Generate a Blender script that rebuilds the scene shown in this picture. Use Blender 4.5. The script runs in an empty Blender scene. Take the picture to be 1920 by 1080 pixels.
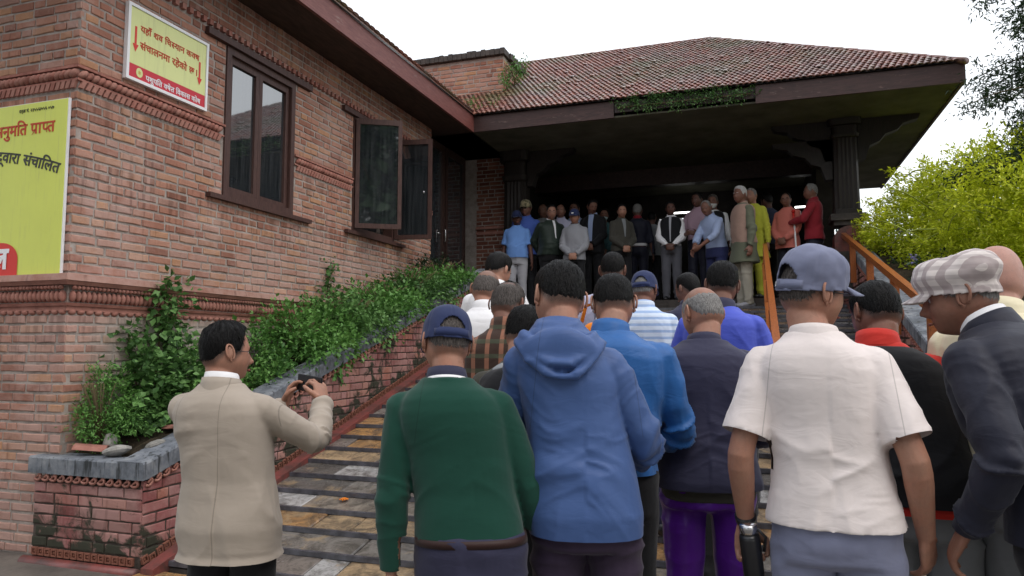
import bpy, bmesh, math, random
import numpy as np
from math import radians, sin, cos, pi, tan, atan, sqrt
from mathutils import Vector, Matrix

random.seed(7); rng = np.random.default_rng(7)
SC = bpy.context.scene

# ------------------------------------------------------------------ camera
cam_d = bpy.data.cameras.new('camera')
cam = bpy.data.objects.new('camera', cam_d)
SC.collection.objects.link(cam)
cam.location = (0, 0, 1.5)
cam.rotation_euler = (radians(90) + atan(110 / 1350), 0, radians(18.8))
cam_d.sensor_width = 36
cam_d.lens = 1350 / 1920 * 36
cam_d.clip_start = 0.05
cam_d.clip_end = 1500
SC.camera = cam

# ------------------------------------------------------------------ sky and light (overcast, raining)
W = bpy.data.worlds.new('World')
SC.world = W
W.use_nodes = True
wn = W.node_tree
wn.nodes.clear()
def _n(t): return wn.nodes.new(t)
out = _n('ShaderNodeOutputWorld'); bg1 = _n('ShaderNodeBackground'); bg2 = _n('ShaderNodeBackground'); add = _n('ShaderNodeAddShader')
sky = _n('ShaderNodeTexSky'); sky.sky_type = 'NISHITA'; sky.sun_disc = False
sky.sun_elevation = radians(58); sky.sun_rotation = radians(120); sky.dust_density = 4; sky.air_density = 1.5
wn.links.new(sky.outputs[0], bg1.inputs[0]); bg1.inputs[1].default_value = 0.05
# even cloud cover with faint soft variation
tc = _n('ShaderNodeTexCoord'); noi = _n('ShaderNodeTexNoise'); noi.inputs['Scale'].default_value = 1.6; noi.inputs['Detail'].default_value = 3
ramp = _n('ShaderNodeValToRGB'); ramp.color_ramp.elements[0].color = (0.90, 0.93, 0.98, 1); ramp.color_ramp.elements[1].color = (1.0, 1.0, 1.0, 1)
ramp.color_ramp.elements[0].position = 0.3; ramp.color_ramp.elements[1].position = 0.7
wn.links.new(tc.outputs['Generated'], noi.inputs['Vector']); wn.links.new(noi.outputs['Fac'], ramp.inputs[0])
wn.links.new(ramp.outputs[0], bg2.inputs[0]); bg2.inputs[1].default_value = 0.95
wn.links.new(bg1.outputs[0], add.inputs[0]); wn.links.new(bg2.outputs[0], add.inputs[1]); wn.links.new(add.outputs[0], out.inputs[0])

sun_d = bpy.data.lights.new('sun', 'SUN'); sun_d.energy = 0.6; sun_d.angle = radians(40); sun_d.color = (1, 0.98, 0.95)
sun = bpy.data.objects.new('sun', sun_d); SC.collection.objects.link(sun)
sun.rotation_euler = (radians(32), 0, radians(60))
SC.view_settings.view_transform = 'Standard'
SC.view_settings.look = 'None'
SC.view_settings.exposure = 0.38
SC.view_settings.gamma = 1
SC.view_settings.use_curve_mapping = False
SC.cycles.max_bounces = 5; SC.cycles.diffuse_bounces = 3; SC.cycles.glossy_bounces = 3; SC.cycles.transparent_max_bounces = 4
SC.cycles.use_denoising = True

# ------------------------------------------------------------------ node helpers
class NT:
    def __init__(s, name, rough=0.85, spec=0.3):
        m = bpy.data.materials.new(name); m.use_nodes = True
        s.m = m; s.t = m.node_tree; s.N = s.t.nodes; s.L = s.t.links
        s.b = s.N['Principled BSDF']; s.b.inputs['Roughness'].default_value = rough
        s.b.inputs['Specular IOR Level'].default_value = spec
        s._obj = None
    def nd(s, t, **k):
        n = s.N.new(t)
        for a, v in k.items(): setattr(n, a, v)
        return n
    def lk(s, a, b):
        s.L.new(a, b)
    def pos(s, scale=(1, 1, 1), world=True, rot=(0, 0, 0)):
        if world: o = s.nd('ShaderNodeNewGeometry').outputs['Position']
        else: o = s.nd('ShaderNodeTexCoord').outputs['Object']
        mp = s.nd('ShaderNodeMapping'); mp.inputs['Scale'].default_value = scale; mp.inputs['Rotation'].default_value = rot
        s.lk(o, mp.inputs[0]); return mp.outputs[0]
    def noise(s, vec, scale=5, detail=4, rough=0.55, dist=0):
        n = s.nd('ShaderNodeTexNoise'); n.inputs['Scale'].default_value = scale; n.inputs['Detail'].default_value = detail
        n.inputs['Roughness'].default_value = rough; n.inputs['Distortion'].default_value = dist
        if vec is not None: s.lk(vec, n.inputs['Vector'])
        return n.outputs['Fac']
    def ramp(s, fac, stops, interp='LINEAR'):
        r = s.nd('ShaderNodeValToRGB'); cr = r.color_ramp; cr.interpolation = interp
        while len(cr.elements) < len(stops): cr.elements.new(0.5)
        for e, (p, c) in zip(cr.elements, stops):
            e.position = p; e.color = (c, c, c, 1) if isinstance(c, (int, float)) else (*c, 1)
        s.lk(fac, r.inputs[0]); return r.outputs[0]
    def mix(s, fac, a, b, mode='MIX'):
        n = s.nd('ShaderNodeMix'); n.data_type = 'RGBA'; n.blend_type = mode
        for ix, v in ((0, fac), (6, a), (7, b)):
            sock = n.inputs[ix]
            if hasattr(v, 'is_linked'): s.lk(v, sock)
            elif isinstance(v, (int, float)): sock.default_value = v if ix == 0 else (v, v, v, 1)
            else: sock.default_value = (*v, 1)
        return n.outputs[2]
    def math(s, op, a, b=0.0, c=None, clamp=False):
        n = s.nd('ShaderNodeMath'); n.operation = op; n.use_clamp = clamp
        for i, v in enumerate((a, b) if c is None else (a, b, c)):
            if hasattr(v, 'is_linked'): s.lk(v, n.inputs[i])
            else: n.inputs[i].default_value = v
        return n.outputs[0]
    def col(s, c):
        if hasattr(c, 'is_linked'): s.lk(c, s.b.inputs['Base Color'])
        else: s.b.inputs['Base Color'].default_value = (*c, 1)
    def bump(s, h, strength=0.4, dist=0.01):
        b = s.nd('ShaderNodeBump'); b.inputs['Strength'].default_value = strength; b.inputs['Distance'].default_value = dist
        s.lk(h, b.inputs['Height']); s.lk(b.outputs[0], s.b.inputs['Normal'])
    def tint(s):
        a = s.nd('ShaderNodeAttribute'); a.attribute_name = 'tint'
        o = s.nd('ShaderNodeObjectInfo')
        return s.math('FRACT', s.math('ADD', a.outputs['Fac'], o.outputs['Random']))
    def sep(s, v=None):
        n = s.nd('ShaderNodeSeparateXYZ')
        s.lk(v if v is not None else s.nd('ShaderNodeNewGeometry').outputs['Position'], n.inputs[0]); return n.outputs

def smooth_range(T, v, a, b):   # 0 below a, 1 above b
    n = T.nd('ShaderNodeMapRange'); n.interpolation_type = 'SMOOTHSTEP'
    T.lk(v, n.inputs[0]); n.inputs[1].default_value = a; n.inputs[2].default_value = b
    return n.outputs[0]

M = {}
def brick_mat(name, stops, pale=0.5, moss=0.0):
    T = NT(name, 0.9, 0.2)
    base = T.ramp(T.tint(), stops)
    p = T.pos()
    gr = T.noise(p, 38, 5, 0.7)
    base = T.mix(T.ramp(gr, [(0.3, 0.0), (0.75, 0.55)]), base, T.mix(0.5, base, (0.15, 0.07, 0.055)))
    # lime bloom and cement smears, in patches
    pal = T.noise(p, 1.7, 6, 0.7, 0.4)
    pal2 = T.noise(p, 14, 4, 0.6)
    xyz = T.sep()
    hgt = T.math('MULTIPLY', smooth_range(T, xyz[2], 3.6, 1.9), 0.16)
    f = T.math('ADD', T.math('ADD', pal, hgt), T.math('MULTIPLY', pal2, 0.25))
    f = T.math('MULTIPLY', smooth_range(T, f, 0.62, 0.86), pale)
    base = T.mix(f, base, (0.56, 0.40, 0.36))
    # rain streaks below sills, bands and eaves
    stn = T.noise(T.pos((7, 7, 0.45)), 3.0, 4, 0.6, 0.3)
    msk = None
    for zt_, ln_ in ((2.90, 0.55), (3.43, 0.35), (4.9, 0.6), (1.74, 0.5)):
        mk = T.math('MULTIPLY', smooth_range(T, xyz[2], zt_ - ln_, zt_), T.math('LESS_THAN', xyz[2], zt_ + 0.01))
        msk = mk if msk is None else T.math('MAXIMUM', msk, mk)
    sf = T.math('MULTIPLY', smooth_range(T, T.math('ADD', stn, T.math('MULTIPLY', msk, 0.14)), 0.56, 0.74), 0.6)
    base = T.mix(sf, base, T.mix(1.0, base, (0.42, 0.38, 0.36), 'MULTIPLY'))
    big = T.noise(p, 0.55, 3, 0.6)
    base = T.mix(T.ramp(big, [(0.35, 0.0), (0.65, 0.55)]), base, T.mix(1.0, base, (0.72, 0.66, 0.60), 'MULTIPLY'))
    # grey render-washed zone on the wall behind the planter
    zone = T.math('MULTIPLY', smooth_range(T, xyz[1], 4.05, 4.5), smooth_range(T, xyz[2], 1.85, 1.6))
    zone = T.math('MULTIPLY', zone, T.math('LESS_THAN', xyz[0], -4.7))
    zone = T.math('MULTIPLY', zone, T.ramp(T.noise(p, 3.0, 4), [(0.35, 0.55), (0.6, 0.95)]))
    base = T.mix(zone, base, (0.36, 0.34, 0.30))
    if moss:
        ms = T.noise(p, 5.0, 6, 0.65, 0.6)
        low = T.math('MULTIPLY', T.noise(p, 1.3, 2), 0.4)
        foot = T.math('MULTIPLY', smooth_range(T, T.math('SUBTRACT', xyz[2], T.math('MULTIPLY', T.math('MAXIMUM', T.math('SUBTRACT', xyz[1], 3.94), 0.0), 0.285)), 0.42, 0.05), 0.16)
        mf = T.math('MULTIPLY', smooth_range(T, T.math('ADD', T.math('ADD', ms, low), foot), 0.72, 0.84), moss)
        base = T.mix(mf, base, (0.045, 0.045, 0.032))
    T.col(base)
    T.bump(T.math('ADD', T.noise(p, 60, 5, 0.7), T.math('MULTIPLY', T.noise(p, 200, 3), 0.4)), 0.6, 0.004)
    M[name] = T.m
brick_mat('brick', [(0, (0.28, 0.135, 0.10)), (0.22, (0.40, 0.19, 0.135)), (0.45, (0.47, 0.245, 0.175)), (0.65, (0.41, 0.25, 0.205)), (0.82, (0.53, 0.29, 0.165)), (1, (0.33, 0.175, 0.14))], 0.45)
brick_mat('brick_red', [(0, (0.20, 0.070, 0.068)), (0.3, (0.33, 0.115, 0.115)), (0.6, (0.38, 0.165, 0.165)), (0.85, (0.42, 0.17, 0.12)), (1, (0.32, 0.16, 0.165))], 0.35, 1.0)

T = NT('terracotta_moulding', 0.85, 0.25)
p = T.pos(); n1 = T.noise(p, 9, 5, 0.7)
c = T.ramp(n1, [(0.25, (0.12, 0.05, 0.04)), (0.5, (0.32, 0.13, 0.10)), (0.75, (0.42, 0.20, 0.16))])
c = T.mix(T.math('MULTIPLY', T.tint(), 0.35), c, (0.42, 0.25, 0.2))
T.col(c); T.bump(T.noise(p, 70, 4), 0.5, 0.004); M['moulding'] = T.m

T = NT('mortar', 0.95, 0.1)
p = T.pos(); n1 = T.noise(p, 8, 6, 0.7)
xyz = T.sep()
c = T.ramp(n1, [(0.25, (0.20, 0.17, 0.15)), (0.55, (0.39, 0.335, 0.30)), (0.8, (0.50, 0.44, 0.40))])
T.col(c); T.bump(T.noise(p, 90, 5, 0.75), 0.8, 0.006); M['mortar'] = T.m
T = NT('dark_mortar', 0.95, 0.1)
p = T.pos(); c = T.ramp(T.noise(p, 7, 6, 0.7), [(0.3, (0.03, 0.028, 0.022)), (0.6, (0.10, 0.08, 0.07)), (0.8, (0.25, 0.19, 0.17))])
T.col(c); T.bump(T.noise(p, 90, 5, 0.75), 0.8, 0.006); M['dark_mortar'] = T.m

T = NT('grey_coping', 0.8, 0.3)
p = T.pos(); n1 = T.noise(p, 5, 6, 0.7); n2 = T.noise(T.pos((9, 9, 1.2)), 3, 4, 0.6)
c = T.ramp(n1, [(0.3, (0.06, 0.065, 0.07)), (0.5, (0.15, 0.165, 0.19)), (0.75, (0.30, 0.31, 0.32))])
c = T.mix(T.ramp(n2, [(0.55, 0.0), (0.66, 0.85)]), c, (0.02, 0.022, 0.022))
T.col(c); T.bump(T.noise(p, 60, 4), 0.5, 0.005); M['coping'] = T.m

def wood(name, a, b, rough=0.55, scale=(2, 2, 12), chip=None):
    T = NT(name, rough, 0.35)
    p = T.pos(scale); n1 = T.noise(p, 6, 5, 0.65, 0.3)
    c = T.ramp(n1, [(0.3, a), (0.7, b)])
    if chip:
        c = T.mix(T.ramp(T.noise(T.pos((1, 1, 4)), 4.5, 7, 0.75, 0.5), [(0.60, 0.0), (0.68, 0.75)]), c, chip)
    T.col(c); T.bump(n1, 0.3, 0.004); M[name] = T.m
wood('dark_wood', (0.022, 0.012, 0.010), (0.055, 0.030, 0.025), 0.45, (3, 3, 3))
wood('carved_wood', (0.008, 0.006, 0.005), (0.024, 0.017, 0.014), 0.6, (14, 14, 1))
wood('window_wood', (0.045, 0.021, 0.018), (0.10, 0.052, 0.043), 0.5, (14, 14, 1.5))
wood('fascia_paint', (0.115, 0.032, 0.028), (0.20, 0.07, 0.058), 0.5, (1, 1, 8), (0.24, 0.17, 0.15))
wood('fascia_dark', (0.035, 0.020, 0.018), (0.075, 0.038, 0.034), 0.55, (1, 1, 8), (0.22, 0.15, 0.13))
wood('rail_wood', (0.17, 0.045, 0.014), (0.42, 0.13, 0.034), 0.3, (20, 1.5, 20))
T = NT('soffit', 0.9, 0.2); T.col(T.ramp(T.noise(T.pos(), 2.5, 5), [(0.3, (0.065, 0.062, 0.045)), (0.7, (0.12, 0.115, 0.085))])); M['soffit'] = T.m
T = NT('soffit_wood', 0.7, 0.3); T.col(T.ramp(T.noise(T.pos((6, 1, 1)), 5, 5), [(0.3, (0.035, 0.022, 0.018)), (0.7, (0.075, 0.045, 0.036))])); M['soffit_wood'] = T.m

T = NT('roof_tile', 0.34, 0.5)
base = T.ramp(T.tint(), [(0, (0.13, 0.040, 0.032)), (0.35, (0.20, 0.068, 0.048)), (0.6, (0.26, 0.10, 0.066)), (0.8, (0.14, 0.06, 0.046)), (1, (0.25, 0.17, 0.13))])
p = T.pos(); g = T.noise(p, 1.3, 5, 0.65, 0.6)
base = T.mix(T.ramp(g, [(0.48, 0.05), (0.68, 0.6)]), base, (0.17, 0.16, 0.15))
base = T.mix(T.ramp(T.noise(T.pos((1, 1, 1)), 0.9, 5, 0.7), [(0.50, 0.0), (0.66, 0.6)]), base, (0.085, 0.11, 0.045))
xyz = T.sep()
T.col(base); T.bump(T.noise(p, 50, 3), 0.4, 0.004); M['tile'] = T.m

T = NT('wet_slate', 0.28, 0.5)
base = T.ramp(T.tint(), [(0, (0.13, 0.12, 0.11)), (0.22, (0.22, 0.20, 0.18)), (0.36, (0.38, 0.21, 0.085)), (0.46, (0.27, 0.23, 0.19)), (0.62, (0.44, 0.31, 0.18)), (0.72, (0.42, 0.41, 0.40)), (0.84, (0.20, 0.17, 0.15)), (0.93, (0.45, 0.24, 0.085))], 'CONSTANT')
p = T.pos(); n1 = T.noise(p, 6, 6, 0.7, 0.8)
base = T.mix(T.ramp(n1, [(0.38, 0.8), (0.58, 0.05)]), base, (0.06, 0.052, 0.045))
base = T.mix(T.ramp(T.noise(p, 30, 5, 0.75), [(0.5, 0.0), (0.7, 0.5)]), base, (0.05, 0.042, 0.035))
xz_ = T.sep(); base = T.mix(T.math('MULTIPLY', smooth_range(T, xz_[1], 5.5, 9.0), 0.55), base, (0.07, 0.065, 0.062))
base = T.mix(T.ramp(T.noise(p, 3.2, 5, 0.7, 1.0), [(0.56, 0.0), (0.66, 0.6)]), base, (0.36, 0.26, 0.15))
T.col(base); T.lk(T.ramp(T.noise(p, 4, 4), [(0.35, 0.10), (0.7, 0.38)]), T.b.inputs['Roughness'])
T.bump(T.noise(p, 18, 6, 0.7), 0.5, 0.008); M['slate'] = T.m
T = NT('nosing_slate', 0.25, 0.5); p = T.pos(); T.col(T.ramp(T.noise(p, 12, 5), [(0.3, (0.04, 0.04, 0.045)), (0.7, (0.12, 0.12, 0.14))])); T.bump(T.noise(p, 40, 4), 0.4, 0.004); M['nosing'] = T.m
T = NT('red_cement', 0.4, 0.4); p = T.pos(); T.col(T.mix(T.ramp(T.noise(p, 6, 6, 0.7), [(0.42, 0.0), (0.62, 0.85)]), (0.20, 0.055, 0.048), (0.06, 0.04, 0.035))); T.bump(T.noise(p, 30, 4), 0.4, 0.005); M['red_cement'] = T.m
T = NT('ground_stone', 0.5, 0.4); p = T.pos(); T.col(T.ramp(T.noise(p, 3, 6, 0.7), [(0.3, (0.07, 0.065, 0.06)), (0.7, (0.17, 0.15, 0.13))])); T.bump(T.noise(p, 25, 5), 0.5, 0.01); M['ground'] = T.m
T = NT('soil', 1.0, 0.1); p = T.pos(); T.col(T.ramp(T.noise(p, 9, 6, 0.7), [(0.35, (0.02, 0.018, 0.012)), (0.6, (0.06, 0.045, 0.03)), (0.75, (0.05, 0.07, 0.02))])); T.bump(T.noise(p, 25, 6, 0.8), 1, 0.03); M['soil'] = T.m
T = NT('dark_stone', 0.7, 0.3); p = T.pos(); T.col(T.ramp(T.noise(p, 6, 6, 0.7), [(0.3, (0.025, 0.022, 0.02)), (0.7, (0.085, 0.07, 0.062))])); T.bump(T.noise(p, 30, 5), 0.5, 0.01); M['dark_stone'] = T.m
T = NT('pale_stone', 0.8, 0.3); p = T.pos(); T.col(T.ramp(T.noise(p, 6, 6, 0.7), [(0.3, (0.16, 0.155, 0.14)), (0.7, (0.40, 0.38, 0.35))])); T.bump(T.noise(p, 30, 5), 0.6, 0.01); M['pale_stone'] = T.m
T = NT('dark_brick', 0.9, 0.2); p = T.pos(); T.col(T.mix(T.tint(), (0.14, 0.05, 0.035), (0.26, 0.11, 0.075))); T.bump(T.noise(p, 60, 5), 0.5, 0.004); M['dark_brick'] = T.m

T = NT('window_glass', 0.03, 1.0); T.b.inputs['IOR'].default_value = 2.1
c = T.ramp(T.noise(T.pos((22, 22, 0.8)), 2, 3), [(0.35, (0.012, 0.015, 0.018)), (0.7, (0.045, 0.05, 0.055))]); T.col(c); M['glass'] = T.m
T.bump(T.noise(T.pos(), 2.2, 2), 0.03, 0.01)

def leafmat(name, a, b, c3, tr=0.25):
    T = NT(name, 0.5, 0.35)
    c = T.ramp(T.tint(), [(0, a), (0.5, b), (1, c3)])
    T.col(c); T.b.inputs['Subsurface Weight'].default_value = 0
    M[name] = T.m
    tl = T.nd('ShaderNodeBsdfTranslucent'); T.lk(c, tl.inputs[0])
    mx = T.nd('ShaderNodeMixShader'); mx.inputs[0].default_value = tr
    o = T.N['Material Output']; T.lk(T.b.outputs[0], mx.inputs[1]); T.lk(tl.outputs[0], mx.inputs[2]); T.lk(mx.outputs[0], o.inputs[0])
leafmat('leaf_green', (0.045, 0.11, 0.03), (0.095, 0.21, 0.055), (0.17, 0.33, 0.10))
leafmat('leaf_fine', (0.05, 0.14, 0.032), (0.11, 0.26, 0.055), (0.18, 0.36, 0.09))
leafmat('leaf_gold', (0.36, 0.44, 0.02), (0.78, 0.84, 0.055), (0.95, 0.96, 0.18), 0.45)
leafmat('leaf_dark', (0.022, 0.045, 0.022), (0.04, 0.075, 0.035), (0.07, 0.12, 0.055))
leafmat('leaf_blue', (0.06, 0.09, 0.09), (0.10, 0.14, 0.13), (0.18, 0.23, 0.22))
leafmat('petal', (0.30, 0.28, 0.55), (0.36, 0.33, 0.62), (0.45, 0.42, 0.7))
T = NT('stem', 0.8, 0.2); T.col((0.10, 0.075, 0.04)); M['stem'] = T.m
T = NT('green_stem', 0.6, 0.3); T.col((0.32, 0.38, 0.07)); M['green_stem'] = T.m
def plain(name, c, rough=0.6, spec=0.3, metal=0.0, emit=0):
    T = NT(name, rough, spec); T.col(c); T.b.inputs['Metallic'].default_value = metal
    if emit: T.b.inputs['Emission Color'].default_value = (*c, 1); T.b.inputs['Emission Strength'].default_value = emit
    M[name] = T.m; return T.m
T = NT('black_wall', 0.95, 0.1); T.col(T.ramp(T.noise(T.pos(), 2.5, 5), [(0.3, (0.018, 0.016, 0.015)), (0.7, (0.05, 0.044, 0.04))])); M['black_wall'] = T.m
def dirty(name, c, rough=0.4):
    T = NT(name, rough, 0.4); p = T.pos()
    c1 = T.mix(T.ramp(T.noise(p, 2.2, 5, 0.7), [(0.4, 0.0), (0.75, 0.28)]), c, tuple(v * 0.72 for v in c))
    c1 = T.mix(T.ramp(T.noise(T.pos((14, 14, 0.8)), 2.5, 4, 0.7), [(0.55, 0.0), (0.75, 0.30)]), c1, (0.25, 0.24, 0.15))
    T.col(c1); T.bump(T.noise(p, 3, 2), 0.08, 0.02); M[name] = T.m
dirty('sign_yellow', (0.66, 0.72, 0.13)); plain('sign_white', (0.8, 0.8, 0.82), 0.35); plain('tube_light', (1.0, 1.0, 0.98), 0.5, emit=4.0); plain('sign_red', (0.62, 0.03, 0.02), 0.35)
plain('sign_ink', (0.05, 0.05, 0.04), 0.5); plain('sign_redtext', (0.50, 0.06, 0.02), 0.5); plain('sign_band', (0.55, 0.03, 0.05), 0.4); dirty('sign_pale', (0.70, 0.74, 0.32))
plain('sign_emblem', (0.55, 0.40, 0.10), 0.5); plain('steel', (0.6, 0.6, 0.62), 0.25, 0.5, 1.0); plain('black_plastic', (0.012, 0.012, 0.014), 0.3, 0.5)
plain('white_plastic', (0.75, 0.75, 0.75), 0.35); plain('pale_shoe', (0.33, 0.33, 0.36), 0.7); plain('red_plastic', (0.5, 0.02, 0.015), 0.35)

# ------------------------------------------------------------------ mesh helpers
COL = SC.collection
class MB:
    def __init__(s): s.v = []; s.f = []; s.t = []
    def add(s, vs, fs, tint=None):
        o = len(s.v); s.v.extend([tuple(x) for x in vs]); s.f.extend([tuple(i + o for i in f) for f in fs])
        s.t.extend([0.0 if tint is None else tint] * len(fs))
    def box(s, x0, x1, y0, y1, z0, z1, tint=None):
        s.add([(x0, y0, z0), (x1, y0, z0), (x1, y1, z0), (x0, y1, z0), (x0, y0, z1), (x1, y0, z1), (x1, y1, z1), (x0, y1, z1)],
              [(0, 3, 2, 1), (4, 5, 6, 7), (0, 1, 5, 4), (1, 2, 6, 5), (2, 3, 7, 6), (3, 0, 4, 7)], tint)
    def hexa(s, P8, tint=None):
        s.add(P8, [(0, 3, 2, 1), (4, 5, 6, 7), (0, 1, 5, 4), (1, 2, 6, 5), (2, 3, 7, 6), (3, 0, 4, 7)], tint)
    def tube(s, pts, rad, seg=10, flat=None, cap=True, n=2.0, up=None, tint=None):
        """pts list of 3-vectors, rad list of r or (ra,rb); ra along side axis, rb along the other"""
        pts = [Vector(p) for p in pts]; k = len(pts); base = len(s.v); fs = []
        side = None; vs = []
        for i in range(k):
            d = (pts[min(i + 1, k - 1)] - pts[max(i - 1, 0)])
            if d.length < 1e-9: d = Vector((0, 0, 1))
            d.normalize()
            if side is None:
                u = Vector(up) if up is not None else (Vector((0, 1, 0)) if abs(d.y) < 0.9 else Vector((0, 0, 1)))
                side = d.cross(u)
                if side.length < 1e-6: side = d.cross(Vector((1, 0, 0)))
            side = side - d * side.dot(d); side.normalize()
            oth = side.cross(d)
            r = rad[i]; ra, rb = (r if isinstance(r, (tuple, list)) else (r, r))
            for j in range(seg):
                a = 2 * pi * j / seg; ca, sa = cos(a), sin(a)
                if n != 2.0:
                    ca = math.copysign(abs(ca) ** (2 / n), ca); sa = math.copysign(abs(sa) ** (2 / n), sa)
                vs.append(pts[i] + side * (ra * ca) + oth * (rb * sa))
        for i in range(k - 1):
            for j in range(seg):
                a = i * seg + j; b = i * seg + (j + 1) % seg
                fs.append((a, b, b + seg, a + seg))
        if cap:
            fs.append(tuple(reversed(range(seg)))); fs.append(tuple((k - 1) * seg + j for j in range(seg)))
        s.add(vs, fs, tint)
    def ball(s, c, r, seg=12, ring=8, tint=None):
        if not isinstance(r, (tuple, list)): r = (r, r, r)
        vs = []; fs = []
        for i in range(ring + 1):
            th = pi * i / ring
            for j in range(seg):
                a = 2 * pi * j / seg
                vs.append((c[0] + r[0] * sin(th) * cos(a), c[1] + r[1] * sin(th) * sin(a), c[2] + r[2] * cos(th)))
        for i in range(ring):
            for j in range(seg):
                a = i * seg + j; b = i * seg + (j + 1) % seg
                fs.append((a, a + seg, b + seg, b))
        s.add(vs, fs, tint)
    def mesh(s, name, mat=None, smooth=False, weld=False):
        me = bpy.data.meshes.new(name); me.from_pydata(s.v, [], s.f)
        if any(s.t):
            at = me.attributes.new('tint', 'FLOAT', 'FACE'); at.data.foreach_set('value', s.t)
        if smooth: me.polygons.foreach_set('use_smooth', [True] * len(me.polygons))
        if mat: me.materials.append(M[mat] if isinstance(mat, str) else mat)
        me.update()
        return me
    def obj(s, name, mat=None, parent=None, smooth=False, **props):
        return mkobj(name, s.mesh(name, mat, smooth), parent, **props)

def mkobj(name, me, parent=None, loc=None, rot=None, scale=None, **props):
    o = bpy.data.objects.new(name, me); COL.objects.link(o)
    if parent is not None: o.parent = parent
    if loc is not None: o.location = loc
    if rot is not None: o.rotation_euler = rot
    if scale is not None: o.scale = scale
    for k, v in props.items(): o[k] = v
    return o
def thing(name, label, cat, loc=(0, 0, 0), rz=0, group=None):
    o = bpy.data.objects.new(name, None); COL.objects.link(o); o.location = loc; o.rotation_euler = (0, 0, rz)
    o['label'] = label; o['category'] = cat
    if group: o['group'] = group
    return o

def vnoise(P, seed=0):
    """vectorised value noise, P (n,3) -> (n,) in 0..1"""
    P = np.asarray(P, dtype=np.float64) + 57.3 + seed * 13.7
    I = np.floor(P).astype(np.int64); Fr = P - I; Fr = Fr * Fr * (3 - 2 * Fr)
    r = np.zeros(len(P))
    for dx in (0, 1):
        wx = Fr[:, 0] if dx else 1 - Fr[:, 0]
        for dy in (0, 1):
            wy = Fr[:, 1] if dy else 1 - Fr[:, 1]
            for dz in (0, 1):
                wz = Fr[:, 2] if dz else 1 - Fr[:, 2]
                h = ((I[:, 0] + dx) * 73856093) ^ ((I[:, 1] + dy) * 19349663) ^ ((I[:, 2] + dz) * 83492791)
                h = (h ^ (h >> 13)) * 1274126177; h = (h ^ (h >> 16)) & 0xFFFFF
                r += wx * wy * wz * (h / 0xFFFFF)
    return r
def sm(x, a, b):
    t = np.clip((np.asarray(x) - a) / (b - a), 0, 1); return t * t * (3 - 2 * t)

TMP = bpy.data.scenes.new('tmp_build')
def remesh(mb, voxel, smooth_it=4, fac=0.5):
    me = bpy.data.meshes.new('w'); me.from_pydata(mb.v, [], mb.f)
    o = bpy.data.objects.new('w', me); TMP.collection.objects.link(o)
    r = o.modifiers.new('r', 'REMESH'); r.mode = 'VOXEL'; r.voxel_size = voxel; r.use_smooth_shade = True
    if smooth_it:
        s_ = o.modifiers.new('s', 'SMOOTH'); s_.factor = fac; s_.iterations = smooth_it
    vl = TMP.view_layers[0]; vl.update(); dg = vl.depsgraph
    m2 = bpy.data.meshes.new_from_object(o.evaluated_get(dg), depsgraph=dg)
    bpy.data.objects.remove(o); bpy.data.meshes.remove(me)
    return m2
def mesh_np(me):
    n = len(me.vertices); co = np.empty(n * 3); me.vertices.foreach_get('co', co)
    no = np.empty(n * 3); me.vertices.foreach_get('normal', no)
    return co.reshape(-1, 3), no.reshape(-1, 3)
def set_co(me, co):
    me.vertices.foreach_set('co', np.ascontiguousarray(co, dtype=np.float32).ravel()); me.update()
def join_meshes(ms, name, mat):
    """concatenate meshes into one"""
    bm = bmesh.new()
    for m in ms: bm.from_mesh(m)
    me = bpy.data.meshes.new(name); bm.to_mesh(me); bm.free()
    for m in ms: bpy.data.meshes.remove(m)
    me.materials.clear(); me.materials.append(mat)
    me.polygons.foreach_set('use_smooth', [True] * len(me.polygons)); me.update()
    return me

# ------------------------------------------------------------------ bricks
def brick_variant(seed, hx=0.1125, hz=0.029, d=0.008):
    r = random.Random(seed); m = MB()
    out = [(-hx, -hz), (-hx / 3, -hz), (hx / 3, -hz), (hx, -hz), (hx, hz), (hx / 3, hz), (-hx / 3, hz), (-hx, hz)]
    v = []
    for k, (y, ins) in enumerate(((-0.02, 0), (d * 0.55, 0.0008), (d, 0.0065))):
        for (x, z) in out:
            jx = r.uniform(-0.0025, 0.0025) * (k > 0); jz = r.uniform(-0.0025, 0.0025) * (k > 0)
            ex = ins if abs(x) > hx * 0.9 else 0
            v.append((x - math.copysign(ex, x) + jx, -y + r.uniform(-0.0015, 0.0015) * (k > 0), z - math.copysign(ins, z) + jz))
    f = []
    for k in (0, 1):
        for j in range(8):
            a = k * 8 + j; b = k * 8 + (j + 1) % 8
            f.append((a, b, b + 8, a + 8))
    f.append(tuple(16 + j for j in range(8)))
    m.add(v, f); return m
BV = [brick_variant(i) for i in range(7)]       # local: length along x, outward = -y, height z
def lay(u0, u1, z0, z1, course=0.0725, seed=1, holes=(), keep=None, L=(0.225, 0.108), mix=0.28, gap=0.018):
    r = random.Random(seed); res = []; z = z0; row = 0
    while z + course * 0.5 < z1:
        u = u0 - r.uniform(0, 0.2); row += 1
        while u < u1:
            ln = (L[1] if r.random() < mix else L[0]) * r.uniform(0.84, 1.08)
            a, b = max(u, u0), min(u + ln, u1); u += ln + gap * r.uniform(0.7, 1.4)
            segs = [(a, b)]
            for (h0, h1, g0, g1) in holes:
                if z + course > g0 + 0.02 and z < g1 - 0.02:
                    ns = []
                    for (p, q) in segs:
                        if q <= h0 or p >= h1: ns.append((p, q))
                        else:
                            if p < h0: ns.append((p, h0))
                            if q > h1: ns.append((h1, q))
                    segs = ns
            for (p, q) in segs:
                if q - p > 0.03:
                    c = ((p + q) / 2, z + course / 2)
                    if keep is None or keep(c[0], c[1], (q - p) / 2): res.append((c[0], c[1], q - p, course - gap * r.uniform(0.8, 1.25)))
        z += course
    return res
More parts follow.
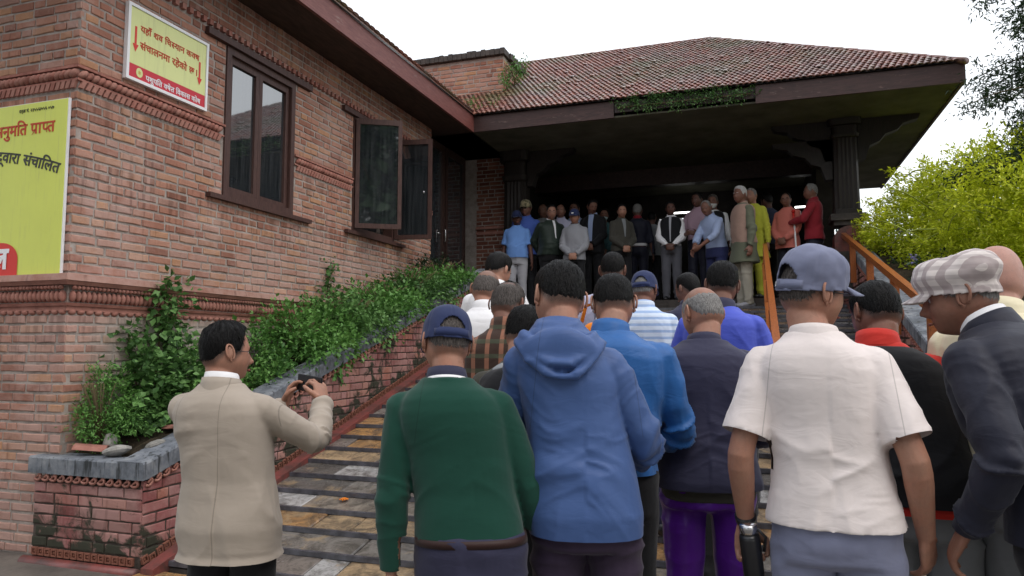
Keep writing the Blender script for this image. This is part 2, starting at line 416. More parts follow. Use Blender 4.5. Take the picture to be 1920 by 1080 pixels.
def place_bricks(res, O, U, seed):
    """to (matrix) list; U unit vector along the course; outward = U rotated -90 deg about z"""
    r = random.Random(seed); U = Vector(U); N = Vector((U.y, -U.x, 0)); out_ = []
    for (u, z, ln, h) in res:
        M4 = Matrix.Identity(4); 
        sx = ln / 0.225; sz = h / 0.058
        ang = r.uniform(-0.012, 0.012)
        c = Vector(O) + U * u + N * r.uniform(-0.003, 0.004); c.z = O[2] + z
        rot = Matrix(((U.x, -N.x, 0), (U.y, -N.y, 0), (0, 0, 1))).to_4x4() @ Matrix.Rotation(ang, 4, 'Y')
        out_.append((Matrix.Translation(c), rot, (sx, 1, sz), r.randrange(7), r.random()))
    return out_
def emit_bricks(items, parent, mat, limit=300, name='brick', stuff='brick_courses', variants=None):
    V = variants or BV
    C = cam.location
    def score(it):
        p = it[0].to_translation(); d = p - C
        # rough in-view test
        fw = Vector((-0.322, 0.947, 0)); side = d.x * 0.947 + d.y * 0.322; z = d.dot(fw)
        if z < 0.5 or abs(side / z) > 0.73 or d.z / z > 0.51: return 0
        return it[2][0] * it[2][2] / (d.length ** 2)
    items = sorted(items, key=score, reverse=True)
    meshes = [v.mesh(name, mat) for v in V]
    off = Matrix.Translation(-parent.location)
    for it in items[:limit]:
        T_, R_, s_, k, t = it
        o = mkobj(name, meshes[k % len(V)], parent); o.matrix_basis = off @ T_ @ R_ @ Matrix.Diagonal((*s_, 1))
    if items[limit:]:
        m = MB()
        for T_, R_, s_, k, t in items[limit:]:
            X = T_ @ R_ @ Matrix.Diagonal((*s_, 1)); vv = V[k % len(V)]
            m.add([X @ Vector(p) for p in vv.v], vv.f, 0.02 + 0.97 * t)
        o = m.obj(stuff, mat, parent, kind='stuff'); o.location = -parent.location

# ================================================================== SETTING
g = MB(); g.box(-300, 300, -60, 900, -0.6, 0.0); g.obj('ground', 'ground', kind='structure')

# ------------------------------------------------------------------ left building
WX = -4.8; FY = 3.95; WEND = 10.14
bld = thing('brick_building', 'weathered red brick building wing with carved terracotta bands and two tall dark windows', 'building', (WX, FY, 0))
bld_inv = Matrix.Translation((-WX, -FY, 0))
def P_(mb, name, mat, parent, smooth=False, **k):
    """mesh given in world coordinates parented under an Empty placed without rotation"""
    o = mb.obj(name, mat, parent, smooth, **k)
    par = parent; off = Vector((0, 0, 0))
    while par is not None: off += par.location; par = par.parent
    o.location = -off
    return o
m = MB()
m.box(WX - 0.3, WX, FY, 5.51, 0, 5.2); m.box(WX - 0.3, WX, 5.51, 6.60, 0, 2.93); m.box(WX - 0.3, WX, 5.51, 6.60, 4.40, 5.2)
m.box(WX - 0.3, WX, 6.60, 7.83, 0, 5.2); m.box(WX - 0.3, WX, 7.83, 8.92, 0, 2.95); m.box(WX - 0.3, WX, 7.83, 8.92, 4.42, 5.2)
m.box(WX - 0.3, WX, 8.92, WEND, 0, 5.2)
m.box(-9.0, WX - 0.3, FY, FY + 0.3, 0, 5.2)
m.box(-9.0, WX - 0.3, FY + 0.3, 12.4, 5.12, 5.2)
P_(m, 'mortar_wall', 'mortar', bld)
bpy.context.view_layer.update()
holes = [(5.50 - FY, 6.61 - FY, 2.90, 4.47), (7.82 - FY, 8.93 - FY, 2.90, 4.47)]
bandz = [(1.735, 2.035), (3.43, 3.61), (4.50, 4.56)]
def nob(u, z, h): return not any(a - 0.02 < z < b + 0.02 for a, b in bandz)
it = []
it += place_bricks([r_ for z0, z1 in ((0.0, 1.72), (2.05, 3.445), (3.62, 4.50), (4.57, 5.15)) for r_ in lay(0.0, WEND - FY, z0, z1, seed=int(z0 * 10) + 3, holes=holes)], (WX, FY, 0), (0, 1, 0), 5)
it += place_bricks([r_ for z0, z1 in ((0.0, 1.72), (2.05, 3.445), (3.62, 4.50), (4.57, 5.15)) for r_ in lay(0.0, 1.6, z0, z1, seed=int(z0 * 10) + 33)], (WX - 1.6, FY, 0), (1, 0, 0), 6)
emit_bricks(it, bld, 'brick')

# L-shaped run of a moulding profile: goes along the front face (from -x) to the corner, then along the side wall
def run_box(mb, z0, z1, d0, d1=None, y1=WEND, x0=-8.5, topslope=0):
    """ledge projecting d0 (bottom) .. d1 (top) from both faces"""
    d1 = d0 if d1 is None else d1
    ring = []
    prof = [(0.0, z0), (d0, z0), (d1, z1 - topslope), (0.0, z1)]
    v = []
    for (d, z) in prof: v += [(x0, FY - d, z), (WX + d, FY - d, z), (WX + d, y1, z)]
    f = []
    for i in range(3):
        a = i * 3; b = a + 3
        f += [(a, a + 1, b + 1, b), (a + 1, a + 2, b + 2, b + 1)]
    f += [(0, 3, 6, 9), (11, 8, 5, 2)]
    mb.add(v, f)
def run_units(fn, step, y1=WEND, x0=-6.2, gaps=()):
    """call fn(pos_on_face, along_vector, outward_vector) for units along both faces"""
    k = int((WX - x0) / step)
    for i in range(k): fn(Vector((WX - (i + 0.5) * step, FY, 0)), Vector((1, 0, 0)), Vector((0, -1, 0)), i)
    k = int((y1 - FY) / step)
    for i in range(k):
        y = FY + (i + 0.5) * step
        if any(a < y < b for a, b in gaps): continue
        fn(Vector((WX, y, 0)), Vector((0, 1, 0)), Vector((1, 0, 0)), i)
wg = ((5.48, 6.63), (7.8, 8.95))
def lump(mb, c, A, N, ra, rn, rz, slant=0.0, seg=7, ring=5):
    vs = []; fs = []
    for i in range(ring + 1):
        th = pi * i / ring
        for j in range(seg):
            a = 2 * pi * j / seg
            dz = rz * cos(th)
            vs.append(c + A * (ra * sin(th) * cos(a) + slant * dz) + N * (rn * sin(th) * sin(a)) + Vector((0, 0, dz)))
    for i in range(ring):
        for j in range(seg):
            a = i * seg + j; b = i * seg + (j + 1) % seg
            fs.append((a, a + seg, b + seg, b))
    mb.add(vs, fs, 0.02 + 0.5 * random.random())
# upper rope band
def side_seg_boxes(mb, z0, z1, d):
    mb.box(-8.5, WX, FY - d, FY, z0, z1)
    for a, b in ((FY - d, 5.50), (6.61, 7.82), (8.93, WEND)): mb.box(WX, WX + d, a, b, z0, z1)
for z0_, z1_, d_ in ((3.595, 3.615, 0.035), (3.50, 3.515, 0.022)):
    for seg_ in ((None, None), (FY - d_, 5.50), (6.61, 7.82), (8.93, WEND)):
        m = MB()
        if seg_[0] is None: m.box(-8.5, WX, FY - d_, FY, z0_, z1_)
        else: m.box(WX, WX + d_, seg_[0], seg_[1], z0_, z1_)
        P_(m, 'band_ledge', 'moulding', bld)
m = MB(); run_units(lambda p, A, N, i: lump(m, p + N * 0.012 + Vector((0, 0, 3.556)), A, N, 0.036, 0.036, 0.036, 0.55), 0.052, gaps=wg)
P_(m, 'rope_moulding', 'moulding', bld, True, kind='stuff')
m = MB()
def tooth(p, A, N, i):
    a = 0.018; z = 3.445
    b0 = p - A * a; b1 = p + A * a
    m.hexa([b0 + Vector((0, 0, z)) + A * -0.012, b1 + Vector((0, 0, z)) + A * -0.012, b1 + N * 0.022 + Vector((0, 0, z)) + A * -0.012, b0 + N * 0.022 + Vector((0, 0, z)) + A * -0.012,
            b0 + Vector((0, 0, z + .056)) + A * 0.012, b1 + Vector((0, 0, z + .056)) + A * 0.012, b1 + N * 0.026 + Vector((0, 0, z + .056)) + A * 0.012, b0 + N * 0.026 + Vector((0, 0, z + .056)) + A * 0.012], 0.02 + 0.5 * random.random())
run_units(tooth, 0.052, gaps=wg)
P_(m, 'tooth_moulding', 'moulding', bld, kind='stuff')
# saw-tooth course under the eaves
m = MB()
run_units(lambda p, A, N, i: m.box(*sorted((p.x + (0 if N.x else -0.022), p.x + (0.04 if N.x else 0.022))), *sorted((p.y - (0.04 if N.y else 0.022), p.y + (0 if N.y else 0.022))), 4.505, 4.555, 0.02 + 0.5 * random.random()), 0.085)
P_(m, 'sawtooth_course', 'moulding', bld, kind='stuff')
# main cornice
m = MB(); run_box(m, 1.985, 2.045, 0.085, 0.075, topslope=0.012)
P_(m, 'cornice_slab', 'brick', bld)
for a_ in ((1.955, 1.984, 0.055, 0.075), (1.80, 1.822, 0.03, 0.04), (1.765, 1.799, 0.016)):
    m = MB(); run_box(m, *a_); P_(m, 'cornice_ledge', 'moulding', bld)
m = MB(); run_units(lambda p, A, N, i: lump(m, p + N * 0.04 + Vector((0, 0, 1.935)), A, N, 0.016, 0.022, 0.017, 0), 0.036)
P_(m, 'small_bead_course', 'moulding', bld, True, kind='stuff')
m = MB(); run_units(lambda p, A, N, i: lump(m, p + N * 0.022 + Vector((0, 0, 1.872)), A, N, 0.019, 0.032, 0.044, 0), 0.044)
P_(m, 'bead_course', 'moulding', bld, True, kind='stuff')
m = MB(); run_units(lambda p, A, N, i: lump(m, p + N * 0.004 + Vector((0, 0, 1.757)), A, N, 0.037, 0.02, 0.022, 0), 0.075)
P_(m, 'scalloped_course', 'moulding', bld, True, kind='stuff')

# windows of the wing
def add_pane(parent, x, y0, y1, z0, z1):
    g_ = MB(); g_.box(x - 0.006, x, y0, y1, z0, z1); return P_(g_, 'pane', 'glass', parent)
def frame_boxes(mb, xa, xb, y0, y1, z0, z1, w, wt=None, wb=None):
    wt = wt or w; wb = wb or w
    mb.box(xa, xb, y0, y0 + w, z0, z1); mb.box(xa, xb, y1 - w, y1, z0, z1)
    mb.box(xa, xb, y0 + w, y1 - w, z1 - wt, z1); mb.box(xa, xb, y0 + w, y1 - w, z0, z0 + wb)
m = MB(); frame_boxes(m, WX - 0.12, WX + 0.02, 5.51, 6.60, 2.93, 4.405, 0.065)
m.box(WX - 0.10, WX + 0.012, 6.53, 6.60, 2.93, 4.40)
win = P_(m, 'window', 'window_wood', bld, label='first window, closed, light sky reflected in its panes')
def sash(parent, y0, y1, name='casement'):
    s_ = MB(); frame_boxes(s_, WX - 0.07, WX - 0.015, y0, y1, 2.985, 4.345, 0.052, 0.075, 0.06)
    return P_(s_, name, 'window_wood', parent)
s1 = sash(win, 5.577, 6.03); s2 = sash(win, 6.033, 6.527)
# panes stay level with the third depth: children of the window
add_pane(win, WX - 0.04, 5.62, 5.99, 3.03, 4.28); add_pane(win, WX - 0.042, 6.08, 6.48, 3.03, 4.28)
m = MB(); m.box(WX, WX + 0.055, 5.22, 6.87, 4.41, 4.475); P_(m, 'lintel', 'window_wood', bld)
m = MB(); m.box(WX, WX + 0.06, 5.30, 6.90, 2.885, 2.928); P_(m, 'sill', 'window_wood', bld)

m = MB(); frame_boxes(m, WX - 0.12, WX + 0.02, 7.83, 8.92, 2.95, 4.415, 0.06)
win2 = P_(m, 'window', 'window_wood', bld, label='second window with both casements swung outwards')
m = MB(); m.box(WX, WX + 0.055, 7.55, 9.95, 4.42, 4.48); P_(m, 'lintel', 'window_wood', bld)
m = MB(); m.box(WX, WX + 0.06, 7.66, 9.20, 2.905, 2.948); P_(m, 'sill', 'window_wood', bld)
m = MB(); m.box(WX - 0.29, WX - 0.26, 7.6, 9.1, 2.7, 4.6); P_(m, 'curtain', 'black_plastic', bld)  # plain black sheet closing the open window from behind
# window grille of crossed bars
m = MB()
for k in range(14):
    y = 7.89 + k * 0.075
    m.tube([(WX - 0.10, y, 2.99), (WX - 0.10, y + (0.05 if k % 2 else -0.05), 3.14)], [0.006, 0.006], 5)
for z in (3.0, 3.14, 3.5, 3.9): m.box(WX - 0.105, WX - 0.095, 7.88, 8.87, z, z + 0.012)
P_(m, 'grille', 'black_plastic', win2, kind='stuff')
def swung(hy, w, ang, parent, sgn):
    """casement hinged at y=hy on the outer wall face; sgn -1 extends toward -y when closed"""
    mb = MB(); gl = MB(); z0, z1 = 2.99, 4.40; t = 0.022
    def bx(B, a0, a1, c0, c1, zz0, zz1):
        P8 = []
        for z in (zz0, zz1):
            for (a, c) in ((a0, c0), (a1, c0), (a1, c1), (a0, c1)):
                dy, dx = cos(ang) * sgn * a, sin(ang) * a
                ny, nx = -sin(ang) * sgn * c, cos(ang) * c
                P8.append((WX + 0.03 + dx + nx, hy + dy + ny, z))
        B.hexa(P8)
    bx(mb, 0, 0.05, -t, t, z0, z1); bx(mb, w - 0.05, w, -t, t, z0, z1)
    bx(mb, 0.05, w - 0.05, -t, t, z1 - 0.07, z1); bx(mb, 0.05, w - 0.05, -t, t, z0, z0 + 0.06)
    c = P_(mb, 'casement', 'window_wood', parent)
    bx(gl, 0.045, w - 0.045, -0.004, 0.004, z0 + 0.05, z1 - 0.06)
    P_(gl, 'pane', 'glass', parent)
swung(7.86, 0.58, radians(60), win2, 1)
swung(8.91, 0.53, radians(101), win2, -1)
m = MB(); m.ball((WX + 0.50, 8.86, 3.62), (0.012, 0.012, 0.02), 8, 6); P_(m, 'handle', 'steel', win2, True)
m = MB(); m.tube([(-5.63, 3.93, 0.0), (-5.62, 3.90, 1.52)], [0.02, 0.02], 8); P_(m, 'downpipe', 'black_plastic', bld, True)

# darker glazed end of the wing, under the canopy
m = MB()
m.box(WX - 0.55, WX - 0.3, WEND, 12.4, 0, 5.1); m.box(WX - 0.5, WX, WEND - 0.02, WEND + 0.02, 0, 5.1)
m.box(WX - 0.3, WX - 0.02, WEND + 0.02, 12.2, 0, 2.72)
P_(m, 'recess_wall', 'dark_stone', bld)
for (a, b) in ((WEND + 0.05, 10.85), (10.92, 11.75)):
    m = MB(); frame_boxes(m, WX - 0.16, WX - 0.08, a, b, 2.74, 4.85, 0.07, 0.12, 0.12)
    d_ = P_(m, 'door', 'dark_wood', bld)
    gl = MB(); gl.box(WX - 0.125, WX - 0.119, a + 0.06, b - 0.06, 2.84, 4.75); P_(gl, 'pane', 'glass', d_)
    if a < 10.5:
        h = MB(); h.tube([(WX - 0.07, b - 0.04, 3.22), (WX - 0.04, b - 0.04, 3.24), (WX - 0.04, b - 0.04, 3.42), (WX - 0.07, b - 0.04, 3.44)], [0.008] * 4, 6)
        h.tube([(WX - 0.07, b - 0.34, 3.33), (WX - 0.03, b - 0.34, 3.33), (WX - 0.03, b - 0.22, 3.33)], [0.009] * 3, 6)
        P_(h, 'handle', 'steel', d_, True)
m = MB(); m.box(WX - 0.3, -4.2, 12.1, 12.4, 2.1, 5.1); P_(m, 'pier_wall', 'mortar', bld)
pier = place_bricks(lay(0, 0.6, 2.1, 4.9, seed=77), (-4.8, 12.1, 0), (1, 0, 0), 8)
emit_bricks(pier, bld, 'dark_brick', 0, stuff='pier_bricks')
m = MB(); m.box(-4.8, -4.2, 12.07, 12.088, 3.52, 3.57); m.box(-4.8, -4.2, 12.06, 12.088, 3.62, 3.66); P_(m, 'pier_band', 'moulding', bld)

# wing roof: fascia, soffit, slope
m = MB(); m.box(-4.24, -4.20, 3.2, 10.45, 4.912, 5.17); m.box(-9.0, -4.241, 3.2, 3.24, 4.912, 5.17); P_(m, 'fascia', 'fascia_paint', bld)
m = MB(); m.box(-9.0, -4.241, 3.241, 12.3, 4.925, 4.94); P_(m, 'soffit', 'soffit_wood', bld)
m = MB()
m.add([(-4.17, 3.1, 5.172), (-4.17, 10.4, 5.172), (-7.6, 13.8, 7.3), (-7.6, 3.1, 7.3), (-4.17, 3.1, 5.21), (-4.17, 10.4, 5.21), (-7.6, 13.8, 7.35), (-7.6, 3.1, 7.35)],
      [(0, 3, 2, 1), (4, 5, 6, 7), (0, 1, 5, 4), (1, 2, 6, 5), (2, 3, 7, 6), (3, 0, 4, 7)])
m.add([(-7.6, 3.1, 7.3), (-7.6, 13.8, 7.3), (-11, 13.8, 5.2), (-11, 3.1, 5.2)], [(0, 1, 2, 3)])
P_(m, 'roof_slope', 'tile', bld)
# ends of roof tiles showing along the wing's eave
m = MB()
for k in range(60):
    y = 3.2 + k * 0.12
    m.tube([(-4.15, y, 5.205), (-4.32, y, 5.30)], [(0.06, 0.016)] * 2, 8, up=(0, 0, 1), tint=random.random() * .9 + .02)
P_(m, 'eave_tiles', 'tile', bld, kind='stuff')

# ------------------------------------------------------------------ pavilion with the hipped tile roof
EY, EX0, EX1, EZ = 10.45, -4.2, 2.63, 5.17
HW = 3.32; SL = 2.14 / HW
pav = thing('tiled_pavilion', 'dark open pavilion with red tiled hip roof at the top of the steps', 'building', (-1, 12, 2.1))
ang = math.atan(SL)
def roof_pt(x, q, off=0.0):  # q: plan distance inwards from the front eave
    return Vector((x, EY - 0.04 + q - sin(ang) * off, EZ + q * SL + cos(ang) * off))
m = MB()
B0 = (EX0 - 4.6, EY, EZ); 
A_ = Vector((EX1, EY - .04, EZ)); Bv = Vector((EX1 - HW, EY + HW, EZ + HW * SL)); Cc = Vector((-9, EY + HW, EZ + HW * SL)); Dd = Vector((-9, EY - 0.04, EZ))
BR = Vector((EX1, EY + 2 * HW, EZ)); BL = Vector((-9, EY + 2 * HW, EZ))
m.add([Vector((EX0, EY - .04, EZ)), A_, Bv, Cc, Vector((-9, EY + 4.76, EZ)), ], [(0, 1, 2, 3)])
m.add([A_, BR, Bv], [(0, 1, 2)]); m.add([BR, BL, Cc, Bv], [(0, 1, 2, 3)])
P_(m, 'roof_deck', 'dark_stone', pav)
# tiles: small curved clay tiles, each proud of the row below
def tile_variant(seed):
    r = random.Random(seed); mb = MB(); w = 0.041; Lh = 0.075; ns = 4; v = []; f = []
    for k, (yy, lift) in enumerate(((-Lh, 0.018), (Lh, 0.003))):
        for j in range(ns + 1):
            a = -1 + 2 * j / ns
            hz = 0.017 * (1 - a * a) + lift
            v.append((a * w * (1.0 - 0.06 * k), yy, hz + r.uniform(-0.002, 0.002)))
    for j in range(ns + 1): v.append((v[j][0], v[j][1] + 0.002, v[j][2] - 0.016))
    for j in range(ns): f.append((j, j + 1, ns + 2 + j, ns + 1 + j)); f.append((j + 1, j, 2 * ns + 2 + j, 2 * ns + 3 + j))
    mb.add(v, f); return mb
TV = [tile_variant(i) for i in range(5)]
tl = []; rr = random.Random(3)
rowp = 0.108; q = 0.0; k = 0
Rr = Matrix.Rotation(ang, 4, 'X')
while q < HW - 0.05:
    x = EX0 - q * 1.0 + (0.04 if k % 2 else 0.0); x1 = EX1 - q
    while x < x1 - 0.03:
        p = roof_pt(x, q + 0.055, 0.010 + rr.uniform(0, .005) + (0.012 if rr.random() < 0.03 else 0))
        tl.append((Matrix.Translation(p), Rr @ Matrix.Rotation(rr.uniform(-.05, .05), 4, 'Z'), (1, 1, 1), rr.randrange(5), rr.random()))
        x += 0.083
    q += rowp * cos(ang); k += 1
emit_bricks(tl, pav, 'tile', 300, 'roof_tile', 'roof_tile_rows', TV)
# ridge and hip caps
m = MB()
def caps(a, b, r0, w=0.075):
    n_ = int((b - a).length / 0.28); d = (b - a) / n_
    for i in range(n_):
        m.tube([a + d * i, a + d * (i + 1.08)], [(w, w * 0.6), (w * 0.85, w * 0.5)], 10, up=(0, 0, 1), tint=0.72 + 0.25 * random.random())
caps(A_ + Vector((0, 0, 0.0)), Bv + Vector((0, 0, 0.02)), 0.08); caps(Bv + Vector((0, 0, 0.02)), Cc + Vector((0, 0, 0.02)), 0.08)
P_(m, 'ridge_tiles', 'tile', pav, True, kind='stuff')
# fascia boards
m = MB(); m.box(EX0 + 0.001, -1.95, EY, EY + 0.04, 4.912, 5.165); P_(m, 'fascia', 'fascia_dark', pav)
m = MB(); m.box(-1.94, 0.05, EY + 0.02, EY + 0.05, 4.99, 5.165); P_(m, 'fascia', 'dark_wood', pav, label='broken fascia length hidden by moss')
m = MB(); m.box(0.06, EX1, EY - 0.01, EY + 0.03, 4.905, 5.165); P_(m, 'fascia', 'fascia_dark', pav)
m = MB(); m.box(EX1 - 0.04, EX1, EY + 0.031, EY + 2 * HW, 4.905, 5.165); P_(m, 'fascia', 'fascia_dark', pav)
# soffit, walls, floor
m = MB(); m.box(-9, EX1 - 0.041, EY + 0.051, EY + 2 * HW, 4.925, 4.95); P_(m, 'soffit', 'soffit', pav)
m = MB()
m.box(-4.2, 1.25, 13.8, 14.0, 4.6, 4.92)
P_(m, 'ceiling_beams', 'dark_wood', pav)
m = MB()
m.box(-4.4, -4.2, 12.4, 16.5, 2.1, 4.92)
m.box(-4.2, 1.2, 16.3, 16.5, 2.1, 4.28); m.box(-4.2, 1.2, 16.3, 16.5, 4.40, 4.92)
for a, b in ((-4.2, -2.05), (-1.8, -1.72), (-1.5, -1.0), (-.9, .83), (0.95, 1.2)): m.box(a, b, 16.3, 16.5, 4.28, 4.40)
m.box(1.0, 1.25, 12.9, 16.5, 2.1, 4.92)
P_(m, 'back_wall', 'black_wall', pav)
for k in range(0): m.box(-2.2 + k * 0.05, 0.9, 15.2 + 0.02 * k, 15.23 + 0.02 * k, 4.0 + k * 0.085, 4.012 + k * 0.085)
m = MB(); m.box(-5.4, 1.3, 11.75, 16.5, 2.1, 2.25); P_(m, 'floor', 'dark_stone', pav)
for (x0_, y0_, z0_, ln_) in ((-1.75, 15.6, 4.36, 0.55), (-0.95, 15.9, 4.34, 0.3), (0.78, 15.4, 4.3, 0.28)):
    m = MB(); m.tube([(x0_, y0_, z0_), (x0_ + ln_, y0_, z0_)], [0.018, 0.018], 8)
    lt = P_(m, 'tube_light', 'tube_light', pav, True)
# carved posts
def carved_post(x, y, z0, z1, w, label=None, brackets=((-1, 0),)):
    mb = MB(); n_ = 40; prof = [(0, 1.12), (0.05, 1.12), (0.055, 1.0), (0.8, 0.93), (0.81, 1.05), (0.84, 1.1), (0.845, 0.95), (0.93, 0.95), (0.935, 1.25), (1, 1.3)]
    v = []; f = []
    for (t, s_) in prof:
        for j in range(n_):
            a = 2 * pi * j / n_ + pi / n_
            ca, sa = cos(a), sin(a); r = 1 / max(abs(ca), abs(sa)); r = min(r, 1.25)
            fl = 0.94 if (j % 2 and 0.05 < t < 0.81) else 1.0
            v.append((x + w / 2 * s_ * r * ca * fl, y + w / 2 * s_ * r * sa * fl, z0 + t * (z1 - z0)))
    for i in range(len(prof) - 1):
        for j in range(n_): f.append((i * n_ + j, i * n_ + (j + 1) % n_, (i + 1) * n_ + (j + 1) % n_, (i + 1) * n_ + j))
    mb.add(v, f)
    P_(mb, 'post', 'carved_wood', pav)
    for (sx, dz) in brackets:
        b = MB(); zz = z1 - dz; pr = [(0, 0), (0.85, 0), (0.82, -0.07), (0.62, -0.12), (0.55, -0.20), (0.38, -0.26), (0.3, -0.36), (0.16, -0.42), (0.1, -0.62), (0, -0.62)]
        vv = [(x + sx * (w / 2 + a), y - 0.09, zz + c) for a, c in pr] + [(x + sx * (w / 2 + a), y + 0.09, zz + c) for a, c in pr]; K = len(pr)
        ff = [tuple(range(K)), tuple(reversed(range(K, 2 * K)))] + [(i, (i + 1) % K, (i + 1) % K + K, i + K) for i in range(K)]
        b.add(vv, ff); P_(b, 'bracket', 'carved_wood', pav)
carved_post(1.32, 11.8, 3.47, 4.92, 0.36, brackets=((-1, 0.28), (-1, 0.0), (1, 0.0)))
carved_post(-3.97, 11.95, 2.2, 4.92, 0.42, brackets=((1, 0.0),))
m = MB(); m.box(1.08, 1.56, 11.56, 12.04, 3.37, 3.47); m.box(1.12, 1.52, 11.60, 12.0, 3.30, 3.37); P_(m, 'post_base', 'dark_stone', pav)
m = MB(); v = []; K = 14
pr = [(-0.22, 2.6), (-0.22, 3.1)] + [(-0.22 * cos(pi * i / K), 3.1 + 0.19 * sin(pi * i / K)) for i in range(1, K)] + [(0.22, 3.1), (0.22, 2.6)]
v = [(1.34 + a, 11.58, c) for a, c in pr] + [(1.34 + a, 12.0, c) for a, c in pr]; n_ = len(pr)
m.add(v, [tuple(range(n_)), tuple(reversed(range(n_, 2 * n_)))] + [(i, i + n_, (i + 1) % n_ + n_, (i + 1) % n_) for i in range(n_)])
P_(m, 'arched_plinth', 'red_cement', pav)
m = MB(); m.box(1.08, 1.58, 11.55, 12.05, 2.1, 2.9); P_(m, 'plinth_block', 'dark_stone', pav)

# brick box rising through the roof at the valley
bx = thing('brick_parapet', 'square red brick parapet block with dark coping rising through the tiled roof', 'parapet', (-5.2, 12.0, 5.5))
m = MB(); m.box(-6.4, -4.12, 11.62, 13.4, 5.3, 6.62); P_(m, 'core', 'mortar', bx)
pb = place_bricks(lay(0, 2.28, 5.55, 6.60, 0.078, seed=41), (-6.4, 11.62, 0), (1, 0, 0), 9)
pb += place_bricks(lay(0, 1.8, 5.55, 6.60, 0.078, seed=42), (-4.12, 11.62, 0), (0, 1, 0), 10)
emit_bricks(pb, bx, 'brick', 170)
m = MB()
for k in range(27):
    x = -6.5 + k * 0.09; m.box(x + 0.004, x + 0.086, 11.54, 11.80, 6.625 + random.uniform(0, .006), 6.735 + random.uniform(-0.01, 0.012), random.random() * .9 + .02)
for k in range(19):
    y = 11.81 + k * 0.09; m.box(-4.30, -4.04, y + 0.004, y + 0.086, 6.625, 6.735 + random.uniform(-0.01, 0.012), random.random() * .9 + .02)
P_(m, 'coping_bricks', 'dark_stone', bx, kind='stuff')

# ------------------------------------------------------------------ stairs
SY, TR, RI, NST = 3.94, 0.26, 0.0742, 28
st = thing('steps', 'broad flight of wet slate steps with dark nosings', 'steps', (0, SY, 0))
del st['category'], st['label']; st['kind'] = 'structure'
XL, XR = -3.80, 1.20
m = MB()
m.hexa([(XL, SY, -0.3), (XR, SY, -0.3), (XR, SY + NST * TR, -0.3), (XL, SY + NST * TR, -0.3), (XL, SY, 0.03), (XR, SY, 0.03), (XR, SY + NST * TR, NST * RI - 0.035), (XL, SY + NST * TR, NST * RI - 0.035)])
m.box(XL, XR, SY + NST * TR - 0.02, SY + NST * TR + 0.45, -0.2, NST * RI - 0.03)
P_(m, 'step_core', 'dark_stone', st)
rs = random.Random(5); SLV = []
def slab_mesh(r, nx=3):
    b = MB(); hx, hy, hz = .5, .5, .5
    o_ = [(-hx, -hy), (0 + r.uniform(-.1, .1), -hy), (hx, -hy), (hx, hy), (0 + r.uniform(-.1, .1), hy), (-hx, hy)]
    v = [(x, y, -hz) for x, y in o_] + [(x, y, hz * 0.6) for x, y in o_] + [(x * .975, y * .94, hz + r.uniform(-.15, .15)) for x, y in o_]
    f = [(k * 6 + j, k * 6 + (j + 1) % 6, (k + 1) * 6 + (j + 1) % 6, (k + 1) * 6 + j) for k in (0, 1) for j in range(6)] + [tuple(12 + j for j in range(6))]
    b.add(v, f); return b
SV = [slab_mesh(rs).mesh('paving_stone', 'slate') for _ in range(6)]
NOS = []
nos = MB(); nos.box(XL + 0.02, XR - 0.02, -0.012, 0.016, -0.024, 0.009)
nm = nos.mesh('step_nosing', 'nosing')
cnt = 0; extra = MB()
for k in range(NST):
    y0 = SY + k * TR; z = (k + 1) * RI
    mkobj('step_nosing', nm, st, (0, y0 - SY, z - 0.006))
    x = XL + rs.uniform(0.0, 0.05); y1 = y0 + TR + 0.01 if k < NST - 1 else y0 + 0.45
    while x < XR - 0.05:
        w = min(rs.choice((rs.uniform(0.2, 0.35), rs.uniform(0.4, 0.8))), XR - x)
        if XR - (x + w) < 0.12: w = XR - x
        if cnt < 298 :
            last = k >= NST - 1; rise = 0.0 if last else RI - 0.026
            o = mkobj('paving_stone', SV[rs.randrange(6)], st, (x + w / 2, (y0 + 0.02 + y1) / 2 - SY, z - 0.018 + rise / 2 + rs.uniform(-.002, .002)), (atan(rise / TR), 0, 0), (w - 0.008, y1 - y0 - 0.02, 0.03))
            cnt += 1
        x += w
# floor stones in front of the stairs
for j in range(4):
    y = SY - 0.035 - j * 0.42; x = -3.9
    while x < 3.0:
        w = rs.uniform(0.35, 0.7)
        mkobj('paving_stone', SV[rs.randrange(6)], None or st, (x + w / 2, y - 0.2 - SY, 0.002), None, (w - 0.012, 0.405, 0.03)); x += w
print('stones', cnt)
# stringer strips at both sides
m = MB()
def sloped(mb, x0, x1, ya, yb, za, zb, h, tint=None):
    mb.hexa([(x0, ya, za), (x1, ya, za), (x1, yb, zb), (x0, yb, zb), (x0, ya, za + h), (x1, ya, za + h), (x1, yb, zb + h), (x0, yb, zb + h)], tint)
S = RI / TR
for (a, b) in ((XL - 0.06, XL + 0.045), (XR - 0.02, XR + 0.08)):
    sloped(m, a, b, 3.80, 11.25, -0.03, -0.03 + 7.45 * S, 0.085)
P_(m, 'stringer', 'red_cement', st)

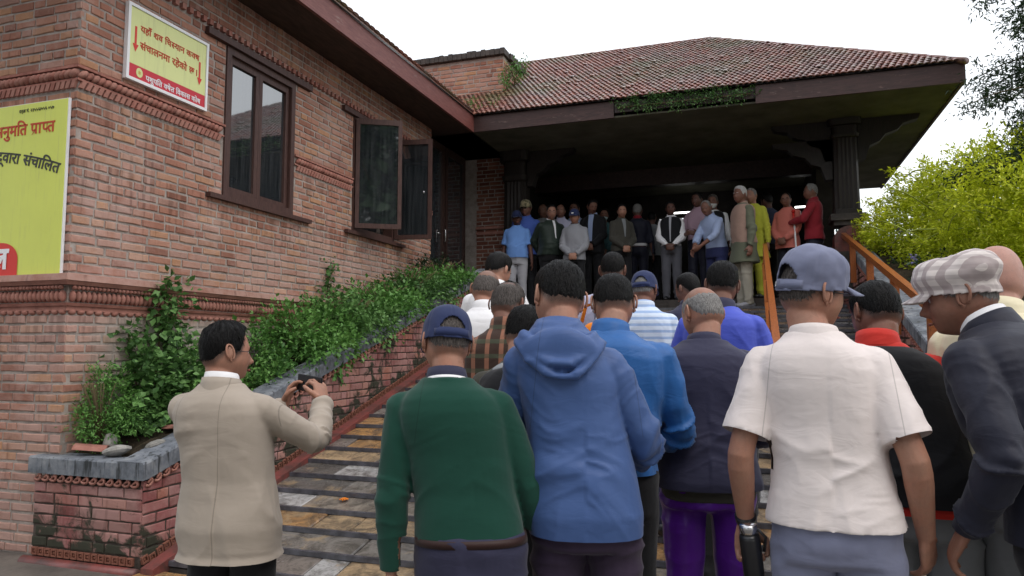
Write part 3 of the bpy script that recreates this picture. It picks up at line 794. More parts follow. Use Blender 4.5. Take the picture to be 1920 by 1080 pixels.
# ------------------------------------------------------------------ planters flanking the steps
def planter(name, label, xi, xo, sgn, ya, yb, front=True, mirror=False):
    """xi: face towards the steps, xo: outer side; sgn +1 if the steps are at +x of it"""
    t = thing(name, label, 'planter', (xi, ya, 0))
    top = lambda y: 0.56 + 0.30 * max(0, y - ya - 0.0)
    m = MB(); xa, xb = sorted((xi - sgn * 0.22, xi))
    m.hexa([(xa, ya, 0), (xb, ya, 0), (xb, yb, 0), (xa, yb, 0), (xa, ya, top(ya)), (xb, ya, top(ya)), (xb, yb, top(yb)), (xa, yb, top(yb))])
    fa, fb = sorted((xo, xi - sgn * 0.22))
    m.box(fa, fb, ya, ya + 0.2, 0, top(ya))
    P_(m, 'core', 'dark_mortar', t)
    low = lambda y: (y - 3.94) * S + 0.02
    items = []
    if sgn > 0:
        items += place_bricks(lay(0, yb - ya, 0.07, 3.2, 0.0755, seed=51, keep=lambda u, z, h: z < top(ya + u) + 0.02 and z > low(ya + u) - 0.03, gap=0.011), (xi, ya, 0), (0, 1, 0), 12)
        items += place_bricks(lay(0, xi - xo, 0.09, 0.55, 0.0755, seed=52, mix=0.15, gap=0.011), (xo, ya, 0), (1, 0, 0), 13)
    else:
        items += place_bricks(lay(0, yb - ya, 0.07, 3.2, 0.0755, seed=53, keep=lambda u, z, h: z < top(yb - u) + 0.02 and z > low(yb - u) - 0.03), (xi, yb, 0), (0, -1, 0), 14)
        items += place_bricks(lay(0, abs(xi - xo), 0.09, 0.55, 0.0755, seed=54), (xi, ya, 0), (1, 0, 0), 15)
    emit_bricks(items, t, 'brick_red', 300 if sgn > 0 else 60)
    # sloping side coping with fluting, plus front coping
    m = MB(); d = 0.035
    x0, x1 = sorted((xi + sgn * d, xi - sgn * 0.20))
    n_ = int((yb - ya) / 0.028)
    zc = lambda y: top(y) + 0.045
    v = []; f = []
    for i in range(n_ + 1):
        y = ya - d + (yb - ya) * i / n_; fl = 0.006 if i % 2 else 0.0
        xf = xi + sgn * (d - fl)
        xin = xi - sgn * 0.20
        z = zc(y); v += [(xf, y, z), (xf, y, z + 0.105), (xi + sgn * (d - 0.012), y, z + 0.118), (xin, y, z + 0.118), (xin, y, z)]
    for i in range(n_):
        for j in range(5): f.append((i * 5 + j, i * 5 + (j + 1) % 5, (i + 1) * 5 + (j + 1) % 5, (i + 1) * 5 + j))
    f.append((4, 3, 2, 1, 0)); m.add(v, f)
    # front coping
    v = []; f = []; fx0, fx1 = (xo - d, xi - 0.002) if sgn > 0 else (xi + 0.002, xo + d); n2 = int((fx1 - fx0) / 0.024)
    z = zc(ya)
    for i in range(n2 + 1):
        x = fx0 + (fx1 - fx0) * i / n2; fl = 0.006 if i % 2 else 0.0; yf = ya - d + fl - 0.003
        v += [(x, yf, z - 0.001), (x, yf, z + 0.104), (x, ya - d + 0.012, z + 0.117), (x, ya + 0.17, z + 0.117), (x, ya + 0.17, z - 0.001)]
    for i in range(n2):
        for j in range(5): f.append((i * 5 + j, (i + 1) * 5 + j, (i + 1) * 5 + (j + 1) % 5, i * 5 + (j + 1) % 5))
    f.append((0, 1, 2, 3, 4)); f.append(tuple(n2 * 5 + j for j in (4, 3, 2, 1, 0))); m.add(v, f)
    P_(m, 'coping', 'coping', t)
    # scroll course below the coping: linked S curls
    m = MB(); k = int((yb - ya) / 0.074)
    def curl(c, A, N, up_):
        pts = []
        for i in range(9):
            a = pi * (1.15 + 1.25 * i / 8); pts.append(c + A * (0.030 * cos(a)) + up_ * (0.024 * sin(a)) + N * 0.020)
        m.tube(pts, [0.010] * 9, 5, tint=0.02 + .5 * random.random())
        m.tube([c + A * 0.03 + up_ * 0.024 + N * 0.018, c + A * -0.008 + up_ * -0.004 + N * 0.022], [0.008, 0.010], 5)
    for i in range(k):
        y = ya + 0.03 + i * 0.074; curl(Vector((xi, y, zc(y) - 0.027)), Vector((0, 1, 0.30)).normalized(), Vector((sgn, 0, 0)), Vector((0, -0.28, 1)).normalized())
    if sgn > 0:
        for i in range(int((xi - xo) / 0.074)):
            curl(Vector((xo + 0.04 + i * 0.074, ya, zc(ya) - 0.027)), Vector((1, 0, 0)), Vector((0, -1, 0)), Vector((0, 0, 1)))
    P_(m, 'scroll_course', 'moulding', t, True, kind='stuff')
    # square rosette course along the foot
    m = MB()
    def ros(c, A, N, up_):
        s_ = 0.026
        for (a0, a1, b0, b1) in ((-1, -.6, -1, 1), (.6, 1, -1, 1), (-.6, .6, .6, 1), (-.6, .6, -1, -.6)):
            P8 = []
            for nn in (0.0, 0.02):
                for (a, b) in ((a0, b0), (a1, b0), (a1, b1), (a0, b1)): P8.append(c + A * a * s_ + up_ * b * s_ + N * nn)
            m.hexa(P8, 0.02 + .4 * random.random())
        lump(m, c + N * 0.008, A, N, 0.012, 0.012, 0.012, 0, 5, 4)
    for i in range(int((yb - ya) / 0.062)):
        y = ya + 0.03 + i * 0.062; ros(Vector((xi, y, low(y) + 0.055 if y > 4.0 else 0.075)), Vector((0, 1, S)).normalized(), Vector((sgn, 0, 0)), Vector((0, -S, 1)).normalized())
    if sgn > 0:
        for i in range(int((xi - xo) / 0.062)): ros(Vector((xo + 0.04 + i * 0.062, ya, 0.06)), Vector((1, 0, 0)), Vector((0, -1, 0)), Vector((0, 0, 1)))
    P_(m, 'rosette_course', 'dark_brick', t, kind='stuff')
    if sgn > 0:
        m = MB(); m.tube([(xo - 0.02, ya - 0.05, -0.01), (xi + 0.02, ya - 0.05, -0.01)], [0.045, 0.045], 12); P_(m, 'plinth', 'red_cement', t, True)
    # soil, sloping
    m = MB(); a, b = sorted((xi - sgn * 0.19, xo)); n_ = 24; v = []; f = []
    for i in range(n_ + 1):
        y = ya + 0.1 + (yb - ya - .1) * i / n_
        for j in range(7):
            x = a + (b - a) * j / 6
            v.append((x, y, top(y) + 0.09 + random.uniform(-0.03, 0.06)))
    for i in range(n_):
        for j in range(6): f.append((i * 7 + j, i * 7 + j + 1, (i + 1) * 7 + j + 1, (i + 1) * 7 + j))
    m.add(v, f); P_(m, 'soil', 'soil', t, True)
    return top
ltop = planter('brick_planter', 'left brick planter with grey fluted coping climbing beside the steps', -3.95, -4.93, 1, 3.88, 10.6)
rtop = planter('brick_planter', 'right brick planter with grey fluted coping below the wooden handrail', 1.32, 2.6, -1, 3.88, 11.4)
# stone blocks and broken roof tiles lying on the planter's front corner
for (x, y, z, s_, lab) in ((-4.32, 4.0, 0.765, (0.10, 0.06, 0.035), 'cracked grey stone with a pale top on the planter coping'), (-4.52, 4.12, 0.80, (0.045, 0.05, 0.075), 'upright broken grey stone behind the planter coping'), (-4.12, 4.15, 0.80, (0.07, 0.05, 0.03), 'flat grey stone near the planter corner')):
    mb = MB(); mb.ball((0, 0, 0), s_, 10, 7); co = np.array(mb.v); nn = vnoise(co * 18 + x * 10); co = co * (0.8 + 0.5 * nn[:, None]); mb.v = [tuple(c) for c in co]
    o = mkobj('stone', mb.mesh('stone', 'pale_stone'), None, (x, y, z), (0.3, 0.2, x * 5)); o['label'] = lab; o['category'] = 'stone'; o['group'] = 'stones on the planter'
for (x, y, z, rz, lab) in ((-4.56, 4.0, 0.76, 0.5, 'orange broken roof tile beside the fine-leaved plant'), (-4.1, 4.42, 0.87, 1.9, 'orange broken roof tile nearer the steps on the planter'), (-4.3, 4.5, 0.86, 2.7, 'brown roof tile piece in the planter behind the grey stones')):
    mb = MB(); v = []; f = []
    for k in range(2):
        for i in range(2):
            for j in range(7):
                a = pi * (0.15 + 0.7 * j / 6); v.append(((-0.11 + 0.22 * i), (0.06 - 0.01 * k) * cos(a), (0.06 - 0.012 * k) * sin(a) - 0.02))
    for k in range(2):
        for j in range(6): q4 = (k * 14 + j, k * 14 + j + 1, k * 14 + 7 + j + 1, k * 14 + 7 + j); f.append(q4 if k else q4[::-1])
    mb.add(v, f)
    o = mkobj('broken_tile', mb.mesh('broken_tile', 'moulding'), None, (x, y, z), (0.1, 0.1, rz)); o['label'] = lab; o['category'] = 'roof tile'; o['group'] = 'broken tiles on the planter'

# landing and the raised earth on the right
m = MB(); m.box(-5.4, 1.3, SY + NST * TR + 0.42, 11.75, 1.6, NST * RI - 0.002); m.obj('landing', 'dark_stone', kind='structure')
m = MB(); n_ = 20; v = []; f = []
for i in range(n_ + 1):
    for j in range(13):
        y = 3.9 + i * 0.9; x = 2.55 + j * 0.75
        v.append((x, y, 0.55 + 0.13 * min(y - 3.9, 6) - 0.12 * j + 0.15 * vnoise([(x, y, 0)])[0]))
for i in range(n_):
    for j in range(12): a = i * 13 + j; f.append((a, a + 1, a + 14, a + 13))
m.add(v, f); m.obj('grass_bank', 'soil', smooth=True, kind='structure')

# ------------------------------------------------------------------ wooden handrails
def handrail(name, label, xs, ya, yb, za, zb, posts, drop):
    t = thing(name, label, 'handrail', (xs[0], ya, za - drop))
    for x, dz, w, h in ((xs[0], 0, 0.06, 0.035),) + tuple((x_, d_, w_, h_) for x_, d_, w_, h_ in xs[1]):
        m = MB(); sloped(m, x - w / 2, x + w / 2, ya, yb, za + dz - h, zb + dz - h, h * 2); P_(m, 'rail', 'rail_wood', t)
    for yy in posts:
        z = za + (zb - za) * (yy - ya) / (yb - ya)
        m = MB(); m.box(xs[0] - 0.035, xs[0] + 0.035, yy - 0.035, yy + 0.035, z - drop, z - 0.02); P_(m, 'post', 'rail_wood', t)
handrail('handrail', 'orange varnished wooden centre handrail seen end-on between kurta man and salmon shirt', (0.14, ((0.11, -0.28, 0.045, 0.03), (0.13, -0.56, 0.045, 0.03))), 4.6, 11.3, 1.10, 3.0, (4.65, 5.9, 7.3, 8.7, 10.0, 11.2), 0.9)
handrail('handrail', 'brown wooden handrail on the right planter running down from the carved post', (1.24, ()), 4.3, 11.75, 1.34, 3.19, (4.6, 6.1, 7.6, 9.1, 10.6), 0.55)

# ------------------------------------------------------------------ signs
DV = {}
def text_mesh(body, size, mat, name='lettering', extrude=0.0015, bold=0.0, kern=None):
    c = bpy.data.curves.new('t', 'FONT'); c.body = body; c.size = size; c.extrude = extrude; c.offset = bold
    c.resolution_u = 3
    for i, kv in (kern or {}).items(): c.body_format[i].kerning = kv
    o = bpy.data.objects.new('t', c); TMP.collection.objects.link(o); vl = TMP.view_layers[0]; vl.update()
    me = bpy.data.meshes.new_from_object(o.evaluated_get(vl.depsgraph), depsgraph=vl.depsgraph)
    bpy.data.objects.remove(o); me.name = name; me.materials.clear(); me.materials.append(M[mat]); return me
def on_face(me, parent, base, U, size_w=None, at=(0, 0), rotz=0.0, name='lettering', bend=None):
    """lay an XY-plane mesh onto a vertical board: x -> U, y -> z"""
    co, _ = mesh_np(me)
    if size_w:
        k = size_w / (co[:, 0].max() - co[:, 0].min())
        co = (co - [co[:, 0].min(), 0, 0]) * [k, k, 1]
    else: co = co - [co[:, 0].min(), 0, 0]
    if bend is not None:
        xs = co[:, 0] / max(co[:, 0].max(), 1e-6); th = np.arctan(bend * 2 * xs); y = co[:, 1]
        w = co[:, 0].max()
        co = np.stack([co[:, 0] + y * np.sin(th), -bend * w * xs ** 2 + y * np.cos(th), co[:, 2]], 1)
    c_, s_ = cos(rotz), sin(rotz)
    x = co[:, 0] * c_ - co[:, 1] * s_ + at[0]; y = co[:, 0] * s_ + co[:, 1] * c_ + at[1]
    U = np.array(U); N = np.array([U[1], -U[0], 0])
    Pn = np.array(base)[None] + x[:, None] * U + y[:, None] * np.array([0, 0, 1]) + co[:, 2:3] * N
    set_co(me, Pn); o = mkobj(name, me, parent); return o
def halfjoin(mb, pts, r=0.006):
    for a, b in zip(pts[:-1], pts[1:]): mb.tube([a, b], [(r, 0.001), (r, 0.001)], 4)

# small sign on the side wall
sg = thing('sign_board', 'yellow white-framed sign with two red arrows on the brick wall left of the first window', 'sign', (WX, 4.33, 3.65))
def F1(u, h, d=0.0): return (WX + 0.035 + d, 4.33 + u, 3.66 + h)
SWd, SH = 0.90, 0.64
m = MB(); m.box(WX + 0.01, WX + 0.035, 4.33, 4.33 + SWd, 3.66, 3.66 + SH)
m.box(WX + 0.036, WX + 0.050, 4.33, 4.355, 3.66, 3.66 + SH); m.box(WX + 0.036, WX + 0.050, 5.205, 5.23, 3.66, 3.66 + SH)
m.box(WX + 0.036, WX + 0.050, 4.355, 5.205, 3.66, 3.685); m.box(WX + 0.036, WX + 0.050, 4.355, 5.205, 4.275, 4.30)
P_(m, 'frame', 'sign_white', sg)
m = MB(); m.box(WX + 0.036, WX + 0.040, 4.355, 5.205, 3.80, 4.275); P_(m, 'panel', 'sign_pale', sg)
m = MB(); m.box(WX + 0.036, WX + 0.040, 4.355, 5.205, 3.685, 3.799); P_(m, 'red_band', 'sign_band', sg)
def flat(me, at, w, bend=None, rot=0, base=(WX + 0.042, 4.33, 3.66), par=sg, U=(0, 1, 0)):
    o = on_face(me, None, base, U, w, at, rot, bend=bend); o.parent = par; o.location = -par.location; return o
def deva(segs, size, mat, bold=0.0):
    """Devanagari in visual order; a segment (text, 'h') is a half letter cut before its stem, (text, 'r') carries the slanting subjoined stroke"""
    ms = []; x = 0.0
    for sg_ in segs:
        txt, kind = sg_ if isinstance(sg_, tuple) else (sg_, '')
        for wi, word in enumerate(txt.split(' ')):
            if wi: x += size * 0.28
            if not word: continue
            me = text_mesh(word, size, mat, bold=bold); bm = bmesh.new(); bm.from_mesh(me); bpy.data.meshes.remove(me)
            xs = [v.co.x for v in bm.verts]; x0, x1 = min(xs), max(xs); w = x1 - x0
            if kind == 'h':
                bmesh.ops.bisect_plane(bm, geom=bm.verts[:] + bm.edges[:] + bm.faces[:], plane_co=(x0 + w * 0.70, 0, 0), plane_no=(1, 0, 0), clear_outer=True); w *= 0.70
            if kind == 'r':
                t_ = size * 0.035
                P4 = [(x1 - w * .22, size * .22), (x1 - w * .22, size * .22 + 2 * t_), (x1 - w * .75, -t_), (x1 - w * .75, -3 * t_)]
                vs = [bm.verts.new((a_, b_, 0.0015)) for a_, b_ in P4]; bm.faces.new(vs)
            for v in bm.verts: v.co.x += x - x0
            x += w * (0.985 if kind else 0.995)
            m2 = bpy.data.meshes.new('lettering'); bm.to_mesh(m2); bm.free(); ms.append(m2)
    me = join_meshes(ms, 'lettering', M[mat]); me.polygons.foreach_set('use_smooth', [False] * len(me.polygons)); return me
flat(deva(['यहाँ शव िच', ('स', 'h'), 'यान क', ('क', 'h'), 'ष'], 0.1, 'sign_redtext', 0.0015), (0.13, 0.435), 0.66)
flat(deva(['संचालनमा रहेको छ ।'], 0.1, 'sign_redtext', 0.0015), (0.13, 0.29), 0.64)
flat(deva(['पशुपित ', ('क', 'h'), 'षे', ('त', 'r'), ' िवकास कोष'], 0.1, 'sign_white', 0.0015), (0.20, 0.045), 0.62)
m = MB()
for (u, h) in ((0.085, 0.33), (0.80, 0.30)):
    m = MB()
    m.hexa([(WX + 0.0405 + d, 4.33 + u + a, 3.66 + h + b) for d in (0, .002) for a, b in ((-.01, -.02), (.01, -.02), (.01, .13), (-.01, .13))])
    m.add([(WX + 0.0425, 4.33 + u + a, 3.66 + h + b) for a, b in ((-.03, -.02), (0, -.085), (.03, -.02))], [(0, 1, 2)])
    P_(m, 'arrow', 'sign_red', sg)
m = MB(); v = [(WX + 0.0425, 4.33 + 0.135 + 0.034 * cos(2 * pi * i / 16), 3.66 + 0.085 + 0.04 * sin(2 * pi * i / 16)) for i in range(16)]
m.add(v, [tuple(range(16))]); P_(m, 'emblem', 'sign_pale', sg)
m = MB(); v = [(WX + 0.0435, 4.33 + 0.135 + 0.018 * (1 if i % 2 else 0.5) * cos(2 * pi * i / 12), 3.66 + 0.085 + 0.022 * (1 if i % 2 else 0.5) * sin(2 * pi * i / 12)) for i in range(12)]
m.add(v, [tuple(range(12))]); P_(m, 'emblem_star', 'sign_emblem', sg)

# large yellow banner on the front face
s2 = thing('sign_board', 'large bright yellow sign with red corner emblem on the left front of the building', 'sign', (-5.6, FY, 2.03))
XR2 = -4.855
m = MB(); m.box(-7.2, XR2 + 0.012, FY - 0.030, FY - 0.012, 2.015, 3.365); P_(m, 'frame', 'sign_white', s2)
m = MB(); m.box(-7.2, XR2, FY - 0.034, FY - 0.0301, 2.02, 3.36); P_(m, 'panel', 'sign_yellow', s2)
fb = (-5.75, FY - 0.036, 2.02)
def flat2(me, at, w, **k): return flat(me, at, w, base=fb, par=s2, U=(1, 0, 0), **k)
flat2(deva(['अनुमित ', ('प', 'r'), 'ा', ('प', 'h'), 'त'], 0.1, 'sign_redtext', 0.002), (0.14, 1.10), 0.64)
flat2(deva([('प', 'r'), 'ा. िल. द्वारा संचािलत'], 0.1, 'sign_ink', 0.002), (-0.16, 0.93), 1.0, bend=0.16)
flat2(text_mesh('दर्ता नं. २३५५६/०५६ ०५७', 0.1, 'sign_ink'), (0.40, 1.275), 0.36)
m = MB(); v = [(-6.6, FY - 0.0375, 2.022), (-5.28, FY - 0.0375, 2.022)]
for i in range(13): a = pi / 2 * i / 12; v.append((-5.46 + 0.18 * cos(a), FY - 0.0375, 2.16 + 0.13 * sin(a)))
v.append((-6.6, FY - 0.0375, 2.29)); m.add(v, [tuple(range(len(v)))]); P_(m, 'red_emblem', 'sign_red', s2)
flat(text_mesh('काल', 0.1, 'sign_white', bold=0.004), (-0.02, 0.075), 0.40, base=(-5.75, FY - 0.040, 2.02), par=s2, U=(1, 0, 0))

# ------------------------------------------------------------------ foliage
def leaves(C, Nrm, size, aspect=0.55, droop=0.2, rs=None, szv=0.35):
    """kite shaped folded leaves; C,(n,3) centres, Nrm preferred direction of growth"""
    R = rs or rng; n = len(C)
    d = Nrm + R.normal(0, 0.6, (n, 3)); d[:, 2] -= droop; d /= np.linalg.norm(d, axis=1)[:, None] + 1e-9
    up_ = np.array([0, 0, 1.0]) + R.normal(0, 0.45, (n, 3)); s = np.cross(d, up_); s /= np.linalg.norm(s, axis=1)[:, None] + 1e-9
    nn = np.cross(s, d); L = size * (1 + R.uniform(-szv, szv, n))[:, None]
    b = C; t = C + d * L - nn * L * 0.12; l = C + d * L * 0.45 + s * L * aspect * 0.5 + nn * L * 0.10; r = C + d * L * 0.45 - s * L * aspect * 0.5 + nn * L * 0.10
    V = np.stack([b, r, t, l], 1).reshape(-1, 3)
    return V, n
def leaf_obj(parts, name, mat, parent, **k):
    Vs = []; tints = []
    for V, n, t in parts: Vs.append(V); tints.append(t)
    V = np.concatenate(Vs); t = np.concatenate(tints); n = len(V) // 4
    me = bpy.data.meshes.new(name); me.vertices.add(len(V)); me.vertices.foreach_set('co', V.astype(np.float32).ravel())
    idx = np.arange(n)[:, None] * 4 + np.array([[0, 1, 2, 0, 2, 3]])
    me.loops.add(n * 6); me.loops.foreach_set('vertex_index', idx.ravel().astype(np.int32))
    me.polygons.add(n * 2); me.polygons.foreach_set('loop_start', np.arange(n * 2, dtype=np.int32) * 3)
    me.update(calc_edges=True)
    at = me.attributes.new('tint', 'FLOAT', 'FACE'); at.data.foreach_set('value', np.repeat(t, 2).astype(np.float32))
    me.materials.append(M[mat]); o = mkobj(name, me, parent, **k)
    if parent is not None: o.location = -parent.location
    return o
def clump(c, r, n, size, aspect=0.6, shell=0.45, droop=0.2, tb=0.5, sub=9):
    """leaves gathered in sprays inside an ellipsoid with an uneven outline"""
    c = np.array(c); r = np.array(r)
    ns = max(4, n // sub); D = rng.normal(0, 1, (ns, 3)); D /= np.linalg.norm(D, axis=1)[:, None]
    rad = shell + (1.08 - shell) * rng.uniform(0, 1, ns) ** 0.6
    bump = 0.72 + 0.55 * vnoise(D * 2.3 + c * 3)
    S_ = c + D * r * (rad * bump)[:, None]
    k = rng.integers(0, ns, n); tw = D + rng.normal(0, 0.55, (ns, 3)); tw[:, 2] += 0.25; tw /= np.linalg.norm(tw, axis=1)[:, None]
    P = S_[k] + tw[k] * (rng.uniform(-0.6, 1.0, n) * size * 3.0)[:, None] + rng.normal(0, 1, (n, 3)) * size * 0.5
    out = tw[k] * 0.8 + D[k] * np.array([.5, .5, 0.3])
    V, n = leaves(P, out, size, aspect, droop)
    tn = np.clip(tb + 0.25 * (vnoise(P * 6) - 0.5) * 2 + rng.normal(0, 0.13, n) + 0.18 * out[:, 2], 0.02, 0.97)
    return V, n, tn
def plant(name, label, cat, loc, cl, mat, stems, group=None, stemmat='stem'):
    t = thing(name, label, cat, loc, 0, group)
    leaf_obj([clump(*c[0], **c[1]) if isinstance(c[0], tuple) and len(c) == 2 and isinstance(c[1], dict) else clump(*c) for c in cl], 'foliage', mat, t)
    m = MB()
    for s_ in stems: m.tube(s_[0], [s_[1]] * len(s_[0]) if not isinstance(s_[1], list) else s_[1], 6)
    P_(m, 'stem', stemmat, t, True)
    return t
def fan(c, n, h, r=0.25, w=0.006):
    o = []
    for i in range(n):
        a = random.uniform(0, 2 * pi); d = random.uniform(0.2, 1) * r
        o.append(([c, (c[0] + d * cos(a) * .4, c[1] + d * sin(a) * .4, c[2] + h * .6), (c[0] + d * cos(a), c[1] + d * sin(a), c[2] + h)], w))
    return o
tp = lambda y: 0.56 + 0.30 * (y - 3.88) + 0.1
G1 = 'plants growing in the left planter'
plant('shrub', 'fine-leaved light green plant at the front corner of the left planter', 'plant', (-4.62, 4.12, tp(4.1)),
      [((-4.66, 4.12, 0.92), (0.17, 0.14, 0.16), 1500, 0.028, 0.4), ((-4.68, 4.25, 1.10), (0.15, 0.16, 0.18), 1300, 0.03, 0.4), ((-4.52, 4.25, 0.95), (0.12, 0.12, 0.12), 700, 0.03, 0.4), ((-4.70, 4.18, 1.27), (0.07, 0.10, 0.10), 300, 0.03, 0.4)], 'leaf_fine', fan((-4.62, 4.12, tp(4.1)), 14, 0.5, 0.15, .004), G1)
plant('vine', 'broad-leaved vine climbing the brick wall to the cornice behind the planter', 'vine', (-4.72, 4.75, tp(4.7)),
      [((-4.62, 4.62, 1.12), (0.16, 0.25, 0.28), 900, 0.062, 0.8), ((-4.70, 4.75, 1.45), (0.09, 0.20, 0.22), 420, 0.06, 0.8), ((-4.72, 4.80, 1.74), (0.07, 0.10, 0.17), 240, 0.058, 0.8), ((-4.70, 4.83, 1.95), (0.07, 0.12, 0.09), 150, 0.058, 0.8),
       ((-4.74, 4.50, 1.48), (0.05, 0.06, 0.14), 100, 0.055, 0.8), ((-4.75, 4.47, 1.62), (0.04, 0.07, 0.05), 60, 0.05, 0.8), ((-4.6, 4.95, 1.15), (0.18, 0.25, 0.30), 800, 0.06, 0.8), ((-4.55, 4.6, 0.95), (0.15, 0.22, 0.15), 420, 0.06, 0.8)], 'leaf_green',
      [([(-4.7, 4.7, 0.8), (-4.75, 4.76, 1.3), (-4.76, 4.8, 1.7), (-4.74, 4.83, 2.02)], .009), ([(-4.7, 4.6, 0.8), (-4.76, 4.55, 1.3), (-4.77, 4.48, 1.6)], .006)], G1)
plant('shrub', 'bushy green plant behind the beige jacket in the left planter', 'plant', (-4.5, 5.3, tp(5.3)),
      [((-4.5, 5.2, 1.22), (0.25, 0.3, 0.26), 1300, 0.045, 0.6), ((-4.42, 5.65, 1.30), (0.28, 0.3, 0.27), 1300, 0.045, 0.6), ((-4.3, 5.0, 1.02), (0.15, 0.3, 0.16), 500, 0.045, 0.6), ((-4.15, 5.6, 1.18), (0.18, 0.25, 0.17), 700, 0.042, 0.6)], 'leaf_fine', fan((-4.5, 5.3, tp(5.3)), 16, 0.4), G1)
for i, (y, hx, lab) in enumerate(((6.3, 0.30, 'low leafy green bush overhanging the coping beyond the phone'), (7.1, 0.25, 'dense leafy bush on the planter below the small wall vine'), (7.9, 0.19, 'spreading leafy bush on the planter under the second window'), (8.7, 0.14, 'leafy bush on the planter nearest the open casement'), (9.5, 0.10, 'last bush of the left planter, beside the bald white-shirted man'))):
    plant('shrub', lab, 'plant', (-4.4, y, tp(y)),
          [((-4.45, y - 0.2, tp(y) + hx * 0.55), (0.36, 0.42, hx), 1500, 0.055, 0.65), ((-4.35, y + 0.25, tp(y) + hx * 0.6), (0.36, 0.40, hx * 0.95), 1300, 0.055, 0.65), ((-3.98, y - 0.1, tp(y) + 0.10), (0.17, 0.42, min(.2, hx * .7)), 1000, 0.050, 0.65), ((-4.6, y, tp(y) + hx * 0.9), (0.17, 0.3, hx * .6), 600, 0.045, 0.65)], 'leaf_green' if i % 2 else 'leaf_fine', fan((-4.4, y, tp(y)), 14, 0.4, 0.4), G1)
plant('vine', 'small vine on the wall between the cornice and the second window sill', 'vine', (-4.76, 7.3, 2.0),
      [((-4.75, 7.32, 2.14), (0.05, 0.10, 0.12), 110, 0.05, 0.8), ((-4.75, 7.30, 2.36), (0.04, 0.06, 0.13), 90, 0.045, 0.8), ((-4.74, 7.42, 2.0), (0.06, 0.12, 0.08), 90, 0.05, 0.8)], 'leaf_green', [([(-4.78, 7.35, 1.7), (-4.78, 7.3, 2.1), (-4.78, 7.31, 2.45)], .008)], G1)
plant('vine', 'dark creeper against the shaded brick by the door recess', 'vine', (-4.7, 9.9, 2.3),
      [((-4.70, 9.75, 2.62), (0.08, 0.35, 0.18), 500, 0.04, 0.7), ((-4.66, 10.3, 2.72), (0.1, 0.4, 0.14), 400, 0.04, 0.7)], 'leaf_dark', [([(-4.78, 9.9, 2.3), (-4.78, 9.8, 2.7)], .012)], G1)
# moss and weeds on the roof edge
plant('moss', 'dark green moss and weeds hanging from the broken fascia of the tiled roof', 'moss', (-1.0, EY, 5.0),
      [((x_, EY - 0.02, 5.06 + 0.02 * sin(x_ * 7)), (0.20, 0.04, 0.09 + 0.04 * sin(x_ * 11)), 240, 0.032, 0.5) for x_ in np.arange(-1.75, 0.05, 0.2)] + [((-1.0, EY - 0.03, 5.14), (0.8, 0.05, 0.04), 700, 0.028, 0.5)], 'leaf_green', [([(-1.9, EY - .02, 5.05), (0, EY - .02, 5.05)], .01)])
plant('weed', 'pale green weed tuft sprouting at the right edge of the brick parapet', 'weed', (-4.0, 11.7, 6.1),
      [((-3.92, 11.75, 6.38), (0.17, 0.17, 0.17), 420, 0.05, 0.4), ((-4.02, 11.45, 6.08), (0.1, 0.15, 0.06), 150, 0.04, 0.5)], 'leaf_fine', fan((-3.95, 11.75, 6.1), 8, 0.3, 0.12, .005))
plant('weed', 'creeping weeds in the roof valley above the fascia corner', 'weed', (-4.3, 10.6, 5.25),
      [((-4.28, 10.62, 5.32), (0.12, 0.2, 0.05), 260, 0.035, 0.5), ((-4.4, 10.95, 5.55), (0.12, 0.22, 0.05), 160, 0.035, 0.5), ((-3.95, 10.75, 5.42), (0.10, 0.12, 0.04), 120, 0.03, 0.5)], 'leaf_fine', [([(-4.2, 10.5, 5.25), (-4.4, 10.9, 5.5)], .008)])

# golden shrub on the right with long arching shoots and small mauve flowers
gb = thing('golden_shrub', 'large yellow-green flowering shrub billowing beside the right handrail', 'shrub', (3.2, 10.5, 0.9))
cl = [clump((3.45, 10.49, 2.67), (1.66, 1.72, 1.38), 61965, 0.057, 0.42, 0.78, 0.15, 0.66, 16), clump((2.42, 11.45, 2.95), (1.03, 1.10, 0.86), 16402, 0.053, 0.42, 0.66, 0.15, 0.6, 16),
      clump((4.28, 9.52, 2.47), (1.24, 1.24, 1.31), 21870, 0.057, 0.42, 0.76, 0.15, 0.75, 16), clump((2.76, 10.07, 1.84), (1.03, 1.24, 0.97), 14580, 0.056, 0.42, 0.7, 0.2, 0.52, 16), clump((3.31, 11.87, 3.50), (1.17, 1.10, 0.62), 12757, 0.056, 0.42, 0.66, 0.1, 0.5, 16),
      clump((2.14, 10.90, 2.40), (0.69, 0.83, 0.69), 4738, 0.056, 0.42, 0.5, 0.2, 0.55, 12)]
leaf_obj(cl, 'foliage', 'leaf_gold', gb)
leaf_obj([clump((3.38, 10.63, 2.47), (1.03, 1.24, 0.90), 3000, 0.117, 0.6, 0.3, 0.15, 0.6), clump((2.48, 11.32, 2.74), (0.76, 0.90, 0.69), 1200, 0.104, 0.6, 0.3, 0.15, 0.4)], 'inner_foliage', 'leaf_gold', gb)
m = MB(); fl = MB()
for i in range(150):
    a = random.uniform(0, 2 * pi); e = random.uniform(-0.3, 1.3)
    D = Vector((cos(a) * cos(e), sin(a) * cos(e), sin(e))); c0 = Vector((3.3 + random.uniform(-.6, .6), 10.5, 2.6)) + Vector((D.x * 1.3, D.y * 1.45, D.z * 1.24))
    T_ = Vector((random.uniform(-1, 1), random.uniform(-1, 1), random.uniform(-0.4, 0.6))).normalized()
    pts = [c0 + D * (0.12 * sin(pi * t) + 0.06) + T_ * (0.75 * (t - 0.3)) + Vector((0, 0, -0.22 * t * t)) for t in (0, .2, .4, .6, .8, 1)]
    m.tube(pts, [0.008] * 6, 4)
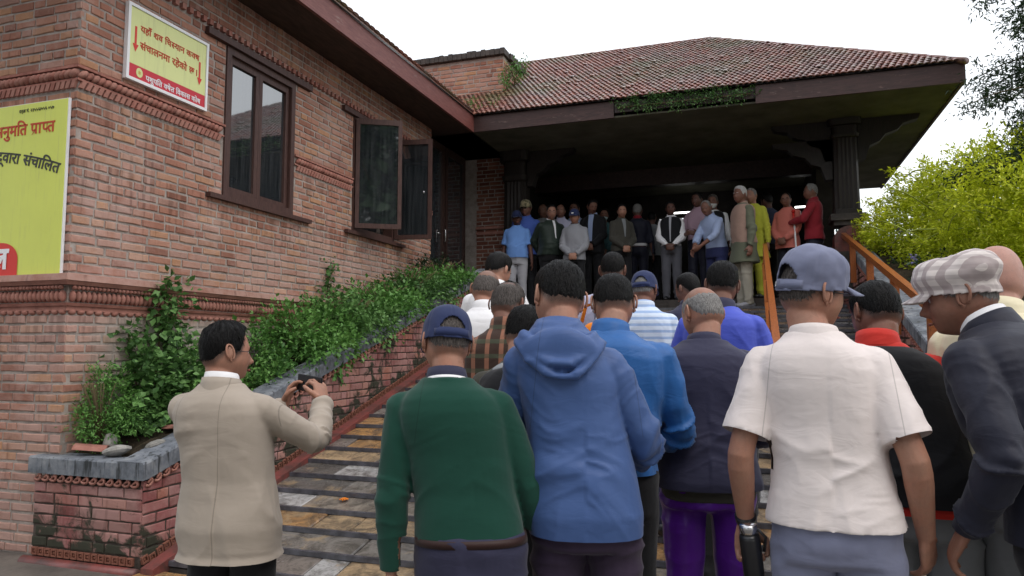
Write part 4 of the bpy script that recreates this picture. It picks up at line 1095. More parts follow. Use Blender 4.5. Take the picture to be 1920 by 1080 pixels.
for i in range(20):
    a = random.uniform(2.6, 5.6); e = random.uniform(-0.4, 0.6)
    D = Vector((cos(a) * cos(e), sin(a) * cos(e), sin(e))); c0 = Vector((3.3, 10.5, 2.54)) + Vector((D.x * 1.63, D.y * 1.8, D.z * 1.38))
    for j in range(9): fl.ball(c0 + Vector([random.gauss(0, .024) for _ in range(3)]), 0.015, 6, 4, tint=random.uniform(.05, .95))
for i in range(6): m.tube([(3.2, 10.5, 0.7), (3.2 + 0.5 * cos(i), 10.5 + .5 * sin(i), 1.8), (3.2 + 1.1 * cos(i), 10.5 + 1.1 * sin(i), 3.0)], [.035, .025, .01], 6)
P_(m, 'stem', 'green_stem', gb, True); P_(fl, 'flowers', 'petal', gb, True, kind='stuff')

def tree(name, label, x, y, h, r, mat, n, size, group=None, aspect=0.5, trunk=0.15):
    t = thing(name, label, 'tree', (x, y, 0), 0, group)
    parts = []
    for i in range(9):
        a = random.uniform(0, 2 * pi); q = random.uniform(0.2, 0.75); zz = h * random.uniform(0.5, 0.93)
        parts.append(clump((x + r * q * cos(a), y + r * q * sin(a), zz), (r * .5, r * .5, h * .14), n // 9, size, aspect, 0.2, 0.2, random.uniform(.3, .7)))
    leaf_obj(parts, 'crown', mat, t)
    m = MB(); m.tube([(x, y, 0), (x + .1, y, h * .4), (x, y + .1, h * .85)], [trunk, trunk * .7, trunk * .25], 8)
    for i in range(7):
        a = i * 2.4; z = h * (0.4 + 0.06 * i); m.tube([(x, y, z), (x + r * .4 * cos(a), y + r * .4 * sin(a), z + h * .12), (x + r * .8 * cos(a), y + r * .8 * sin(a), z + h * .2)], [trunk * .35, trunk * .2, .02], 5)
    P_(m, 'trunk', 'stem', t, True); return t
# feathery conifer reaching in from the right
cf = thing('conifer', 'feathery dark green conifer against the white sky above the golden shrub', 'tree', (4.2, 9.4, 0))
m = MB(); parts = []
m.tube([(4.0, 9.4, 0), (3.8, 9.4, 3), (3.6, 9.3, 6.8)], [.16, .12, .03], 8)
for i in range(22):
    z = 3.5 + 0.14 * i; a = pi + random.uniform(-1.3, 1.3); L_ = random.uniform(0.7, 1.35) * (1.12 - 0.02 * i)
    d = Vector((cos(a), sin(a), 0)); p0 = Vector((3.65, 9.4, z)); pts = [p0 + d * L_ * t + Vector((0, 0, 0.5 * t - 0.55 * t * t)) for t in (0, .25, .5, .75, 1)]
    m.tube(pts, [.02, .016, .012, .008, .004], 5)
    for t in np.linspace(0.3, 1, 9):
        q = p0 + d * L_ * t + Vector((0, 0, 0.5 * t - 0.55 * t * t)); parts.append(clump(tuple(q + Vector((0, 0, -.03))), (0.11, 0.11, 0.09), 70, 0.065, 0.25, 0.0, 0.35, random.uniform(.3, .7), 6))
leaf_obj(parts, 'crown', 'leaf_dark', cf); P_(m, 'trunk', 'stem', cf, True)
GT = 'far trees beyond the shrub'
for i, (x, y, h, r, mt, lab) in enumerate(((3.6, 24, 4.6, 1.9, 'leaf_blue', 'hazy blue-green tree seen between the post and the golden shrub'), (6.5, 21, 6.0, 2.4, 'leaf_dark', 'dark tree behind the golden shrub'), (10, 22, 7.5, 2.8, 'leaf_dark', 'taller dark tree far right behind the conifer'), (5.2, 27, 5.2, 2.2, 'leaf_blue', 'distant bluish tree behind the shrub'))):
    tree('tree', lab, x, y, h, r, mt, 5200, 0.16, GT)
# undergrowth on the right planter
plant('shrub', 'dark weeds on the stony right planter below the wooden handrail', 'plant', (1.9, 8.0, 1.8),
      [((1.85, 8.6, 2.0), (0.3, 0.7, 0.16), 900, 0.05, 0.5), ((1.9, 7.2, 1.6), (0.3, 0.7, 0.15), 800, 0.05, 0.5), ((2.1, 6.0, 1.25), (0.4, 0.6, 0.15), 800, 0.05, 0.5), ((2.0, 9.8, 2.35), (0.4, 0.7, 0.16), 800, 0.05, 0.5), ((2.2, 10.8, 2.6), (0.6, 0.7, 0.3), 1200, 0.05, 0.5)], 'leaf_dark', fan((1.9, 8.0, 1.8), 8, 0.25))

# dark trees on the other side of the lane, behind the viewer (they show in the window panes)
for i, (x, y, h, r) in enumerate(((-12.5, -13, 10, 3.6), (-0.8, -15, 11.5, 3.6), (3, -14, 10, 3.8), (8.3, -13, 14, 4.6), (-15, -9, 9.5, 3.6), (14, -5, 10, 3.8))):
    tree('tree', ('broad dark tree across the lane, left of the viewer', 'tallest dark tree across the lane behind the viewer', 'dark tree across the lane behind the viewer', 'broad dark tree across the lane, right of the viewer', 'dark tree at the far left end of the lane', 'dark tree at the far right end of the lane')[i], x, y, h, r, 'leaf_dark', 5200, 0.60, 'trees across the lane', 0.6, 0.25)

# ================================================================== PEOPLE
def cloth(name, c, rough=0.85, kind='plain', c2=None, bump=0.5, sheen=0.1, var=0.10, seams=None):
    T = NT(name, rough, 0.25)
    p = T.pos((1, 1, 1), world=False)
    base = c
    if kind == 'plaid':
        xyz = T.sep(p)
        def line(ax, f, w, off=0.0): return T.math('GREATER_THAN', T.math('SINE', T.math('MULTIPLY_ADD', xyz[ax], f, off)), w)
        fa = T.math('MULTIPLY', line(0, 85, 0.55), 0.8); fb = T.math('MULTIPLY', line(2, 85, 0.6), 0.6)
        b1 = T.mix(fa, c, c2[0]); base = T.mix(fb, b1, c2[1])
    if kind == 'bigplaid':
        xyz = T.sep(p)
        sx = T.math('GREATER_THAN', T.math('SINE', T.math('MULTIPLY', T.math('ADD', xyz[1], T.math('MULTIPLY', xyz[0], 0.7)), 150)), 0.1)
        sz = T.math('GREATER_THAN', T.math('SINE', T.math('MULTIPLY_ADD', xyz[2], 190, 0.6)), 0.2)
        base = T.mix(T.math('MULTIPLY', sx, 0.75), T.mix(T.math('MULTIPLY', sz, 0.55), c, c2[0]), c2[1])
    if kind == 'stripes':
        xyz = T.sep(p)
        base = T.mix(T.math('GREATER_THAN', T.math('SINE', T.math('MULTIPLY', xyz[2], 150)), 0.3), c, c2[0])
    if kind == 'camo':
        base = T.mix(T.math('GREATER_THAN', T.noise(p, 22, 2), 0.5), c, c2[0])
    n1 = T.noise(p, 3.5, 4, 0.6); f = T.math('MULTIPLY', T.ramp(n1, [(0.3, 0.0), (0.7, 1.0)]), var)
    dark = T.mix(1.0, base, (0.6, 0.6, 0.62), 'MULTIPLY')
    T.col(T.mix(f, base, dark))
    wr = T.noise(T.pos((1.0, 1.0, 2.0), world=False, rot=(0.3, 0.5, 0)), 9, 2, 0.5, 1.5)
    wr2 = T.noise(T.pos((1.6, 1.6, 0.9), world=False, rot=(0, -0.4, 0)), 6.0, 2, 0.5, 0.8)
    wv = T.noise(p, 480, 2, 0.5)
    h = T.math('ADD', T.math('ADD', T.math('MULTIPLY', wr, 0.5), T.math('MULTIPLY', wr2, 0.6)), T.math('MULTIPLY', wv, 0.035))
    if seams:
        X = T.sep(p); ln = None
        ax_ = T.math('ABSOLUTE', X[0])
        for sm_ in seams:
            if sm_[0] == 'v': dd_ = T.math('ABSOLUTE', T.math('SUBTRACT', X[0], sm_[1]))
            elif sm_[0] == 'arm': dd_ = T.math('ABSOLUTE', T.math('SUBTRACT', ax_, T.math('MULTIPLY_ADD', X[2], -0.12, sm_[1] + 0.16)))
            else: dd_ = T.math('ABSOLUTE', T.math('SUBTRACT', X[2], sm_[1]))
            l_ = T.math('LESS_THAN', dd_, 0.0016)
            if sm_[0] == 'arm': l_ = T.math('MULTIPLY', l_, T.math('GREATER_THAN', X[2], 1.20))
            ln = l_ if ln is None else T.math('MAXIMUM', ln, l_)
        h = T.math('SUBTRACT', h, T.math('MULTIPLY', ln, 0.12))
        T.col(T.mix(T.math('MULTIPLY', ln, 0.45), T.mix(f, base, dark), (c[0] * .35, c[1] * .35, c[2] * .35)))
    T.bump(h, bump * 0.42, 0.025)
    T.b.inputs['Sheen Weight'].default_value = sheen
    T.b.inputs['Sheen Roughness'].default_value = 0.5
    return T.m
def skin(name, c):
    T = NT(name, 0.5, 0.35); p = T.pos((1, 1, 1), world=False)
    n1 = T.noise(p, 14, 4, 0.6); n2 = T.noise(p, 70, 3, 0.6)
    cc = T.mix(T.ramp(n1, [(0.35, 0.0), (0.7, 0.5)]), c, (c[0] * 1.12, c[1] * 0.82, c[2] * 0.75))
    cc = T.mix(T.ramp(n2, [(0.4, 0.0), (0.8, 0.25)]), cc, tuple(x * 0.6 for x in c))
    vn = T.noise(T.pos((1, 1, 0.35), world=False), 30, 3, 0.6, 1.5)
    cc = T.mix(T.ramp(vn, [(0.55, 0.0), (0.62, 0.22), (0.7, 0.0)]), cc, (c[0] * .62, c[1] * .70, c[2] * .80))
    at_ = T.nd('ShaderNodeAttribute'); at_.attribute_name = 'stubble'
    cc = T.mix(T.math('MULTIPLY', at_.outputs['Fac'], T.ramp(T.noise(p, 420, 2, 0.6), [(0.35, 0.72), (0.65, 1.0)])), cc, (0.022, 0.019, 0.018))
    T.col(cc); T.lk(T.ramp(n1, [(0.3, 0.38), (0.7, 0.62)]), T.b.inputs['Roughness']); T.bump(T.math('ADD', n2, T.math('MULTIPLY', T.noise(p, 300, 3, 0.6), 0.5)), 0.35, 0.003); T.b.inputs['Subsurface Weight'].default_value = 0.0
    return T.m
def hairmat(name, a, b, rough=0.45):
    T = NT(name, rough, 0.12); p = T.pos((1, 1, 1), world=False)
    n1 = T.noise(T.pos((60, 60, 12), world=False), 3.5, 3, 0.6, 0.5)
    T.col(T.ramp(n1, [(0.3, a), (0.72, b)])); T.bump(n1, 0.8, 0.006); return T.m
SK = {'brownmid': skin('skin_medium_brown', (0.27, 0.135, 0.092)), 'tan': skin('skin_tan', (0.36, 0.19, 0.13)), 'brown': skin('skin_brown', (0.20, 0.098, 0.068)), 'dark': skin('skin_dark', (0.115, 0.055, 0.040)), 'pale': skin('skin_pale', (0.47, 0.27, 0.215))}
HR = {'black': hairmat('hair_black', (0.002, 0.002, 0.002), (0.009, 0.008, 0.008)), 'grey': hairmat('hair_grey', (0.10, 0.095, 0.09), (0.30, 0.29, 0.28), 0.6),
      'white': hairmat('hair_white', (0.35, 0.34, 0.33), (0.6, 0.6, 0.6), 0.6), 'saltpepper': hairmat('hair_saltpepper', (0.025, 0.022, 0.02), (0.15, 0.13, 0.12), 0.55), 'brown': hairmat('hair_brown', (0.015, 0.01, 0.008), (0.07, 0.048, 0.038), 0.5)}
plain('eye_white', (0.6, 0.58, 0.55), 0.2); plain('iris', (0.015, 0.01, 0.008), 0.15, 0.6); plain('lens_dark', (0.01, 0.01, 0.012), 0.05, 0.9)
LIP = skin('lip', (0.30, 0.11, 0.09))

def head_pts(D):
    x, y, z = D[:, 0], D[:, 1], D[:, 2]
    n_ = 2.25
    k = (np.abs(x) ** n_ + np.abs(y) ** n_ + np.abs(z) ** n_) ** (-1 / n_)
    P = D * k[:, None] * [0.0755, 0.097, 0.117]
    t = np.clip(-z, 0, 1)
    P[:, 0] *= 1 - 0.30 * sm(t, 0.25, 0.95) - 0.10 * sm(y, 0.3, 1) * sm(z, 0.0, 0.6)
    back = (y < 0)
    P[:, 1] *= np.where(back, 1 - 0.36 * sm(t, 0.22, 0.85), 1)
    P[:, 1] -= 0.006 * sm(y, 0.6, 1)
    P[:, 1] += 0.012 * sm(y, 0.1, 0.7) * sm(t, 0.4, 0.85)
    px, py, pz = P[:, 0].copy(), P[:, 1], P[:, 2]
    fr = sm(y, 0.3, 0.7)
    ax = np.abs(px)
    nz = 0.026 * np.exp(-((pz + 0.033) / 0.013) ** 2) * np.exp(-(px / 0.013) ** 2) + 0.017 * np.exp(-((pz + 0.014) / 0.020) ** 2) * np.exp(-(px / 0.009) ** 2)
    nz += 0.006 * np.exp(-((pz + 0.036) / 0.008) ** 2) * np.exp(-((ax - 0.015) / 0.007) ** 2)
    eye = -0.010 * np.exp(-((ax - 0.031) / 0.014) ** 2 - ((pz - 0.004) / 0.011) ** 2)
    brow = 0.006 * np.exp(-((ax - 0.026) / 0.022) ** 2 - ((pz - 0.024) / 0.008) ** 2)
    lips = 0.0065 * np.exp(-(px / 0.020) ** 2) * (np.exp(-((pz + 0.060) / 0.005) ** 2) + np.exp(-((pz + 0.072) / 0.006) ** 2))
    chin = 0.009 * np.exp(-(px / 0.020) ** 2 - ((pz + 0.098) / 0.014) ** 2)
    chk = 0.004 * np.exp(-((ax - 0.042) / 0.016) ** 2 - ((pz + 0.022) / 0.016) ** 2)
    P[:, 1] += fr * (nz + eye + brow + lips + chin + chk)
    return P
def sphere_dirs(seg, ring):
    D = []; F = []
    for i in range(ring + 1):
        th = pi * i / ring
        for j in range(seg):
            a = 2 * pi * j / seg; D.append((sin(th) * cos(a), sin(th) * sin(a), cos(th)))
    for i in range(ring):
        for j in range(seg):
            a = i * seg + j; b = i * seg + (j + 1) % seg
            F.append((a, a + seg, b + seg, b))
    return np.array(D), F
def hand_mesh(mb, Wp, axis, palm, side, s, curl, thumb_curl=0.4, seg=7, spread=0.0, sizes=1.0):
    """Wp wrist, axis towards the fingers, palm normal, side towards the thumb"""
    Wp = Vector(Wp); A = Vector(axis).normalized(); Nn = Vector(palm); Nn = (Nn - A * Nn.dot(A)).normalized(); Sd = A.cross(Nn) if side > 0 else Nn.cross(A); Sd.normalize()
    k = s * sizes
    mb.tube([Wp - A * 0.03 * k, Wp, Wp + A * 0.03 * k, Wp + A * 0.065 * k, Wp + A * 0.092 * k], [(0.026 * k, 0.020 * k), (0.028 * k, 0.019 * k), (0.038 * k, 0.017 * k), (0.042 * k, 0.015 * k), (0.040 * k, 0.011 * k)], 12, up=Nn)
    Ls = (0.072, 0.082, 0.076, 0.060)
    cs = curl if isinstance(curl, (list, tuple)) else [curl] * 4
    for i in range(4):
        off = (1.5 - i) * 0.0205
        p = Wp + (A * (0.086 - 0.004 * abs(i - 1)) + Sd * off) * k
        d = (A + Sd * (1.5 - i) * (0.06 + spread)).normalized(); pts = [p - A * 0.02 * k, p]; L_ = Ls[i] * k; a = 0
        for f in (0.45, 0.32, 0.25):
            a += cs[i]
            dd = d * cos(a) + Nn * sin(a); p = p + dd * L_ * f; pts.append(p)
        mb.tube(pts, [0.0095 * k, 0.0100 * k, 0.0092 * k, 0.0084 * k, 0.0062 * k], seg)
    p = Wp + (A * 0.025 + Sd * 0.030) * k; pts = [p - (Sd * 0.014) * k, p]
    d = (A * 0.62 + Sd * 0.62 + Nn * 0.25).normalized(); a = 0
    for f in (0.034, 0.030, 0.024):
        p = p + d * f * k; pts.append(p); d = (d + (A * 0.25 - Sd * 0.8 + Nn * 0.45) * thumb_curl).normalized()
    mb.tube(pts, [0.014 * k, 0.0145 * k, 0.0125 * k, 0.0105 * k, 0.0075 * k], seg)

def ik(S_, Wr, l1, l2, pole):
    S_, Wr, pole = Vector(S_), Vector(Wr), Vector(pole)
    d = Wr - S_; L_ = min(d.length, (l1 + l2) * 0.995); dn = d.normalized(); Wr = S_ + dn * L_
    a = (l1 * l1 - l2 * l2 + L_ * L_) / (2 * L_); h = sqrt(max(l1 * l1 - a * a, 0))
    pn = pole - dn * pole.dot(dn); pn.normalize()
    return S_ + dn * a + pn * h, Wr

TORSO = [(0.80, .155, .105, .0), (0.90, .163, .116, -.005), (1.00, .154, .110, .0), (1.08, .148, .106, .004), (1.20, .155, .110, .0), (1.29, .164, .112, -.008), (1.345, .163, .106, -.014), (1.385, .146, .094, -.018), (1.415, .118, .080, -.018), (1.440, .090, .068, -.014), (1.465, .068, .060, -.008), (1.50, .056, .056, .0)]
NPEOPLE = 0
def person(label, head, ground, heading, top, legs, skin_='brown', hair='black', hairstyle='short', cap=None, arms=None, lean=4, face=None, nod=10, roll=0,
           build=1.0, lod=1, group=None, collar=None, hem=0.86, sleeve='long', belt=None, undershirt=None, glasses=None, vest=None, hood=False, wrinkle=1.0,
           tuck=False, belly=0.0, shoes='black_plastic', mask=None, moustache=False, thick=0.016, shoulder=1.0, legpose=0.0, watch=None, skirt=None, front=None, seed=None, lat=0.0, earloop=False, cuffs=None):
    """head: world position of the crown; heading in degrees, 0 faces up the steps, positive turns left"""
    global NPEOPLE
    NPEOPLE += 1; R = random.Random(seed or NPEOPLE * 31)
    sd = NPEOPLE * 1.37
    lz = radians(lean); hipz = 0.93
    face = heading + R.uniform(-12, 12) if face is None else face
    roll = roll + R.uniform(-5, 5)
    lat = lat + R.uniform(-.012, .012)
    # total height from the crown; leaning lowers the crown slightly
    raw = head[2] - ground
    H = raw / (1.0 - 0.45 * (1 - cos(lz)) - 0.012 * (nod / 20) ** 2)
    s = H / 1.70
    def TT(p):
        """shear/rotate everything above the hip forward"""
        p = np.atleast_2d(np.asarray(p, float)).copy()
        w = np.clip((p[:, 2] - (hipz - 0.08)) / 0.30, 0, 1); a = lz * w
        y = p[:, 1]; z = p[:, 2] - hipz
        yy = y * np.cos(a) + z * np.sin(a); zz = z * np.cos(a) - y * np.sin(a)
        up_ = z > -0.08
        p[:, 0] = p[:, 0] + lat * sm(p[:, 2], 0.85, 1.55) * 1.0
        p[:, 1] = np.where(up_, yy, y); p[:, 2] = np.where(up_, zz + hipz, p[:, 2])
        return p * s
    def T1(p): return Vector(TT(p)[0])
    hc = np.array([0, 0.018 + 0.02 * (nod / 20), 1.583])   # head centre before lean
    hcs = T1(hc)
    top_local = hcs + Vector((0, 0.0, 0.117 * s))
    th = radians(heading)
    px = head[0] - (top_local.x * cos(th) - top_local.y * sin(th)); py = head[1] - (top_local.x * sin(th) + top_local.y * cos(th))
    root = thing('person', label, 'person', (px, py, ground), th, group)
    fine = lod == 1
    # ---- arms
    shz = 1.358; shx = 0.160 * build ** 0.5 * shoulder
    arms = arms or {}
    L1, L2 = 0.285 * s, 0.25 * s
    A_ = {}
    for sgn in (1, -1):
        sp = arms.get(sgn, arms.get('both', 'down'))
        if sp == 'down': W_, pole, ax, pn, cu = (0.255 * shoulder, 0.03, 0.83), (0.5, -1, 0), None, (-1, 0, 0), 0.28
        elif sp == 'clasp': W_, pole, ax, pn, cu = (0.055, 0.20, 0.94), (1, -0.5, -0.3), (-0.75, 0.25, -0.6), (0, -1, 0), 0.35
        elif sp == 'front': W_, pole, ax, pn, cu = (0.10, 0.26, 1.02), (1, -0.6, -0.5), (-0.6, 0.6, 0.1), (-0.3, -1, 0), 0.4
        elif sp == 'back': W_, pole, ax, pn, cu = (0.08, -0.20, 0.93), (1, -0.6, 0), (-0.8, -0.1, -0.3), (0, 1, 0), 0.4
        else: W_, pole, ax, pn, cu = sp['w'], sp['pole'], sp.get('axis'), sp.get('palm', (-1, 0, 0)), sp.get('curl', 0.3)
        if isinstance(sp, dict) or True:
            fl = 1 if isinstance(sp, dict) else sgn
            W_ = (W_[0] * fl, W_[1], W_[2]); pole = (pole[0] * fl, pole[1], pole[2])
            ax = None if ax is None else (ax[0] * fl, ax[1], ax[2]); pn = (pn[0] * fl, pn[1], pn[2])
        Sh = T1((sgn * shx, -0.012, shz)); Wp = Vector(W_) * s
        if not isinstance(sp, dict) : Wp = T1(W_) if W_[2] > 0.9 else Vector((W_[0] * s, W_[1] * s + 0.25 * s * sin(lz), W_[2] * s))
        E_, Wp = ik(Sh, Wp, L1, L2, pole)
        if ax is None: ax = (Wp - E_)
        A_[sgn] = (Sh, E_, Wp, Vector(ax).normalized(), Vector(pn), cu, sp if isinstance(sp, dict) else {})
    b = build
    def arm_tube(mb, sgn, r0, r1, r2, r3, to=1.0, seg=12):
        Sh, E_, Wp = A_[sgn][:3]
        inn = Sh - Vector((sgn * 0.085 * s, 0.004 * s, -0.020 * s))
        pts = [inn, Sh.lerp(inn, .45) + Vector((0, 0, 0.004 * s)), Sh]; rad = [r0 * 0.72, r0 * .86, r0 * .95]
        if to <= 0.5:
            t = to * 2; pts += [Sh.lerp(E_, t * .5), Sh.lerp(E_, t)]; rad += [r0 * .97 + 0 * r1, r1]
        else:
            t = (to - 0.5) * 2
            ea = Sh.lerp(E_, .86); eb_ = E_.lerp(Wp, .16); em = E_.lerp((ea + eb_) * .5, .45)
            pts += [Sh.lerp(E_, .35), Sh.lerp(E_, .65), ea, em, eb_]; rad += [(r0 * .6 + r1 * .4), r1 * 1.04, r1 * .98, r1 * .99, (r1 + r2) * .51]
            pts += [E_.lerp(Wp, max(.17, .32 * t)), E_.lerp(Wp, .6 * t), E_.lerp(Wp, .82 * t), E_.lerp(Wp, t)]; rad += [r2 * 1.02, (r2 * .62 + r3 * .38), (r2 * .25 + r3 * .75), r3]
        mb.tube(pts, [r * s for r in rad], seg)
        mb.ball(Sh, r0 * 0.92 * s, 12, 8); None
    def torso_tube(mb, z0, z1, off, extra=None, bell=0.0):
        pts = []; rad = []
        zs = [t for t in TORSO if z0 - 1e-6 <= t[0] <= z1 + 1e-6]
        rows = list(zs)
        def interp(z):
            for p, q in zip(TORSO[:-1], TORSO[1:]):
                if p[0] <= z <= q[0]:
                    t = (z - p[0]) / (q[0] - p[0]); return tuple(p[i] + t * (q[i] - p[i]) for i in range(4))
            return (z, TORSO[0][1], TORSO[0][2], 0)
        if not rows or rows[0][0] > z0 + 0.01: rows = [interp(z0) if z0 >= .8 else (z0, .168 + (0.8 - z0) * .05, .118, 0)] + rows
        if rows[-1][0] < z1 - 0.01: rows.append(interp(z1))
        vs = []; n_ = 32; fs = []
        for (z, a, d, yo) in rows:
            bb = b if z < 1.40 else b ** 0.5; o_ = off if z < 1.42 else off * 0.8
            be = belly * math.exp(-((z - 1.04) / 0.12) ** 2)
            sh_ = shoulder if z > 1.15 else 1.0
            fl = bell * max(0, 1.0 - z) / 0.2
            for j in range(n_):
                an = 2 * pi * j / n_; ca, sa = cos(an), sin(an); nn = 2.5 if z < 1.43 else 2.0
                cx = math.copysign(abs(ca) ** (2 / nn), ca); cy = math.copysign(abs(sa) ** (2 / nn), sa)
                vs.append(((a * bb * sh_ + o_ + fl) * cx, yo + (d * bb + o_ + fl + (be if sa > 0 else 0)) * cy, z))
        for i in range(len(rows) - 1):
            for j in range(n_): q = i * n_ + j; r_ = i * n_ + (j + 1) % n_; fs.append((q, r_, r_ + n_, q + n_))
        fs.append(tuple(reversed(range(n_)))); fs.append(tuple((len(rows) - 1) * n_ + j for j in range(n_)))
        mb.add([tuple(p) for p in TT(vs)], fs)
    # ---- body : one continuous skin
    rz_h = radians(face - heading); nd_ = -radians(nod) - lz * 0.35
    RH = Matrix.Rotation(rz_h, 4, 'Z') @ Matrix.Rotation(nd_, 4, 'X') @ Matrix.Rotation(radians(roll), 4, 'Y')
    HM = Matrix.Translation(hcs) @ RH @ Matrix.Diagonal((s, s, s, 1))
    D, F = sphere_dirs(72, 56) if fine else sphere_dirs(28, 22)
    HP = head_pts(D)
    Hn = np.array(HM)[:3, :3]; Ht = np.array(HM)[:3, 3]
    tohead = lambda P: np.asarray(P) @ Hn.T + Ht
    hb = MB(); hb.add(tohead(HP), F)
    nb = T1((0, -0.015, 1.42)); nt = Vector(tohead([[0, -0.028, -0.055]])[0]); nm_ = nb.lerp(nt, 0.5)
    hb.tube([nb - Vector((0, 0, 0.02 * s)), nb, nm_, nt], [0.078 * s, 0.066 * s, 0.058 * s, 0.052 * s], 20)
    hb.tube([nb - Vector((0, 0, 0.16 * s)), nb], [(0.11 * s, 0.08 * s), (0.06 * s, 0.055 * s)], 16)
    pieces = []
    if fine: pieces.append(remesh(hb, 0.0048, 3))
    # ears
    eb = MB()
    for sg in (1, -1):
        pts = []; 
        for i in range(11):
            a = radians(-120 + 250 * i / 10)
            pts.append((sg * (0.0745 + 0.010 * (1 - cos(a * .5)) ), -0.014 - 0.016 * cos(a - 0.6) * 1.0 , -0.004 + 0.031 * sin(a)))
        if fine:
            c0 = Vector((sg * 0.078, -0.016, -0.002))
            ring = []
            for i in range(14):
                a = 2 * pi * i / 13 * 0.86 - 1.25
                ring.append(Vector((sg * (0.082 + 0.008 * max(0, -cos(a))), -0.014 + 0.017 * cos(a) - 0.006 * sin(a), 0.000 + 0.031 * sin(a))))
            eb.tube([tohead([p])[0] for p in ring], [0.0042 * s] * 14, 7)
            e2 = MB(); e2.ball((0, 0, 0), (0.0055, 0.0150, 0.028), 12, 8)
            eb.add(tohead(np.array(e2.v) + [sg * 0.079, -0.012, -0.001]), e2.f)
            e2 = MB(); e2.ball((0, 0, 0), (0.005, 0.008, 0.009), 8, 6); eb.add(tohead(np.array(e2.v) + [sg * 0.077, -0.004, -0.030]), e2.f)
        else:
            e2 = MB(); e2.ball((0, 0, 0), (0.010, 0.017, 0.030), 8, 6); eb.add(tohead(np.array(e2.v) + [sg * 0.078, -0.012, -0.001]), e2.f)
    body = MB()
    if not fine: body.v += hb.v; body.f += hb.f; body.t += hb.t
    if not fine: torso_tube(body, 0.80, 1.50, -0.012)
    else: torso_tube(body, 0.80, 1.40, -0.012)
    legx = 0.088 * b ** 0.5
    LP = {}
    for sgn in (1, -1):
        ly = legpose * sgn
        LP[sgn] = [Vector((sgn * legx * s, 0, 0.90 * s)), Vector((sgn * legx * 1.05 * s, (0.02 + ly * .6) * s, 0.49 * s)), Vector((sgn * legx * 1.1 * s, (-0.01 + ly) * s, 0.085 * s))]
        body.tube([LP[sgn][0], LP[sgn][0].lerp(LP[sgn][1], .4), LP[sgn][1], LP[sgn][1].lerp(LP[sgn][2], .35), LP[sgn][2]], [.078 * s, .072 * s, .048 * s, .050 * s, .032 * s], 10)
    bare = {'long': False, 'short': True, 'none': True, 'rolled': True}[sleeve]
    handmb = []
    for sgn in (1, -1):
        if not bare or not fine: arm_tube(body, sgn, .050, .040, .038, .026)
        Sh, E_, Wp, ax, pn, cu, sp = A_[sgn]
        h_ = MB()
        hand_mesh(h_, Wp, ax, pn, sgn * (sp.get('flip', 1)), s, cu, sp.get('thumb', 0.4), 8 if fine else 5, sp.get('spread', 0.0))
        if fine:
            if bare: arm_tube(h_, sgn, .050, .039, .037, .0250, 1.0, 16)
            else: h_.tube([E_.lerp(Wp, .7), Wp], [.030 * s, .026 * s], 12)
            pieces.append(remesh(h_, 0.0032 if not bare else 0.0036, 2 if not bare else 3))
        else: body.v, body.f = body.v, body.f; body.add(h_.v, h_.f)
    if fine: pieces.append(remesh(body, 0.016, 3))
    else:
        me_ = remesh(body, 0.013, 1) if lod == 2 else body.mesh('b')
        pieces.append(me_)
    pieces.append(eb.mesh('ear'))
    bm_ = join_meshes(pieces, 'body', SK[skin_])
    cb, _ = mesh_np(bm_); HI = np.array(HM.inverted()); hp = cb @ HI[:3, :3].T + HI[:3, 3]
    dn_ = hp / np.array([.0755, .097, .117]); rr0 = np.linalg.norm(dn_, axis=1); dn_ /= rr0[:, None] + 1e-9
    azb = np.abs(np.degrees(np.arctan2(dn_[:, 0], dn_[:, 1]))); elb = np.degrees(np.arcsin(np.clip(dn_[:, 2], -1, 1)))
    lob = np.interp(azb, [0, 35, 55, 70, 85, 98, 112, 135, 180], [46, 42, 34, 4, -8, 12, -2, -18, -21])
    hstr = {'black': .85, 'brown': .75, 'saltpepper': .55, 'grey': .30, 'white': .12}[hair]
    stub = sm(elb - lob, -15, 1) * hstr * (azb > 60)
    stub = np.maximum(stub, (sm(elb - lob, -4, 2) * hstr * (0.9 if hairstyle != 'bald' else np.where(elb > 38, .22, .8))))
    stub = np.maximum(stub, 0.22 * hstr * sm(-elb, 18, 34) * (azb < 82) * sm(hp[:, 1], -.01, .03))
    stub *= (rr0 < 1.45) * (np.abs(hp[:, 0]) < 0.0795) * (hp[:, 2] > -0.13)
    at = bm_.attributes.new('stubble', 'FLOAT', 'POINT'); at.data.foreach_set('value', np.ascontiguousarray(stub, dtype=np.float32))
    mkobj('body', bm_, root)
    # ---- face details
    fb_ = {}
    Deye = np.array([[0.031, 0.085, 0.004]]); 
    for sg in (1, -1):
        e = MB(); e.ball((0, 0, 0), 0.0118, 12, 8); c_ = np.array([sg * 0.031, 0.0705, 0.004])
        o = MB(); o.add(tohead(np.array(e.v) + c_), e.f); ob = o.obj('eye', 'eye_white', root, True)
        e = MB(); e.ball((0, 0, 0), 0.0062, 10, 6); o = MB(); o.add(tohead(np.array(e.v) + c_ + [0, 0.0072, -0.0005]), e.f); o.obj('iris', 'iris', ob, True)
        br = MB(); pts = [tohead([[sg * x_, 0.0905 - 0.10 * (x_ - .02) ** 1 * .35 - (x_ > .04) * .006, 0.024 + z_]])[0] for x_, z_ in ((0.014, -.002), (0.026, .002), (0.038, .001), (0.046, -.004))]
        br.tube(pts, [(0.003 * s, 0.003 * s), (0.0045 * s, .003 * s), (0.004 * s, .003 * s), (0.002 * s, .002 * s)], 6); br.obj('eyebrow', HR[hair if hair in ('grey', 'white') else 'black'], root, True)
    lp = MB(); pts = [tohead([[x_, 0.0985 - abs(x_) * .35, -0.066 + abs(x_) * 0.05]])[0] for x_ in (-.022, -.012, 0, .012, .022)]
